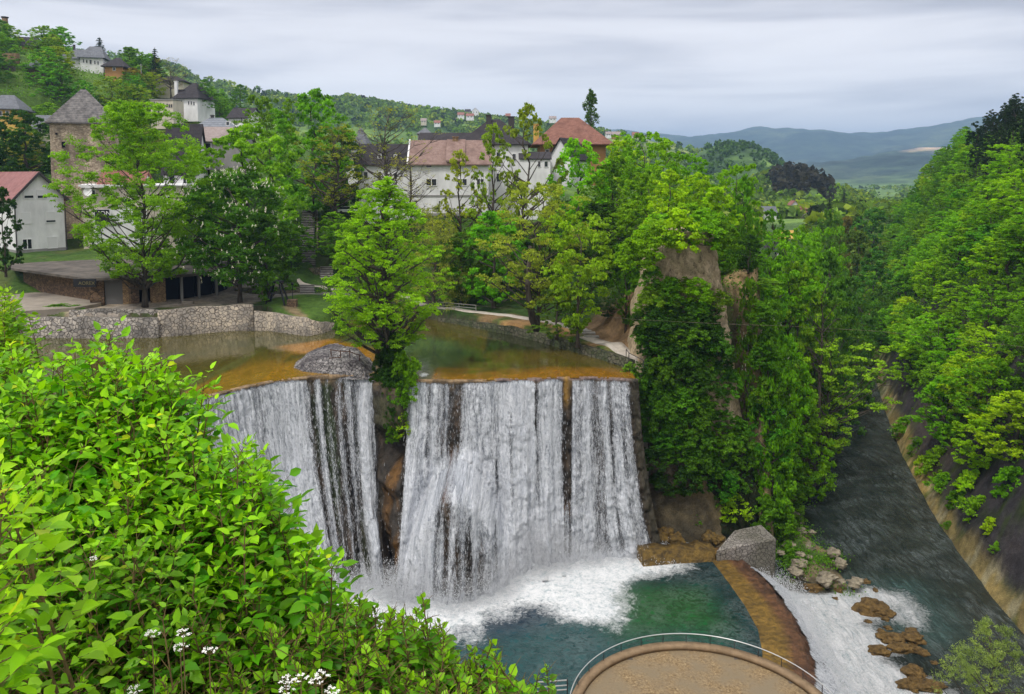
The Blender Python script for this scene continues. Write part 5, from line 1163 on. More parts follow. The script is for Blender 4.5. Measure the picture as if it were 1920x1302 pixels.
for k, (a, b_, Yy, w_, l_) in enumerate([(120,582,124.5,115,'trimmed dark green bush on the terrace wall at the far left'),(215,588,124,24,'tiny round green bush on the grey terrace wall'),(1118,682,109,34,'small green bush in the pond beside the mossy bank wall'),(1170,700,101,26,'small green bush where the bank wall meets the falls'),(850,606,134,40,'low green bush at the back corner of the pond'),(640,612,122,34,'small bush at the end of the sloping rubble wall')]):
    x, y, z = at(a, b_, Yy); ww = w_/F*Yy
    r = put_tree([SHRUB2, SHRUB][k % 2], 'low_bush', x, y, z-.9, 2.0 if w_ > 60 else ww*.7, ww, DEEP, l_, 'bush'); 
    if w_ > 60: r.scale[1] = r.scale[1]*.3; r.rotation_euler[2] = 0
slab = [(1700,800,60,MID,'highest'),(1742,872,55,YG,'second highest'),(1772,905,60,MID,'third highest'),(1800,935,50,DEEP,'small one in the middle'),(1838,950,70,MID,'broad one in the middle'),(1862,985,42,YG,'narrow drooping one'),(1870,1025,30,MID,'lowest, small'),(1905,900,80,MID,'at the right picture edge'),(1722,835,50,DEEP,'shaded one near the top'),(1822,905,80,YG,'big bright one under the trees'),(1780,985,26,DEEP,'tiny one by the golden rock'),(1760,860,70,MID,'big one under the trees')]
for k, (a, b_, w_, c_, l_) in enumerate(slab):
    lo, hi = 60., 200.     # walk along the sight line down to the bank
    for t_ in np.linspace(70, 190, 400):
        x, y, z = at(a, b_, t_)
        if z < Hs(x, y): break
    ww = w_/F*y; r = put_tree([SHRUB2, SHRUB][k % 2], 'slab_shrub', x, y, z-ww*.45, ww*.8, ww, jc(c_, rgs, .08), f'{shade_name(c_)} shrub on the right river wall, {l_}', 'shrub', 'shrubs on the right river wall')
r = T(WILLOW, 1870, 1172, 63, 215, (.14,.235,.125), 'pale grey green willow bush at the bottom right by the rapids', 'willow_bush', 'bush', zb=-24)
# ================================================================== BUILDINGS
def plaster(name, c, d=.72): return noisy(name, tuple(v*d for v in c), c, .45, .85, .25, .03, c3=tuple(v*.84 for v in c), stretch=(1,1,.4), detail=8)
m_white = plaster('white_plaster', (.80,.80,.80)); m_cream = plaster('cream_plaster', (.60,.54,.44)); m_orange = plaster('ochre_plaster', (.46,.25,.10)); m_ochre2 = plaster('yellow_plaster', (.62,.40,.10))
m_grey = plaster('grey_plaster', (.30,.29,.28)); m_pinkw = plaster('pale_pink_plaster', (.55,.42,.36))
def tiles(name, c1, c2, rows=2.6, rough=.8, colscale=3.2):
    m, nt, b = newmat(name, rough, .3); v = objco(nt)
    wv = N(nt, 'ShaderNodeTexWave', wave_type='BANDS', bands_direction='Z', wave_profile='SAW'); val(wv, 'Scale', rows); val(wv, 'Distortion', .5); val(wv, 'Detail', 2); lk(nt, v, wv.inputs[0])
    wx = N(nt, 'ShaderNodeTexWave', wave_type='BANDS', bands_direction='X'); val(wx, 'Scale', colscale); lk(nt, v, wx.inputs[0])
    f = noise_(nt, v, 1.2, 6, .7); f2 = noise_(nt, v, .35, 3, .5)
    c = mixc(nt, c1, c2, ramp(nt, [(.35, (0,0,0)), (.65, (1,1,1))], f).outputs[0]); c = mixc(nt, c, tuple(v_*.55 for v_ in c1), math_(nt, 'MULTIPLY', ramp(nt, [(.5, (0,0,0)), (.75, (1,1,1))], f2).outputs[0], .6))
    k = ramp(nt, [(0, (.38,.38,.38)), (.3, (1,1,1))], wv.outputs['Fac']); c = mixc(nt, c, k.outputs[0], 1.0, 'MULTIPLY'); lk(nt, c, b.inputs['Base Color'])
    bump(nt, b, math_(nt, 'ADD', wv.outputs['Fac'], math_(nt, 'MULTIPLY', wx.outputs['Fac'], .6)), .7, .08); return m
m_rpink = tiles('pink_tiles', (.24,.15,.125), (.36,.25,.215), 1.6); m_rred = tiles('red_tiles', (.26,.10,.075), (.36,.17,.13)); m_rbrown = tiles('russet_tiles', (.20,.085,.06), (.31,.15,.11), 1.6)
m_rdark = tiles('dark_shingles', (.030,.026,.030), (.055,.048,.052), 1.8); m_rslate = tiles('grey_slate', (.12,.13,.15), (.20,.21,.23), 1.4, .6); m_rmetal = tiles('grey_blue_sheet_roof', (.17,.19,.22), (.25,.27,.30), .5, .45)
m_rpinkb = tiles('rose_sheet_roof', (.30,.13,.125), (.38,.19,.18), 1.2); m_rmauve = tiles('faded_roof', (.30,.24,.22), (.40,.33,.31), 1.0); m_shing = tiles('weathered_shingles', (.085,.08,.08), (.25,.235,.225), .75, .9, 1.2)
m_glass, _, gb_ = newmat('window_glass', .12, .6); gb_.inputs['Base Color'].default_value = (.018, .022, .028, 1)
m_frame, _, fb_ = newmat('window_frame', .6, .3); fb_.inputs['Base Color'].default_value = (.72, .72, .72, 1)
m_shut, _, fb_ = newmat('roller_shutter', .6, .3); fb_.inputs['Base Color'].default_value = (.66, .66, .66, 1)
m_dframe, _, fb_ = newmat('dark_frame', .7, .3); fb_.inputs['Base Color'].default_value = (.05, .045, .045, 1)
m_brick = masonry('brown_blocks', (.20,.13,.08), (.11,.075,.05), (.04,.03,.025), 1.6, (1,1,1.8), .5, .05)
m_brickp = masonry('tan_blocks', (.34,.23,.12), (.24,.155,.09), (.08,.06,.04), 1.7, (1,1,1.8), .5, .05)
m_towerstone = masonry('tower_stone', (.62,.52,.38), (.42,.34,.25), (.22,.17,.12), 1.6, (1,1,1.7), .9, .10, stain=(.10,.085,.065))
m_door, _, fb_ = newmat('garage_shutter', .7, .3); fb_.inputs['Base Color'].default_value = (.13, .125, .12, 1)
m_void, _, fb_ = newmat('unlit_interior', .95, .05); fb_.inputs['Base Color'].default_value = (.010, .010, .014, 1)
def kx(px, py=400): a, b, c_ = ray(px, py); return a/b
class House: pass
def house(name, label, px0, px1, pyb, pye, Y0, d, roof, pyr, wall, rmat, rz=0., cat='house', oh=.6, wins=(), shut=(), chims=(), group=None, base_mat=None, basez=None, frame=None, side=(), rise=None, door=None, ridge_in=.35):
    """front-left corner seen at px0; rz (degrees) turns the front about that corner"""
    th = math.radians(rz); x0 = at(px0, pye, Y0)[0]; k = kx(px1, pye); w_ = (k*Y0 - x0)/(math.cos(th) - k*math.sin(th)); s = w_/max(px1-px0, 1)
    zb = ZP(pyb, Y0) if basez is None else basez; ze = ZP(pye, Y0); h = ze-zb; rh = (ZP(pyr, Y0+ (d/2 if roof != 'shed' else d)) - ze) if rise is None else rise
    r = empty(name, (x0, Y0, zb), label, cat, group, rz=th)
    MB().box(0, w_, 0, d, -2.5, h).build('wall', wall, r) if roof != 'gable_y' else MB().add([(0,0,-2.5),(w_,0,-2.5),(w_,0,h),(w_/2,0,h+rh*.97),(0,0,h),(0,d,-2.5),(w_,d,-2.5),(w_,d,h),(w_/2,d,h+rh*.97),(0,d,h)], [(0,1,2,3,4),(9,8,7,6,5),(0,5,6,1),(1,6,7,2),(4,9,5,0)]).build('wall', wall, r)
    o = oh; t = .22
    if roof == 'gable_x':
        a = [(-o,-o,h-o*rh/(d/2)), (w_+o,-o,h-o*rh/(d/2)), (w_+o,d/2,h+rh), (-o,d/2,h+rh), (-o,d+o,h-o*rh/(d/2)), (w_+o,d+o,h-o*rh/(d/2))]
        mb = MB().add(a + [(p[0],p[1],p[2]-t) for p in a], [(0,1,2,3),(3,2,5,4),(7,6,9,8),(8,9,10,11),(0,6,7,1),(4,5,11,10),(0,3,9,6),(3,4,10,9),(1,7,8,2),(2,8,11,5)])
        rf = mb.build('roof', rmat, r)
        MB().add([(.02,0,h),(.02,d,h),(.02,d/2,h+rh-t)], [(0,1,2)]).add([(w_-.02,0,h),(w_-.02,d,h),(w_-.02,d/2,h+rh-t)], [(0,2,1)]).build('gable_wall', wall, r)
    elif roof == 'gable_y':
        sl = rh/(w_/2)
        a = [(-o,-o,h-o*sl), (w_/2,-o,h+rh), (w_+o,-o,h-o*sl), (-o,d+o,h-o*sl), (w_/2,d+o,h+rh), (w_+o,d+o,h-o*sl)]
        mb = MB().add(a + [(p[0],p[1],p[2]+t) for p in a], [(0,3,4,1),(1,4,5,2),(6,7,10,9),(7,8,11,10),(0,1,7,6),(1,2,8,7),(3,9,10,4),(4,10,11,5),(0,6,9,3),(2,5,11,8)])
        rf = mb.build('roof', rmat, r)
    elif roof in ('hip', 'pyr'):
        i_ = w_/2-.01 if roof == 'pyr' else min(w_*ridge_in, d/2)
        ridge = [(i_, d/2, h+rh), (w_-i_, d/2, h+rh)]
        mb = MB().add([(-o,-o,h-.1),(w_+o,-o,h-.1),(w_+o,d+o,h-.1),(-o,d+o,h-.1),*ridge,(-o,-o,h-.32),(w_+o,-o,h-.32),(w_+o,d+o,h-.32),(-o,d+o,h-.32)],
                      [(0,1,5,4),(1,2,5),(2,3,4,5),(3,0,4),(0,6,7,1),(1,7,8,2),(2,8,9,3),(3,9,6,0),(9,8,7,6)])
        rf = mb.build('roof', rmat, r)
    else:
        rf = MB().hexa([(-o,-o,h),(w_+o,-o,h),(w_+o,d+o,h+rh),(-o,d+o,h+rh),(-o,-o,h+.3),(w_+o,-o,h+.3),(w_+o,d+o,h+rh+.3),(-o,d+o,h+rh+.3)]).build('roof', rmat, r)
    def U(px): kk = kx(px, pye); return max(.05, (kk*Y0 - x0)/(math.cos(th) - kk*math.sin(th)))
    def Vz(py, u): return ZP(py, Y0 + u*math.sin(th)) - zb
    def win(a, b_, c_, d_, shutter=None, fm=None):
        u0, u1 = U(a), U(c_); z1, z0 = Vz(b_, (u0+u1)/2), Vz(d_, (u0+u1)/2); fw = min(.14, (u1-u0)*.12)
        mb = MB(); mb.box(u0, u1, -.10, .05, z1-fw, z1).box(u0, u1, -.13, .05, z0, z0+fw).box(u0, u0+fw, -.10, .05, z0+fw, z1-fw).box(u1-fw, u1, -.10, .05, z0+fw, z1-fw)
        if (u1-u0) > 1.5 and not shutter: mb.box((u0+u1)/2-fw*.6, (u0+u1)/2+fw*.6, -.09, .05, z0+fw, z1-fw)
        f_ = mb.build('window', fm or frame or m_frame, r)
        zs_ = z0+fw if not shutter else z0+fw + (z1-z0-2*fw)*shutter[1]
        if shutter: MB().box(u0+fw, u1-fw, -.07, .04, zs_, z1-fw).build('roller_shutter', m_shut, f_)
        if (not shutter) or shutter[1] > .02: MB().box(u0+fw, u1-fw, -.035, .04, z0+fw, zs_ if shutter else z1-fw).build('pane', m_glass, f_)
    for w4 in wins: win(*w4)
    for w4 in shut: win(*w4[:4], shutter=('s', w4[4]))
    for (face, u0, u1, v0, v1) in side:     # windows on a flank: fractions of depth / height
        xs_ = (-.05, .03) if face == 'L' else (w_-.03, w_+.05)
        MB().box(xs_[0], xs_[1], d*u0, d*u1, h*v0, h*v1).build('window', m_glass, r)
    for (a, b_, c_, yy_, mt) in chims:       # px0, top py, px1, fraction of depth
        yv = Y0 + d*yy_; u0, u1 = (kx(a)*yv-x0), (kx(c_)*yv-x0); zt = ZP(b_, yv)-zb
        ch = MB().box(u0, u1, d*yy_, d*yy_+(u1-u0), h-.2, zt).build('chimney', mt, rf)
        MB().box(u0-.15, u1+.15, d*yy_-.15, d*yy_+(u1-u0)+.15, zt, zt+.22).build('cap', mt, ch)
    if door: 
        u0, u1 = U(door[0]), U(door[2]); z1, z0 = Vz(door[1], u0), Vz(door[3], u0); dd_ = MB().box(u0, u1, -.06, .05, z0, z1).build('door', m_shut, r); MB().box(u0+(u1-u0)*.4, u0+(u1-u0)*.55, -.10, -.06, z0+.4, z1-.5).build('door_glass', m_glass, dd_)
    q_ = House(); q_.r, q_.w, q_.h, q_.U, q_.V, q_.s, q_.rh, q_.rf, q_.d, q_.zb = r, w_, h, U, Vz, s, rh, rf, d, zb
    return q_
# --- white gabled house at the left
hw = house('white_gabled_house', 'white gabled house with rose roof and closed shutters left of the stone tower', 25, 119, 478, 371, 160, 22, 'gable_y', 337, m_white, m_rpinkb, rz=50, oh=.9, rise=5.0,
    wins=[(37,448,56,468)], shut=[(44,356,64,373,.32),(69,356,89,373,.32),(35,398,56,420,0),(83,397,103,418,.18),(84,444,104,466,0)])
MB().tube([(hw.w+.12,-.2,-.5),(hw.w+.12,-.2,hw.h-1.2),(hw.w+.7,-.7,hw.h-.6)], .12, 6).build('drainpipe', m_dframe, hw.r)
MB().tube([(.1,-.2,-.5),(.1,-.2,hw.h-1.2),(-.5,-.7,hw.h-.6)], .12, 6).build('drainpipe', m_dframe, hw.r)
MB().box(-.04, hw.w+.06, -.06, hw.d, -2.6, .9).build('plinth', m_grey, hw.r)
# dark verge boards on the gable
sl = hw.rh/(hw.w/2)
MB().beam((-.9,-.95,hw.h-.9*sl), (hw.w/2,-.95,hw.h+hw.rh), .18, .45).beam((hw.w/2,-.95,hw.h+hw.rh), (hw.w+.9,-.95,hw.h-.9*sl), .18, .45).build('verge_board', m_dframe, hw.r)
# --- stone tower
tw = empty('stone_tower', (at(92,225,176)[0], 176, 8.0), 'old square stone tower with steep weathered shingle roof', 'tower', rz=math.radians(24))
th = math.radians(24); k = kx(216, 225); wt = (k*176-at(92,225,176)[0])/(math.cos(th)-k*math.sin(th)); ht = ZP(226,176)-8
V = []; F_ = []; ng, nh = 14, 36
for s_ in range(4):
    for iz in range(nh+1):
        for iu in range(ng):
            u = iu/ng*wt; z = -3+(ht+3)*iz/nh; g_ = .5*(1-iz/nh); jx = .10*mnoise.noise(Vector((u*.8+s_*31, z*.8, 3)))
            c4 = [(u,-jx-g_),(wt+jx+g_,u),(wt-u,wt+jx+g_),(-jx-g_,wt-u)][s_]; V.append((c4[0], c4[1], z))
nr4 = ng*4
V2 = [None]*(nr4*(nh+1))
for s_ in range(4):
    for iz in range(nh+1):
        for iu in range(ng): V2[iz*nr4+s_*ng+iu] = V[s_*(nh+1)*ng+iz*ng+iu]
F_ = [(iz*nr4+k_, iz*nr4+(k_+1) % nr4, (iz+1)*nr4+(k_+1) % nr4, (iz+1)*nr4+k_) for iz in range(nh) for k_ in range(nr4)]
me = bpy.data.meshes.new('tower_wall'); me.from_pydata(V2, [], F_); me.materials.append(m_towerstone); ob('wall', me, tw)
rhh = ZP(166, 176+wt/2)-8-ht; o_ = .8
rf = MB().add([(-o_,-o_,ht-.3),(wt+o_,-o_,ht-.3),(wt+o_,wt+o_,ht-.3),(-o_,wt+o_,ht-.3),(wt*.46,wt/2,ht+rhh),(wt*.54,wt/2,ht+rhh),(-o_,-o_,ht-.6),(wt+o_,-o_,ht-.6),(wt+o_,wt+o_,ht-.6),(-o_,wt+o_,ht-.6)], [(0,1,5,4),(1,2,5),(2,3,4,5),(3,0,4),(0,6,7,1),(1,7,8,2),(2,8,9,3),(3,9,6,0),(9,8,7,6)]).build('roof', m_shing, tw)
for (a, b_, c_, d_) in ((116,266,122,277),(104,250,108,253)):
    u0, u1 = [(kx(p, b_)*176-at(92,225,176)[0])/(math.cos(th)-kx(p, b_)*math.sin(th)) for p in (a, c_)]
    MB().box(u0, u1, -.62, .1, ZP(d_,176+u0*.4)-8, ZP(b_,176+u0*.4)-8).build('window', m_void, tw)
# --- shops behind the plaza tree
m_signd, _, fb_ = newmat('sign_black', .5, .3); fb_.inputs['Base Color'].default_value = (.015,.015,.018,1)
m_signw, _, fb_ = newmat('sign_white', .5, .3); fb_.inputs['Base Color'].default_value = (.8,.8,.8,1)
def text(s, size, mat, parent, loc, rot=(math.radians(90),0,0), name='lettering'):
    cu = bpy.data.curves.new(name, 'FONT'); cu.body = s; cu.size = size; cu.extrude = .02; o = bpy.data.objects.new(name, cu); col.objects.link(o)
    me = bpy.data.meshes.new_from_object(o.evaluated_get(bpy.context.evaluated_depsgraph_get())); bpy.data.objects.remove(o); me.materials.clear(); me.materials.append(mat)
    t = ob(name, me, parent, loc); t.rotation_euler = rot; return t
sh = house('shop_building', 'cream and white shop building half hidden behind the airy plaza tree', 152, 345, 492, 350, 168, 12, 'shed', 349, m_cream, m_white, rz=22, cat='building', rise=.2, oh=.5,
    wins=[(163,356,179,368),(208,372,222,390),(232,372,246,390),(282,368,298,388),(305,368,320,388),(166,452,186,475),(232,462,262,482),(285,420,300,440)])
MB().box(sh.w*.10, sh.w*.62, -.25, .1, sh.V(470, 8), sh.V(392, 8)).build('white_front', m_white, sh.r)
sb = MB().box(sh.U(176), sh.U(203), -.60, -.28, sh.V(420,6), sh.V(393,6)).build('sign_board', m_signd, sh.r)
text('ION', 1.35, m_signw, sb, (sh.U(182), -.63, sh.V(404,6)))
MB().box(0, sh.w*.3, -1.3, -.02, sh.V(352,2), sh.V(347,2)).build('balcony', m_white, sh.r)
for k in range(9): MB().beam((sh.w*.035*k, -1.2, sh.V(347,2)), (sh.w*.035*k, -1.2, sh.V(336,2)), .07).build('railing_post', m_dframe, sh.r)
MB().beam((0,-1.2,sh.V(336,2)), (sh.w*.28,-1.2,sh.V(336,2)), .08).build('handrail', m_dframe, sh.r)
dsh = empty('satellite_dish', at(166,360,165.5), 'white satellite dish on the cream shop wall beside the tower', 'dish'); V = [(0,0,.15)]+[(math.cos(a)*.9,-.35,math.sin(a)*.9) for a in np.linspace(0,6.28,17)[:-1]]
me = bpy.data.meshes.new('dish'); me.from_pydata(V, [], [(0,1+k,1+(k+1)%16) for k in range(16)]); me.materials.append(m_frame); o = ob('reflector', me, dsh); so = o.modifiers.new('s','SOLIDIFY'); so.thickness=.05
MB().beam((0,0,0),(0,3.5,-.4),.1).build('bracket', m_dframe, dsh)
house('red_roofed_house', 'low house with bright red tile roof right of the tower foot', 186, 264, 372, 346, 172, 9, 'gable_x', 320, m_white, m_rred, rz=10, wins=[(200,349,208,360),(235,349,243,360)], chims=[(222,312,228,.5,m_brickp)])
house('dark_roofed_building', 'tall building under one huge steep dark roof behind the plaza tree', 306, 369, 372, 322, 186, 16, 'gable_x', 232, m_white, m_rdark, rz=12, oh=.5, cat='building', wins=[(342,328,356,346),(316,328,328,346)])
house('faded_roof_house', 'long house with faded mauve roof right of the huge dark roof', 372, 458, 300, 262, 200, 11, 'gable_x', 238, m_grey, m_rmauve, rz=6, wins=[(385,268,396,280),(420,268,430,280)])
house('grey_sheet_roof_house', 'house with pale grey sheet metal hipped roof above the mauve one', 352, 436, 275, 246, 226, 13, 'hip', 221, m_white, m_rmetal, rz=4, chims=[(403,217,408,.5,m_dframe)], wins=[(424,228,431,236)])
# --- hillside houses
hh = house('white_hip_roof_house', 'large white house with slate hipped roof near the top of the hill', 150, 193, 142, 107, 318, 13, 'hip', 87, m_white, m_rslate, rz=14, oh=.9, ridge_in=.25,
    wins=[(155,111,158,118),(161,112,164,119),(167,112,172,121),(176,114,179,121),(182,115,185,122)], chims=[(162,86,165,.55,m_dframe)])
MB().box(-9, 0, 3, 11, -2, hh.h-.4).build('side_wing', m_white, hh.r); MB().add([(-10,2,hh.h-.4),(-10,12,hh.h-.4),(6,12,hh.h-.4),(6,2,hh.h-.4),(-3,7,hh.h+3.9),(6,7,hh.h+3.9)], [(0,3,5,4),(1,0,4),(2,1,4,5),(3,2,5),(0,1,2,3)]).build('side_roof', m_rslate, hh.r)
MB().box(-5.5, -4.2, 2.9, 3.05, hh.h*.45, hh.h*.75).build('window', m_glass, hh.r)
house('brown_roof_house', 'dark brown roofed timber house right of the large white hill house', 196, 230, 140, 124, 316, 12, 'hip', 108, m_orange, m_rdark, rz=10, oh=1.2, ridge_in=.4, wins=[(211,126,217,133)])
house('hill_pavilion', 'low dark pavilion with wide grey pyramid roof on the hill slope', 49, 80, 138, 125, 290, 7, 'pyr', 113, m_brick, m_rslate, rz=20, oh=1.0, cat='pavilion')
house('crest_house', 'small brown roofed house on the hill crest at upper left', 26, 64, 90, 82, 340, 9, 'gable_x', 69, m_orange, m_rdark, rz=18, oh=.9, wins=[(50,83,53,87)])
house('ochre_house', 'yellow ochre house with grey tile roof cut by the left picture edge', -30, 32, 250, 203, 236, 13, 'hip', 178, m_ochre2, m_rslate, rz=14, oh=1.1, wins=[(10,208,17,218),(-4,208,4,218)], ridge_in=.3)
house('slate_ridge_house', 'grey roofed house peeping out left of the tower roof', 60, 96, 262, 238, 232, 10, 'gable_x', 216, m_cream, m_rslate, rz=10, wins=[(72,242,78,250)])
lw = house('terrace_block', 'long two storey white and cream block on the slope below the leafless tree', 282, 324, 228, 188, 270, 7, 'shed', 184, m_cream, m_grey, rz=-6, oh=.3, rise=.4, cat='building',
    wins=[(284,191,286.5,197),(288,191,290.5,197),(292,192,294.5,198),(300,193,302.5,199),(305,194,307.5,200),(312,195,314.5,201),(316,196,318.5,202),(320,196,322.5,202),(288,207,291,214),(295,208,298,215),(305,209,308,216),(311,210,314,217),(318,211,321,218)], frame=m_dframe)
MB().box(-.1, lw.w+.1, -.35, .1, lw.V(202,4), lw.V(188,0)+.1).build('upper_front', m_white, lw.r) if False else None
house('slate_roof_villa', 'white villa with steep dark slate hipped roof and two dormers', 328, 370, 215, 184, 285, 12, 'hip', 156, m_white, m_rdark, rz=-8, oh=.9, ridge_in=.42, wins=[(339,188,342,195),(352,190,355,197),(357,190,360,197),(362,191,365,198)], chims=[(330,153,335,.5,m_white)])
for (a, b_) in ((340,172),(355,175)):
    x, y, z = at(a, b_, 287); o = MB().box(x-1.1, x+1.1, y-.2, y+3.5, z-.7, z+.7).build('dormer', m_rdark, None); q = [p for p in bpy.data.objects if p.name == 'slate_roof_villa'][0]
    o.parent = q; bpy.context.view_layer.update(); o.matrix_parent_inverse = q.matrix_world.inverted()
house('flat_eaved_house', 'tan house with flat dark eaves behind the leafless hill tree', 292, 342, 172, 151, 322, 10, 'hip', 143, m_cream, m_rdark, rz=5, oh=1.1, wins=[(297,154,300,160),(318,154,321,160)])
house('small_white_house', 'small white house with black roof left of the tallest green trees', 428, 466, 245, 219, 262, 8, 'gable_x', 203, m_white, m_rdark, rz=-14, oh=.6, wins=[(452,222,455,230),(458,223,461,231)], chims=[(440,203,444,.5,m_dframe)])
# ruined wall and the dark chimney tower
def boxthing(name, label, cat, px0, px1, pyt, pyb, Y, d, mat, group=None, bev=.05):
    x0_, x1_ = XP(px0, pyb, Y), XP(px1, pyb, Y); o = MB().box(x0_, x1_, Y, Y+d, ZP(pyb, Y), ZP(pyt, Y)).build(name, mat, bevel=bev); tagp(o, label, cat, group); return o
boxthing('ruined_wall', 'ruined stone wall on the hill at the left edge', 'wall', -40, 32, 100, 124, 300, 2, m_brickp)
boxthing('ruined_wall', 'lower grey ruined stone wall on the hill at the left edge', 'wall', -40, 24, 124, 140, 292, 2, m_wallold)
bt = empty('chimney_tower', at(11, 72, 350), 'slim dark blue chimney tower with a cap on the hill crest', 'tower')
m_bluet = noisy('blue_brick', (.05,.045,.16), (.10,.07,.12), 1, .7); V, q = ring(0.01, .95, -6, 6.2, 12); ob('shaft', mesh_np('shaft', V, q, m_bluet), bt); V, q = ring(0.01, 1.15, 6.4, 8.4, 12); ob('collar', mesh_np('collar', V, q, m_brickp), bt); V, q = ring(.01, 1.5, 8.6, 9.0, 12); ob('cap', mesh_np('cap', V, q, m_dframe), bt)
for k, (a, b_, c_, Yy, nm) in enumerate([(102,78,100,335,'left of the large white hill house'),(70,77,96,345,'beside the crest house'),(265,120,140,320,'between the two spruces')]):
    p = empty('utility_pole', at(a, c_, Yy), f'thin utility pole on the hill crest {nm}', 'pole'); hh_ = ZP(b_, Yy)-ZP(c_, Yy)
    MB().tube([(0,0,-2),(0,0,hh_)], .16, 6).build('shaft', m_grey, p); MB().beam((-.9,0,hh_-.5),(.9,0,hh_-.5),.12).build('crossarm', m_grey, p)

# --- the white houses above the stairs
Yw = 176
wl_ = house('white_wing', 'white wing with dark roof and dormers left of the pink tiled roof', 672, 768, 402, 305, Yw, 12, 'gable_x', 270, m_white, m_rdark, rz=4, cat='building', wins=[(681,322,690,336),(709,322,715,337),(737,324,745,337),(700,358,712,372)])
for (a, b_, c_, d_) in ((707,287,717,299),(737,288,746,298)):
    x0_, x1_ = XP(a, d_, Yw+1)-wl_.r.location.x, XP(c_, d_, Yw+1)-wl_.r.location.x; z0_, z1_ = ZP(d_, Yw+1)-wl_.zb, ZP(b_, Yw+1)-wl_.zb
    dm = MB().box(x0_, x1_, 1.0, 4.5, z0_, z1_).build('dormer', m_rdark, wl_.r); MB().box(x0_+.15, x1_-.15, .93, 1.02, z0_+.15, z1_-.2).build('frame', m_frame, dm); MB().box(x0_+.3, x1_-.3, .88, .935, z0_+.3, z1_-.35).build('pane', m_glass, dm)
wm = house('pink_tiled_house', 'white house with pink clay tile roof above the stairs', 770, 916, 402, 304, Yw-2, 13, 'gable_x', 263, m_white, m_rpink, rz=2, oh=.7, wins=[(798,306,810,315),(798,335,819,349),(857,335,876,349),(848,304,861,312),(893,335,908,348)], door=(818,373,829,400), chims=[(851,258,861,.42,m_brickp)])
MB().box(0, wm.w, -.14, -.02, wm.V(369,3), wm.V(366,3)).build('cornice', m_grey, wm.r)
MB().box(wm.w*.02, wm.w*.9, -1.6, -.02, wm.V(402,3)-.3, wm.V(400,3)).build('balcony', m_grey, wm.r)
for k in range(14): MB().beam((wm.w*(.03+.062*k), -1.5, wm.V(400,3)), (wm.w*(.03+.062*k), -1.5, wm.V(391,3)), .05).build('railing_post', m_dframe, wm.r)
MB().beam((wm.w*.02,-1.5,wm.V(391,3)), (wm.w*.9,-1.5,wm.V(391,3)), .07).build('handrail', m_dframe, wm.r)
rr_ = wm.rh/(wm.d/2)
MB().hexa([(wm.U(836),-.9,wm.h+.0),(wm.U(872),-.9,wm.h+.0),(wm.U(872),wm.d*.48,wm.h+wm.rh+.02),(wm.U(836),wm.d*.48,wm.h+wm.rh+.02),(wm.U(836),-.9,wm.h+.35),(wm.U(872),-.9,wm.h+.35),(wm.U(872),wm.d*.48,wm.h+wm.rh+.18),(wm.U(836),wm.d*.48,wm.h+wm.rh+.18)]).build('raised_roof', m_rpink, wm.r)
MB().beam((-.7,-.7,wm.h-.7*rr_+.05),(-.7,wm.d/2,wm.h+wm.rh+.08),.35,.2).build('verge', m_frame, wm.r)
house('dark_long_roof_building', 'long building with low dark roof behind the pink tiled house', 785, 880, 330, 270, 192, 12, 'gable_x', 249, m_grey, m_rdark, oh=.4, cat='building')
house('dark_peaked_building', 'white building with high dark peaked roof and two black chimneys', 862, 990, 402, 270, 188, 18, 'hip', 224, m_white, m_rdark, oh=.8, cat='building', ridge_in=.42, chims=[(912,217,921,.40,m_dframe),(953,220,964,.40,m_dframe)], wins=[(930,285,938,300),(960,288,968,303),(930,325,940,342),(962,325,972,342)])
house('white_annex', 'plain white annex between the dark peaked roof and the orange house', 975, 1032, 402, 297, 184, 10, 'gable_x', 285, m_white, m_rdark, oh=.3, wins=[(1008,302,1014,314),(1020,302,1028,314)])
house('orange_house', 'large orange house with broad russet hipped roof', 1012, 1136, 330, 270, 206, 20, 'hip', 221, m_orange, m_rbrown, rz=0, oh=2.0, ridge_in=.36, wins=[(1106,285,1114,291),(1022,280,1030,290)], chims=[(1057,223,1070,.5,m_ochre2),(1078,233,1092,.6,m_ochre2),(1000,234,1010,.6,m_ochre2)])
house('dark_gable_annex', 'small dark gabled roof tucked in front of the orange house', 1030, 1072, 330, 296, 194, 9, 'gable_y', 262, m_white, m_rdark, rz=-30, oh=.5)
house('pointed_roof_house', 'house with tall pointed grey roof behind the budding tree', 648, 692, 330, 286, 196, 10, 'pyr', 238, m_white, m_rslate, oh=.5)
house('pointed_roof_house', 'tiny grey pointed roof showing over the long dark roof', 783, 807, 262, 250, 215, 6, 'pyr', 239, m_grey, m_rslate, oh=.3)
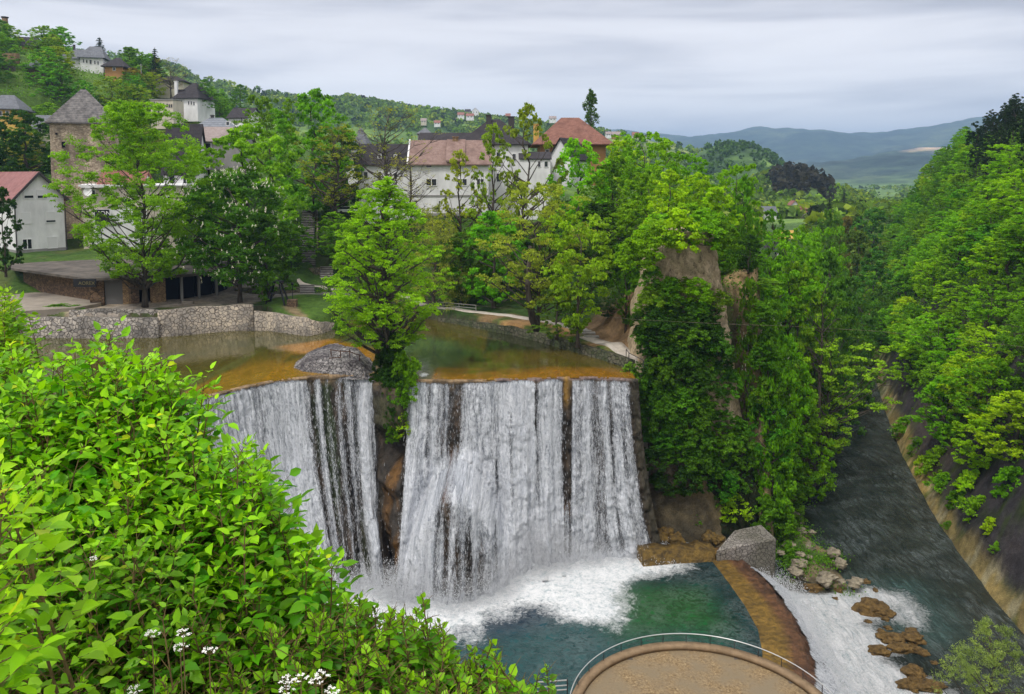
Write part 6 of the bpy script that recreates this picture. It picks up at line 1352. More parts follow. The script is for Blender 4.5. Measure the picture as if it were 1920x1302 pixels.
# --- market building with flat roof
R0 = [G(*p, 8.1) for p in [(18,503),(163,523),(240,521),(345,516),(440,507)]]; RB = [G(*p, 8.1) for p in [(450,486),(330,480),(150,478),(30,480)]]
mk = empty('market_building', (*R0[1], 3.4), 'low flat roofed market building with dark open bays along the plaza', 'building'); ox, oy = R0[1]
poly = [(x-ox, y-oy) for x, y in R0+RB]; n = len(poly)
me = bpy.data.meshes.new('flat_roof'); me.from_pydata([(x, y, 4.35) for x, y in poly]+[(x, y, 4.75) for x, y in poly], [], [tuple(range(n))[::-1], tuple(range(n, 2*n))]+[(i, (i+1) % n, n+(i+1) % n, n+i) for i in range(n)])
m_flat = noisy('flat_roof_felt', (.06,.053,.047), (.15,.13,.11), .5, .9, .4, .05, c3=(.13,.10,.08)); me.materials.append(m_flat); ob('flat_roof', me, mk)
def facade(parts, a, b_, off=1.1):
    ax, ay = a[0]-ox, a[1]-oy; bx_, by_ = b_[0]-ox, b_[1]-oy; L = math.hypot(bx_-ax, by_-ay); dx, dy = (bx_-ax)/L, (by_-ay)/L; nx2, ny2 = -dy, dx
    for (f0, f1, kind) in parts:
        mt, dep = {'brick': (m_brick, 0), 'tan': (m_brickp, 0), 'void': (m_void, 1.6), 'door': (m_door, .3), 'post': (m_grey, -.05)}[kind]
        p0 = (ax+dx*L*f0+nx2*(off+dep), ay+dy*L*f0+ny2*(off+dep)); p1 = (ax+dx*L*f1+nx2*(off+dep), ay+dy*L*f1+ny2*(off+dep))
        MB().hexa([(*p0,-1.5),(*p1,-1.5),(p1[0]+nx2*.5,p1[1]+ny2*.5,-1.5),(p0[0]+nx2*.5,p0[1]+ny2*.5,-1.5),(*p0,4.34),(*p1,4.34),(p1[0]+nx2*.5,p1[1]+ny2*.5,4.34),(p0[0]+nx2*.5,p0[1]+ny2*.5,4.34)]).build({'brick':'block_wall','tan':'block_wall','void':'open_bay','door':'shutter_door','post':'post'}[kind], mt, mk)
facade([(0,1,'brick')], R0[0], R0[1], 2.2)
facade([(0,.35,'brick'),(.36,.80,'door'),(.81,1,'tan')], R0[1], R0[2])
facade([(0,.18,'brick'),(.18,.38,'void'),(.38,.66,'tan'),(.66,1,'void')], R0[2], R0[3])
facade([(0,.03,'post'),(.03,.33,'void'),(.33,.36,'post'),(.36,.68,'void'),(.68,.71,'post'),(.71,1,'void')], R0[3], R0[4])
sg = MB().box(G(190,512,8.1)[0]-ox, G(229,512,8.1)[0]-ox, -1.0, -.75, 3.5, 4.8).build('sign_board', m_signd, mk)
m_fade, _, fb_ = newmat('faded_lettering', .7, .2); fb_.inputs['Base Color'].default_value = (.14,.12,.06,1)
text('AOREX', .8, m_fade, sg, (G(199,512,8.1)[0]-ox, -1.03, 3.85))
pf = [G(*p, 4.0) for p in [(-30,560),(60,549),(152,551),(193,557),(190,569),(140,578),(60,583),(-30,590)]]; n = len(pf)
me = bpy.data.meshes.new('platform'); me.from_pydata([(x, y, 2.0) for x, y in pf]+[(x, y, 4.05) for x, y in pf], [], [tuple(range(n)), tuple(range(n, 2*n))[::-1]]+[(i, n+i, n+(i+1) % n, (i+1) % n) for i in range(n)])
m_plat = noisy('mossy_concrete', (.22,.19,.155), (.31,.27,.22), .6, .9, .4, .05, c3=(.16,.22,.04)); me.materials.append(m_plat); me.update(); o = ob('concrete_platform', me); tagp(o, 'flat mossy concrete platform at the far left above the pond wall', 'platform')
# --- stairs
m_step = noisy('step_stone', (.20,.19,.18), (.36,.34,.32), 1.2, .85, .3, .03); m_riser = noisy('step_riser', (.05,.045,.04), (.10,.09,.08), 1.2)
ss = empty('stone_staircase', at(575, 556, 143), 'long dark stone staircase climbing from the lawn to the white houses', 'stairs'); so_ = Vector(ss.location)
def flight(pa, Ya, pb, Yb, wpx, n):
    A_, B_ = Vector(at(*pa, Ya))-so_, Vector(at(*pb, Yb))-so_; w_ = wpx/F*Ya; mb = MB(); mr = MB()
    for k in range(n):
        t0, t1 = k/n, (k+1)/n; y0, y1 = A_.y+(B_.y-A_.y)*t0, A_.y+(B_.y-A_.y)*t1; z1 = A_.z+(B_.z-A_.z)*t1; xc = A_.x+(B_.x-A_.x)*t0
        mr.box(xc-w_/2, xc+w_/2, y0+.06, y1+.06, A_.z-2, z1-.10); mb.box(xc-w_/2-.04, xc+w_/2+.04, y0-.02, y1+.05, z1-.099, z1)
    f_ = mr.build('flight', m_riser, ss); mb.build('treads', m_step, f_)
flight((575,556),142,(575,534),146,27,7); flight((612,523),150.5,(612,500),154,24,7); flight((577,498),155,(577,467),159.5,27,10); flight((574,465),160,(579,394),176,26,22)
x, y, z = at(590, 531, 147); MB().box(x-3.2, x+2.8, 146.2, 150.4, z-2.0, z).build('landing', m_step, ss) if False else None
for lo, (pa, pb, Yy) in enumerate([((546,532),(602,532),146.2)]): pass
o = MB().hexa([Vector(at(594,468,158)), Vector(at(597,468,158)), Vector(at(596,394,178)), Vector(at(593,394,178)), *(Vector(at(594,468,158))+Vector((0,0,1.1)), Vector(at(597,468,158))+Vector((0,0,1.1)), Vector(at(596,394,178))+Vector((0,0,1.1)), Vector(at(593,394,178))+Vector((0,0,1.1)))]).build('stair_wall', m_wallold); tagp(o, 'low stone side wall along the upper flight of the stairs', 'wall')
# --- path along the pond
def path(name, cen, wd, mat, label, dz=.07):
    P = resample([(*G(a, b_, 1.6), w_) for (a, b_), w_ in zip(cen, wd)], 120); t = np.gradient(P[:, :2], axis=0); t /= np.hypot(t[:,0], t[:,1])[:, None]; nn = np.stack([-t[:,1], t[:,0]], 1)
    rows = []
    for s_ in (-1, -.33, .33, 1): q_ = P[:, :2]+nn*P[:, 2:3]*s_/2; rows.append(q_)
    zc = H(P[:,0], P[:,1]); zc = np.convolve(np.pad(zc, 6, mode='edge'), np.ones(13)/13, 'valid')
    zmax = np.max([H(r_[:,0], r_[:,1]) for r_ in rows], 0); zc = np.maximum(zc, zmax)+dz
    V = np.concatenate([np.c_[r_, zc] for r_ in rows]+[np.c_[rows[0], zc-1], np.c_[rows[3], zc-1]]); m_ = len(P); i = np.arange(6*m_).reshape(6, m_)
    q = [np.stack([i[a][:-1], i[a][1:], i[b][1:], i[b][:-1]], -1) for a, b in ((0,1),(1,2),(2,3),(4,0),(3,5))]
    o = ob(name, mesh_np(name, V, np.concatenate(q), mat)); tagp(o, label, kind='structure')
m_path = noisy('path_gravel', (.36,.32,.28), (.52,.47,.41), 2, .9, .3, .03)
path('path', [(560,561),(640,563),(740,569),(820,579),(900,587),(980,595),(1050,606),(1092,617)], [1.1,1.1,1.3,1.5,1.6,1.7,1.8,1.8], m_path, 'pale narrow path running behind the pond')
path('path', [(1096,628),(1122,635),(1150,645),(1175,656),(1196,668),(1206,680)], [2.0,2.2,2.4,2.6,2.8,3.0], m_path, 'pale path widening towards the limestone spire')
for k in range(4): x, y = G(1088+k*7, 617+k*3.6, 1.6); z = max(Hs(x, y), .8); o = MB().box(x-1.1, x+1.1, y-.5, y+.5, z-.5, z+.22-.02*k).build('path_step', m_step, bevel=.03); tagp(o, ['topmost', 'second highest', 'second lowest', 'lowest'][k] + ' pale stone step between the two paths', 'step', 'stone steps linking the two paths')
pr = empty('path_railing', (*G(1175,668,1.3), 1.2), 'short black metal railing at the end of the bank path', 'railing'); po = Vector(pr.location)
for a, b_, c_ in ((1174,655,670),(1179,662,677),(1206,676,688)): x, y = G(a, c_, 1.2); MB().beam(Vector((x,y,1.1))-po, Vector((x,y,ZP(b_, y)))-po, .09).build('post', m_dframe, pr)
x1_, y1_ = G(1174,670,1.2); x2_, y2_ = G(1179,677,1.2); x3_, y3_ = G(1206,688,1.2)
MB().tube([Vector((x1_,y1_,ZP(655,y1_)))-po, Vector((x2_,y2_,ZP(662,y2_)))-po, Vector((x3_,y3_,ZP(676,y3_)))-po], .05, 5).build('handrail', m_dframe, pr)
fr_ = empty('path_fence', (*G(830,580,1.8), 1.8), 'thin grey rail fence behind the path right of the willow', 'fence'); po = Vector(fr_.location); pts_ = []
for a, b_ in ((800,578),(830,580),(860,583),(892,586)): x, y = G(a, b_, 1.8); pts_.append(Vector((x, y+.8, 0))); MB().beam(Vector((x, y+.8, 1.5))-po, Vector((x, y+.8, 2.9))-po, .08).build('post', m_grey, fr_)
for hz2 in (2.85, 2.35): MB().tube([Vector((p.x, p.y, hz2))-po for p in pts_], .05, 5).build('rail', m_grey, fr_)
# --- cable across the gorge
cps = [(800,566,138),(900,574,126),(1040,587,112),(1200,600,95.2),(1340,607,93.2),(1480,612,92),(1640,621,91),(1800,636,90),(1990,660,89)]
o = MB().tube([at(*p) for p in cps], .022, 5).build('steel_cable', m_wallold, None, True); tagp(o, 'thin steel cable stretched across the gorge before the spire', 'cable')
# --- wooden frame, lamp and stone block on the lawn
m_tar = noisy('tarred_wood', (.012,.012,.016), (.04,.04,.05), 3, .7)
x, y = G(520, 574, 3.0); wf_ = empty('timber_frame', (x, y, Hs(x, y)), 'dark timber trestle frame on the lawn below the stairs', 'frame')
for s_ in (-1, 1): MB().beam((-1.6, s_*1.3, -.2), (-.5, s_*.5, 3.6), .22).build('leg', m_tar, wf_); MB().beam((1.6, s_*1.3, -.2), (.5, s_*.5, 3.6), .22).build('leg', m_tar, wf_)
MB().beam((-1.0,-.9,1.8),(1.0,-.9,1.8),.16).build('crossbar', m_tar, wf_); MB().box(-.95, .95, -.65, .65, 3.45, 3.75).build('top_beam', m_tar, wf_)
x, y = G(549, 571, 3.0); lp = empty('lamp_post', (x, y, Hs(x, y)), 'slim black lamp post beside the timber trestle', 'lamp post'); MB().tube([(0,0,-.2),(0,0,2.9)], .06, 6).build('pole', m_tar, lp); V, q = ring(.01, .22, 2.9, 3.25, 8); ob('lamp_head', mesh_np('lamp_head', V, q, m_tar), lp)
x, y = G(548, 578, 2.8); o = MB().box(x-.75, x+.75, y-.5, y+.7, Hs(x, y)-.4, Hs(x, y)+1.1).build('stone_block', m_brick, bevel=.06); tagp(o, 'small stone plinth on the lawn behind the bare earth patch', 'plinth')
x, y = G(352, 571, 3.4); o = MB().box(x-.9, x+.9, y-.3, y+.3, 3.3, 3.95).build('stone_bench', m_plat, bevel=.05); tagp(o, 'low concrete bench on the plaza before the open bays', 'bench')
# --- car parked at the top of the stairs
m_car, _, fb_ = newmat('white_car_paint', .3, .5); fb_.inputs['Base Color'].default_value = (.75,.76,.78,1); m_tyre, _, fb_ = newmat('tyre', .8, .2); fb_.inputs['Base Color'].default_value = (.02,.02,.02,1)
x, y, z = at(652, 388, 176); cz_ = Hs(x, y); car = empty('parked_car', (x, y, max(cz_, z-1.5)), 'white car parked behind the trees at the top of the stairs', 'car')
MB().add([(-2.1,-.85,.35),(2.1,-.85,.35),(2.15,-.85,.85),(1.2,-.85,.98),(-2.1,-.85,1.0),(-2.1,.85,.35),(2.1,.85,.35),(2.15,.85,.85),(1.2,.85,.98),(-2.1,.85,1.0)], [(0,1,2,3,4),(9,8,7,6,5),(0,5,6,1),(1,6,7,2),(2,7,8,3),(3,8,9,4),(4,9,5,0)]).build('body', m_car, car, bevel=.08)
MB().hexa([(-1.9,-.78,.99),(1.1,-.78,.97),(1.1,.78,.97),(-1.9,.78,.99),(-1.5,-.62,1.5),(.4,-.62,1.5),(.4,.62,1.5),(-1.5,.62,1.5)]).build('window', m_glass, car, bevel=.05); MB().box(-1.4,.3,-.6,.6,1.501,1.54).build('roof', m_car, car)
for wx_ in (-1.3, 1.3):
    for wy_ in (-.86, .72): MB().tube([(wx_, wy_, .33), (wx_, wy_+.14, .33)], .33, 14).build('wheel', m_tyre, car)
# --- houses far up the hills and in the valley
fh = [(645,658,190,184,181,1500,m_white,m_rmauve,'white house under the wooded top of the far hill'),(668,679,190,185,180,1500,m_white,m_rred,'red roofed house under the wooded top of the far hill'),(858,870,221,215,211,1250,m_white,m_rred,'red roofed house, leftmost of the far hamlet on the ridge'),(872,882,214,209,205,1350,m_cream,m_rdark,'dark roofed house at the top of the far hamlet'),(885,897,215,208,203,1350,m_white,m_rred,'two storey red roofed house at the right of the far hamlet'),(874,888,223,217,213,1200,m_white,m_rred,'lowest red roofed house of the far hamlet'),(789,799,232,226,222,1100,m_cream,m_rmauve,'mauve roofed house on the far green slope'),(814,825,235,230,226,1080,m_white,m_rred,'small red roofed house below the mauve roofed one'),(1030,1043,228,222,218,1300,m_white,m_rmauve,'pale roofed house on the far ridge above the orange house'),(948,957,222,217,213,1350,m_cream,m_rred,'single small house on the far ridge right of the hamlet'),(1136,1146,256,251,247,1000,m_white,m_rmauve,'white house on the far ridge just right of the poplar'),(1148,1164,257,252,247,1000,m_orange,m_rmauve,'brown house on the far ridge right of the poplar'),(1186,1198,257,253,248,1050,m_cream,m_rred,'red roofed house on the far ridge end'),(1212,1222,260,256,252,1100,m_white,m_rdark,'last tiny house at the end of the far ridge'),
      (1430,1456,412,397,387,420,m_white,m_rslate,'white valley house with grey roof left of the red roofed one'),(1479,1502,404,389,377,440,m_white,m_rred,'white gabled valley house with red roof'),(1500,1520,408,396,387,430,m_cream,m_rred,'low red roofed valley house beside the white gable'),(1436,1462,484,470,461,300,m_white,m_rdark,'white house half hidden in the trees of the valley'),(1458,1492,455,445,432,320,m_cream,m_ochre2,'yellowish roof among the valley trees'),(356,362,170,167,164,1200,m_white,m_rred,'tiny pink roof on the distant slope above the slate villa')]
for a, b_, c_, d_, e_, Yy, wmt, rmt, l_ in fh:
    gab = 'gable_y' if a in (1479, 885, 668) else 'gable_x'
    mid = (c_+d_)/2; w2 = b_-a
    house('far_house' if Yy > 900 else 'valley_house', l_, a, b_, c_, d_, Yy, max(6, (b_-a)/F*Yy*.7), gab, e_, wmt, rmt, oh=.5, wins=[(a+w2*.2, d_+(c_-d_)*.2, a+w2*.36, d_+(c_-d_)*.6), (a+w2*.62, d_+(c_-d_)*.2, a+w2*.78, d_+(c_-d_)*.6)])
# --- a few boulders: rapids, amber shoulders, ledge
def rock(name, label, px, py, z, r, mat, sq=.6, seed=0, group=None, sx=1.0, cat='rock'):
    rg = np.random.default_rng(seed); x, y = G(px, py, z); n, m_ = 22, 30
    u = np.linspace(0, np.pi, n); v = np.linspace(0, 2*np.pi, m_, endpoint=False); U_, V_ = np.meshgrid(u, v, indexing='ij')
    d = 1 + .55*fbm(np.cos(V_)*np.sin(U_)*1.5+seed, np.sin(V_)*np.sin(U_)*1.5+np.cos(U_)*2, 1.2, 5, seed) ; X_ = np.sin(U_)*np.cos(V_)*r*d*sx; Y_ = np.sin(U_)*np.sin(V_)*r*d; Z_ = np.cos(U_)*r*sq*d
    i = np.arange(n*m_).reshape(n, m_); j = np.roll(i, -1, 1); q = np.stack([i[:-1], i[1:], j[1:], j[:-1]], -1).reshape(-1, 4)
    o = ob(name, mesh_np(name, np.stack([X_, Y_, Z_], -1).reshape(-1, 3), q, mat, False), None, (x, y, z)); tagp(o, label, cat, group); return o
m_ambr = noisy('amber_boulder', (.045,.028,.012), (.26,.16,.05), 1.8, .55, 1.0, .4, c3=(.07,.09,.02), detail=8); m_greyr = noisy('grey_boulder', (.14,.12,.09), (.36,.31,.22), 1.1, .8, .9, .3, c3=(.08,.11,.03))
for k, (a, b_, r_, s_, l_) in enumerate([(1632,1140,1.9,1.3,'largest amber boulder, uppermost in the rapids'),(1660,1152,1.0,1.6,'low amber boulder right below the largest one'),(1672,1198,1.3,1.5,'amber boulder with mossy top in the middle of the rapids'),(1712,1200,1.2,1.3,'mossy boulder at the right side of the rapids'),(1690,1216,1.1,1.5,'reddish boulder joined to the mossy one'),(1650,1222,1.0,1.6,'flat orange boulder at the left of the middle group'),(1725,1222,.9,1.2,'small orange boulder low in the middle group'),(1712,1262,1.2,1.1,'upright golden boulder near the bottom of the rapids'),(1700,1285,.9,1.4,'small orange boulder near the bottom picture edge'),(1745,1288,1.1,1.8,'wide flat amber boulder at the bottom of the rapids'),(1525,1104,1.1,1.4,'smooth amber boulder in calm water beside the pier')]):
    rock('boulder', l_, a, b_, RIV_Z+.05, r_*.78, m_ambr, .6, 300+k, 'amber boulders in the rapids', s_)
rgq = np.random.default_rng(46)
for k in range(26):
    c0 = [(1640,1150),(1690,1210),(1715,1270),(1735,1290),(1600,1120)][k % 5]; rock('rapids_stone', 'small wet amber stone among the boulders of the rapids', c0[0]+rgq.normal(0, 24), c0[1]+rgq.normal(0, 13), RIV_Z+.02, rgq.uniform(.25, .6), m_ambr, .6, 700+k, 'small stones in the rapids', rgq.uniform(.8, 1.5))
rgb_ = np.random.default_rng(44)
for k in range(46):
    a, b_ = rgb_.uniform(1450, 1612), rgb_.uniform(955, 1105)
    if not inpoly(*G(a, b_, -23), islet): continue
    rock('bank_stone', 'grey stone on the scrubby bank between pier and river', a, b_, -23.0, rgb_.uniform(.35, .95), m_greyr, .6, 400+k, 'stones on the scrubby bank')
for k, (a, b_, r_) in enumerate([(1235,1008,1.3),(1252,1000,1.1),(1228,996,.9),(1268,1012,1.0),(1330,1008,1.0),(1345,1012,.8)]): rock('boulder', 'amber rock in the hollow at the foot of the right falls', a, b_, -20.5, r_, m_amber, .8, 500+k, 'amber rocks in the hollow at the foot of the right falls')
# ================================================================== FOREGROUND SHRUBS
m_fore = leaf_material('leaf_near', attr='lcol', trans=.30, rough=.45, spec=.18)
m_twig = noisy('twig', (.07,.05,.02), (.15,.10,.04), 20, .8, .2, .002)
def near_shrub(name, label, tips, leaf, pairs, leaflets, c_young, c_old, seed, group=None, spread=.5, droop=.5, node_gap=.105, top_frac=.72, broad=.31, cat='shrub'):
    """tips: list of 3-D points; each gets an arching stem with opposite compound leaves"""
    rg = np.random.default_rng(seed); mb = MB(); bases, dirs, ups, sizes, cols_, tn = [], [], [], [], [], []
    cx_ = float(np.mean([t[0] for t in tips])); cy_ = float(np.mean([t[1] for t in tips])); gz = Hs(cx_, cy_)
    for t in tips:
        t = Vector(t); L = max(.6, t.z - Hs(t.x, t.y)); L = min(L, 1.9)
        hx, hy = rg.normal(0, spread, 2); root = t - Vector((hx*.5, hy*.5, L)); mid = root.lerp(t, .55) + Vector((rg.normal(0, .08), rg.normal(0, .08), .08*L))
        pts = [root*(1-s)**2 + mid*2*s*(1-s) + t*s*s for s in np.linspace(0, 1, 9)]
        mb.tube(pts, [.010*(1-.8*k/8) + .0015 for k in range(9)], 4, False)
        n = max(3, int(L*top_frac/node_gap)); a0 = rg.random()*6.28
        for k in range(n):
            s = 1-k/n*top_frac; p = root*(1-s)**2 + mid*2*s*(1-s) + t*s*s; tan = ((mid-root)*(1-s) + (t-mid)*s).normalized()
            young = max(0, 1-k/3.0)
            a0 += 1.57 + rg.normal(0, .25)
            for sd_ in (0, math.pi):
                a = a0+sd_; o_ = Vector((math.cos(a), math.sin(a), 0)); ld = (o_*(1-.25*young) + tan*(.55+.6*young) ).normalized()
                pl = leaf*rg.uniform(.65, 1.4)*(1-.45*young)
                rach = [p, p+ld*pl*.9, p+ld*pl*1.7 - Vector((0,0,droop*.25*pl))]
                mb.tube(rach, [.0035, .0025, .0012], 3, False)
                side = ld.cross(Vector((0,0,1))); side = side.normalized() if side.length > .05 else Vector((1,0,0))
                specs = [(rach[2], ld, 1.1)]
                if leaflets >= 3: specs += [(rach[1]+ld*pl*.25, ld*.35+side, .95), (rach[1]+ld*pl*.25, ld*.35-side, .95)]
                if leaflets >= 5: specs += [(rach[1]-ld*pl*.35, ld*.15+side, .8), (rach[1]-ld*pl*.35, ld*.15-side, .8)]
                if leaflets == 1: specs = [(p+ld*pl*.25, ld, 1.0)]
                for (bp, dv, ss_) in specs:
                    dv = (dv.normalized() + Vector(rg.normal(0, .16, 3)) - Vector((0,0,1))*droop*rg.uniform(.1, .8)*(1-young)).normalized()
                    bases.append(bp); dirs.append(dv); up = Vector((0,0,1)) + Vector(rg.normal(0, .55, 3)); ups.append(up)
                    sizes.append(leaf*ss_*rg.uniform(.55, 1.22)*(1-.42*young))
                    m_ = min(1, max(0, young*.8 + rg.normal(.22, .26))); cc_ = [c_old[i_]*(1-m_)+c_young[i_]*m_ for i_ in range(3)]; cc_ = [cc_[0]*1.7, cc_[1]*1.02, cc_[2]] if rg.random() < .025 else cc_; cols_.append(cc_); tn.append(rg.random()*.55+.2)
    B = np.array(bases); D_ = np.array(dirs); U_ = np.array(ups); S_ = np.array(sizes)[:, None]
    U_ -= (U_*D_).sum(1)[:, None]*D_; U_ /= np.linalg.norm(U_, axis=1)[:, None]; W_ = np.cross(D_, U_)
    def pnt(a, b_, c_): return B + S_*(D_*a + W_*b_ + U_*c_)
    V = np.stack([pnt(0,0,0), pnt(.5,0,-.02), pnt(1.0,0,-.14), pnt(.22,broad*.80,.06), pnt(.58,broad*.72,.05), pnt(.22,-broad*.80,.06), pnt(.58,-broad*.72,.05), pnt(.82,broad*.30,-.03), pnt(.82,-broad*.30,-.03)], 1).reshape(-1, 3)
    n = len(B); b9 = 9*np.arange(n)[:, None]
    q = np.concatenate([b9+np.array([[0,1,4,3]]), b9+np.array([[0,5,6,1]]), b9+np.array([[1,2,7,4]]), b9+np.array([[1,6,8,2]])])
    root = empty(name, (cx_, cy_, gz), label, cat, group)
    V = V - np.array([cx_, cy_, gz])
    ob('foliage', mesh_np('near_foliage', V, q, m_fore, False, {'lcol': np.tile(np.array(cols_), (4, 1)), 'tone': np.tile(np.array(tn), 4)}), root)
    me = bpy.data.meshes.new('stems'); me.from_pydata([(x-cx_, y-cy_, z-gz) for x, y, z in mb.v], [], mb.f); me.materials.append(m_twig); ob('stems', me, root)
    return n
def sample(poly, n, y0, y1, seed, sep=0, power=1.0, back=0.0):
    rg = np.random.default_rng(seed); xs = [p[0] for p in poly]; ys = [p[1] for p in poly]; out = []; P2 = []
    tries = 0
    while len(out) < n and tries < 60000:
        tries += 1; a, b_ = rg.uniform(min(xs), max(xs)), rg.uniform(min(ys), max(ys))
        if not inpoly(a, b_, poly): continue
        if sep and any((p[0]-a)**2+(p[1]-b_)**2 < sep*sep for p in P2): continue
        P2.append((a, b_)); f = (b_-min(ys))/(max(ys)-min(ys)); Y_ = y1 + (y0-y1)*f + rg.uniform(-.25, .9)
        out.append(at(a + rg.normal(0, 14), b_ - (rg.random() < .2)*rg.uniform(0, 42), Y_))
    return out
LY, LO = (.135,.34,.012), (.036,.175,.007)
A1 = [(-60,668),(30,655),(90,660),(150,665),(200,652),(262,668),(250,760),(260,900),(250,1010),(-60,1020)]
A2 = [(230,672),(290,668),(345,690),(372,705),(360,750),(345,800),(368,850),(440,850),(488,880),(500,940),(480,1000),(400,1030),(240,1000)]
A3 = [(440,960),(520,985),(560,1010),(610,1060),(628,1075),(605,1120),(560,1150),(470,1160),(380,1120),(340,1040)]
A4 = [(-60,1000),(360,1010),(400,1100),(380,1180),(250,1200),(-60,1320)]
near_shrub('box_elder_shrub', 'bright leafy shrub with pinnate leaves filling the left edge below the pond', sample(A1, 200, 4.9, 6.6, 1), .122, 2, 3, LY, LO, 11, 'leafy shrubs on the near slope')
near_shrub('box_elder_shrub', 'bright leafy shrub whose top shoots overlap the left waterfall', sample(A2, 130, 5.0, 6.4, 2), .122, 2, 3, LY, LO, 12, 'leafy shrubs on the near slope')
near_shrub('box_elder_shrub', 'lower spray of pointed leaves reaching right towards the plunge pool', sample(A3, 74, 4.9, 5.6, 3), .118, 2, 3, LY, LO, 13, 'leafy shrubs on the near slope')
near_shrub('box_elder_shrub', 'shaded leafy shrub at lower left under the bright ones', sample(A4, 150, 4.0, 4.9, 4), .10, 2, 3, (.085,.23,.012), (.025,.11,.008), 14, 'leafy shrubs on the near slope')  # shade under the bright shrubs is put into these darker leaf colours
near_shrub('edge_sprig', 'sprig of large yellow green leaves entering at the left edge', [at(-14,880,3.3), at(4,935,3.2), at(-10,1000,3.1), at(18,1000,3.3), at(-20,1160,3.0), at(-8,1090,3.2)], .12, 2, 3, (.17,.36,.018), (.10,.27,.012), 15)
B1p = [(130,1190),(200,1135),(300,1150),(345,1130),(430,1085),(480,1120),(470,1200),(420,1302),(380,1420),(60,1420),(80,1250)]
B2p = [(440,1130),(520,1165),(600,1170),(650,1135),(700,1150),(700,1302),(690,1420),(380,1420),(440,1250)]
B3p = [(660,1125),(690,1130),(740,1140),(770,1132),(792,1150),(840,1170),(850,1215),(872,1240),(915,1228),(945,1225),(955,1260),(925,1302),(930,1420),(660,1420)]
B4p = [(930,1300),(985,1262),(1000,1262),(1005,1280),(1000,1420),(920,1420)]
SY, SO_ = (.115,.29,.013), (.038,.165,.008)
for k, (pl, n, lb_, sd_) in enumerate([(B1p, 330, 'small leaved dogwood shrub at the bottom behind the white umbels', 21), (B2p, 300, 'small leaved dogwood shrub at the bottom centre left', 22), (B3p, 260, 'small leaved dogwood shrub before the foaming pool edge', 23), (B4p, 26, 'thin dogwood shoots reaching towards the small grey gate', 24)]):
    near_shrub('dogwood_shrub', lb_, sample(pl, n, 3.9, 5.0, sd_), .075, 2, 1, SY, SO_, sd_, 'small leaved shrubs along the bottom', spread=.75, droop=.5, node_gap=.05, top_frac=.66, broad=.55)
near_shrub('overhanging_branch', 'feathery lime green branches at the left edge before the far pond wall', sample([(-60,530),(10,540),(28,565),(36,590),(28,640),(40,660),(-60,690)], 42, 9.5, 11, 31), .12, 2, 5, (.125,.28,.014), (.055,.18,.010), 32, spread=.7, node_gap=.12, top_frac=.6)
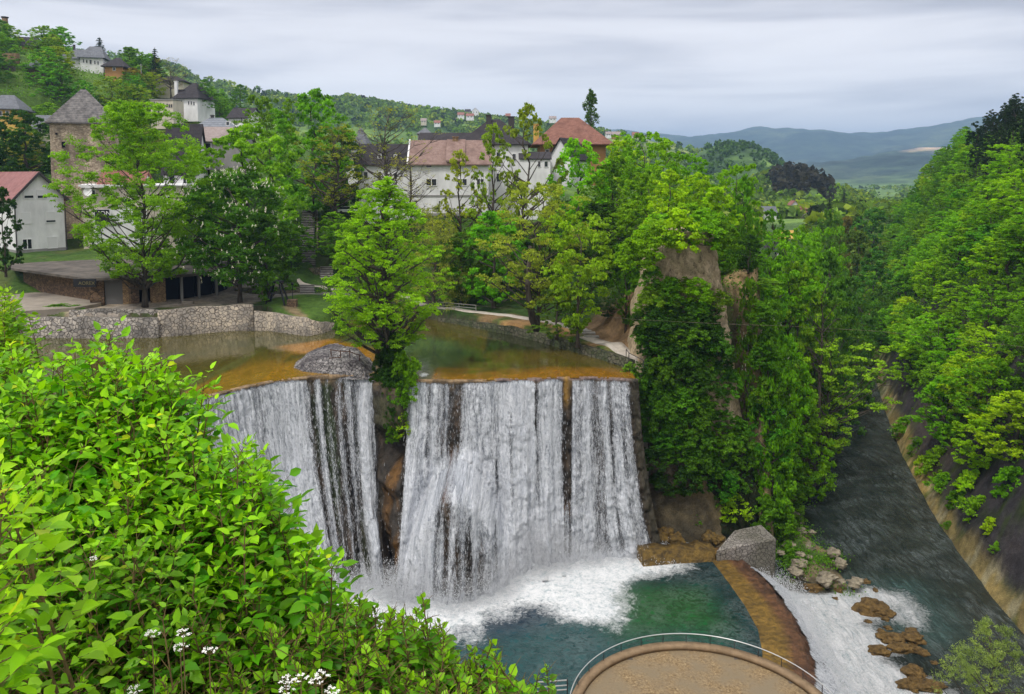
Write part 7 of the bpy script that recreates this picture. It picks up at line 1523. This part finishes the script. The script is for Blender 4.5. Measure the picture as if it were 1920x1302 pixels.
# cow parsley umbels among the shrubs
m_umb, _, fb_ = newmat('umbel_white', .7, .2); fb_.inputs['Base Color'].default_value = (.85,.85,.80,1)
ums = [(285,1187,'at the upper left of the umbel group'),(343,1185,'at the top of the umbel group'),(338,1212,'in the middle of the umbel group'),(392,1218,'at the right of the umbel group'),(252,1292,'alone at the bottom edge, left'),(536,1274,'leftmost of the right cluster'),(564,1270,'second of the right cluster'),(603,1264,'highest of the right cluster'),(592,1276,'just below the highest of the right cluster'),(536,1294,'at the bottom edge in the right cluster'),(622,1293,'rightmost, by the bottom edge'),(62,1048,'small one in the shade at the left'),(176,1047,'small one in the shade, upper middle'),(60,1174,'small one in the shade, lower left')]
for k, (a, b_, l_) in enumerate(ums):
    rg = np.random.default_rng(600+k); x, y, z = at(a, b_, 3.75 if k < 11 else 4.4); gz = Hs(x, y); sc_ = 1.0 if k < 11 else .6
    u = empty('cow_parsley', (x, y, gz), f'white cow parsley umbel, {l_}', 'flower', 'white cow parsley umbels'); Zt = z-gz
    st_ = MB().tube([(.03,.05,0),(.01,.02,Zt*.5),(0,0,Zt-.03)], .003, 5, False); um = MB()
    for q_ in range(9):
        aa_ = q_*.7+rg.random(); r_ = .036*math.sqrt((q_+.5)/9)*sc_; cx_, cy_, cz2 = math.cos(aa_)*r_, math.sin(aa_)*r_, Zt + rg.normal(0, .003) - r_*r_*4
        st_.tube([(0,0,Zt-.03),(cx_,cy_,cz2)], .0012, 3, False)
        for w_ in range(11):
            dx, dy = rg.normal(0, .0048*sc_, 2); s_ = .0028*sc_; fx_, fy_, fz_ = cx_+dx, cy_+dy, cz2+.004+rg.normal(0, .0015)
            um.add([(fx_-s_,fy_,fz_),(fx_,fy_-s_,fz_+.001),(fx_+s_,fy_,fz_),(fx_,fy_+s_,fz_+.001),(fx_,fy_,fz_-.003)], [(0,1,2,3),(0,4,1),(1,4,2),(2,4,3),(3,4,0)])
    st_.build('stem', m_twig, u); um.build('umbel', m_umb, u)
# ------------------------------------------------------------------ haze: the humid valley air
hm = bpy.data.materials.new('haze_mat'); hm.use_nodes = True; hn = hm.node_tree; hn.nodes.clear()
ho = N(hn, 'ShaderNodeOutputMaterial'); pv = N(hn, 'ShaderNodeVolumePrincipled')
pv.inputs['Color'].default_value = (.42, .66, 1.0, 1); val(pv, 'Density', 1.3e-4); val(pv, 'Anisotropy', 0.2)
lk(hn, pv.outputs[0], ho.inputs['Volume'])
hz = MB().box(-16000, 16000, -60, 15500, -60, 760).build('haze', hm)
tagp(hz, 'pale humid air that fades the far hills to blue', 'haze', kind='stuff')

# ------------------------------------------------------------------ tell look-alikes apart by their order (ordinal labels)
bpy.context.view_layer.update()
ones = 'first second third fourth fifth sixth seventh eighth ninth tenth eleventh twelfth thirteenth fourteenth fifteenth sixteenth seventeenth eighteenth nineteenth'.split()
ORD = ones + [t if not k else t[:-4] + 'y-' + ones[k-1] if t.endswith('ieth') else t for t in ('twentieth', 'thirtieth', 'fortieth', 'fiftieth', 'sixtieth', 'seventieth', 'eightieth', 'ninetieth') for k in range(10)]
same = {}
for o in bpy.data.objects:
    if o.parent is None and o.get('label') and o.get('category'): same.setdefault(o['label'], []).append(o)
for l_, os_ in same.items():
    if 1 < len(os_) and len(l_.split()) <= 12:
        os_.sort(key=lambda o: o.matrix_world.translation.x/max(o.matrix_world.translation.y, 1))
        for k, o in enumerate(os_): o['label'] = f'{l_}, {ORD[min(k, 98)]} from the left'
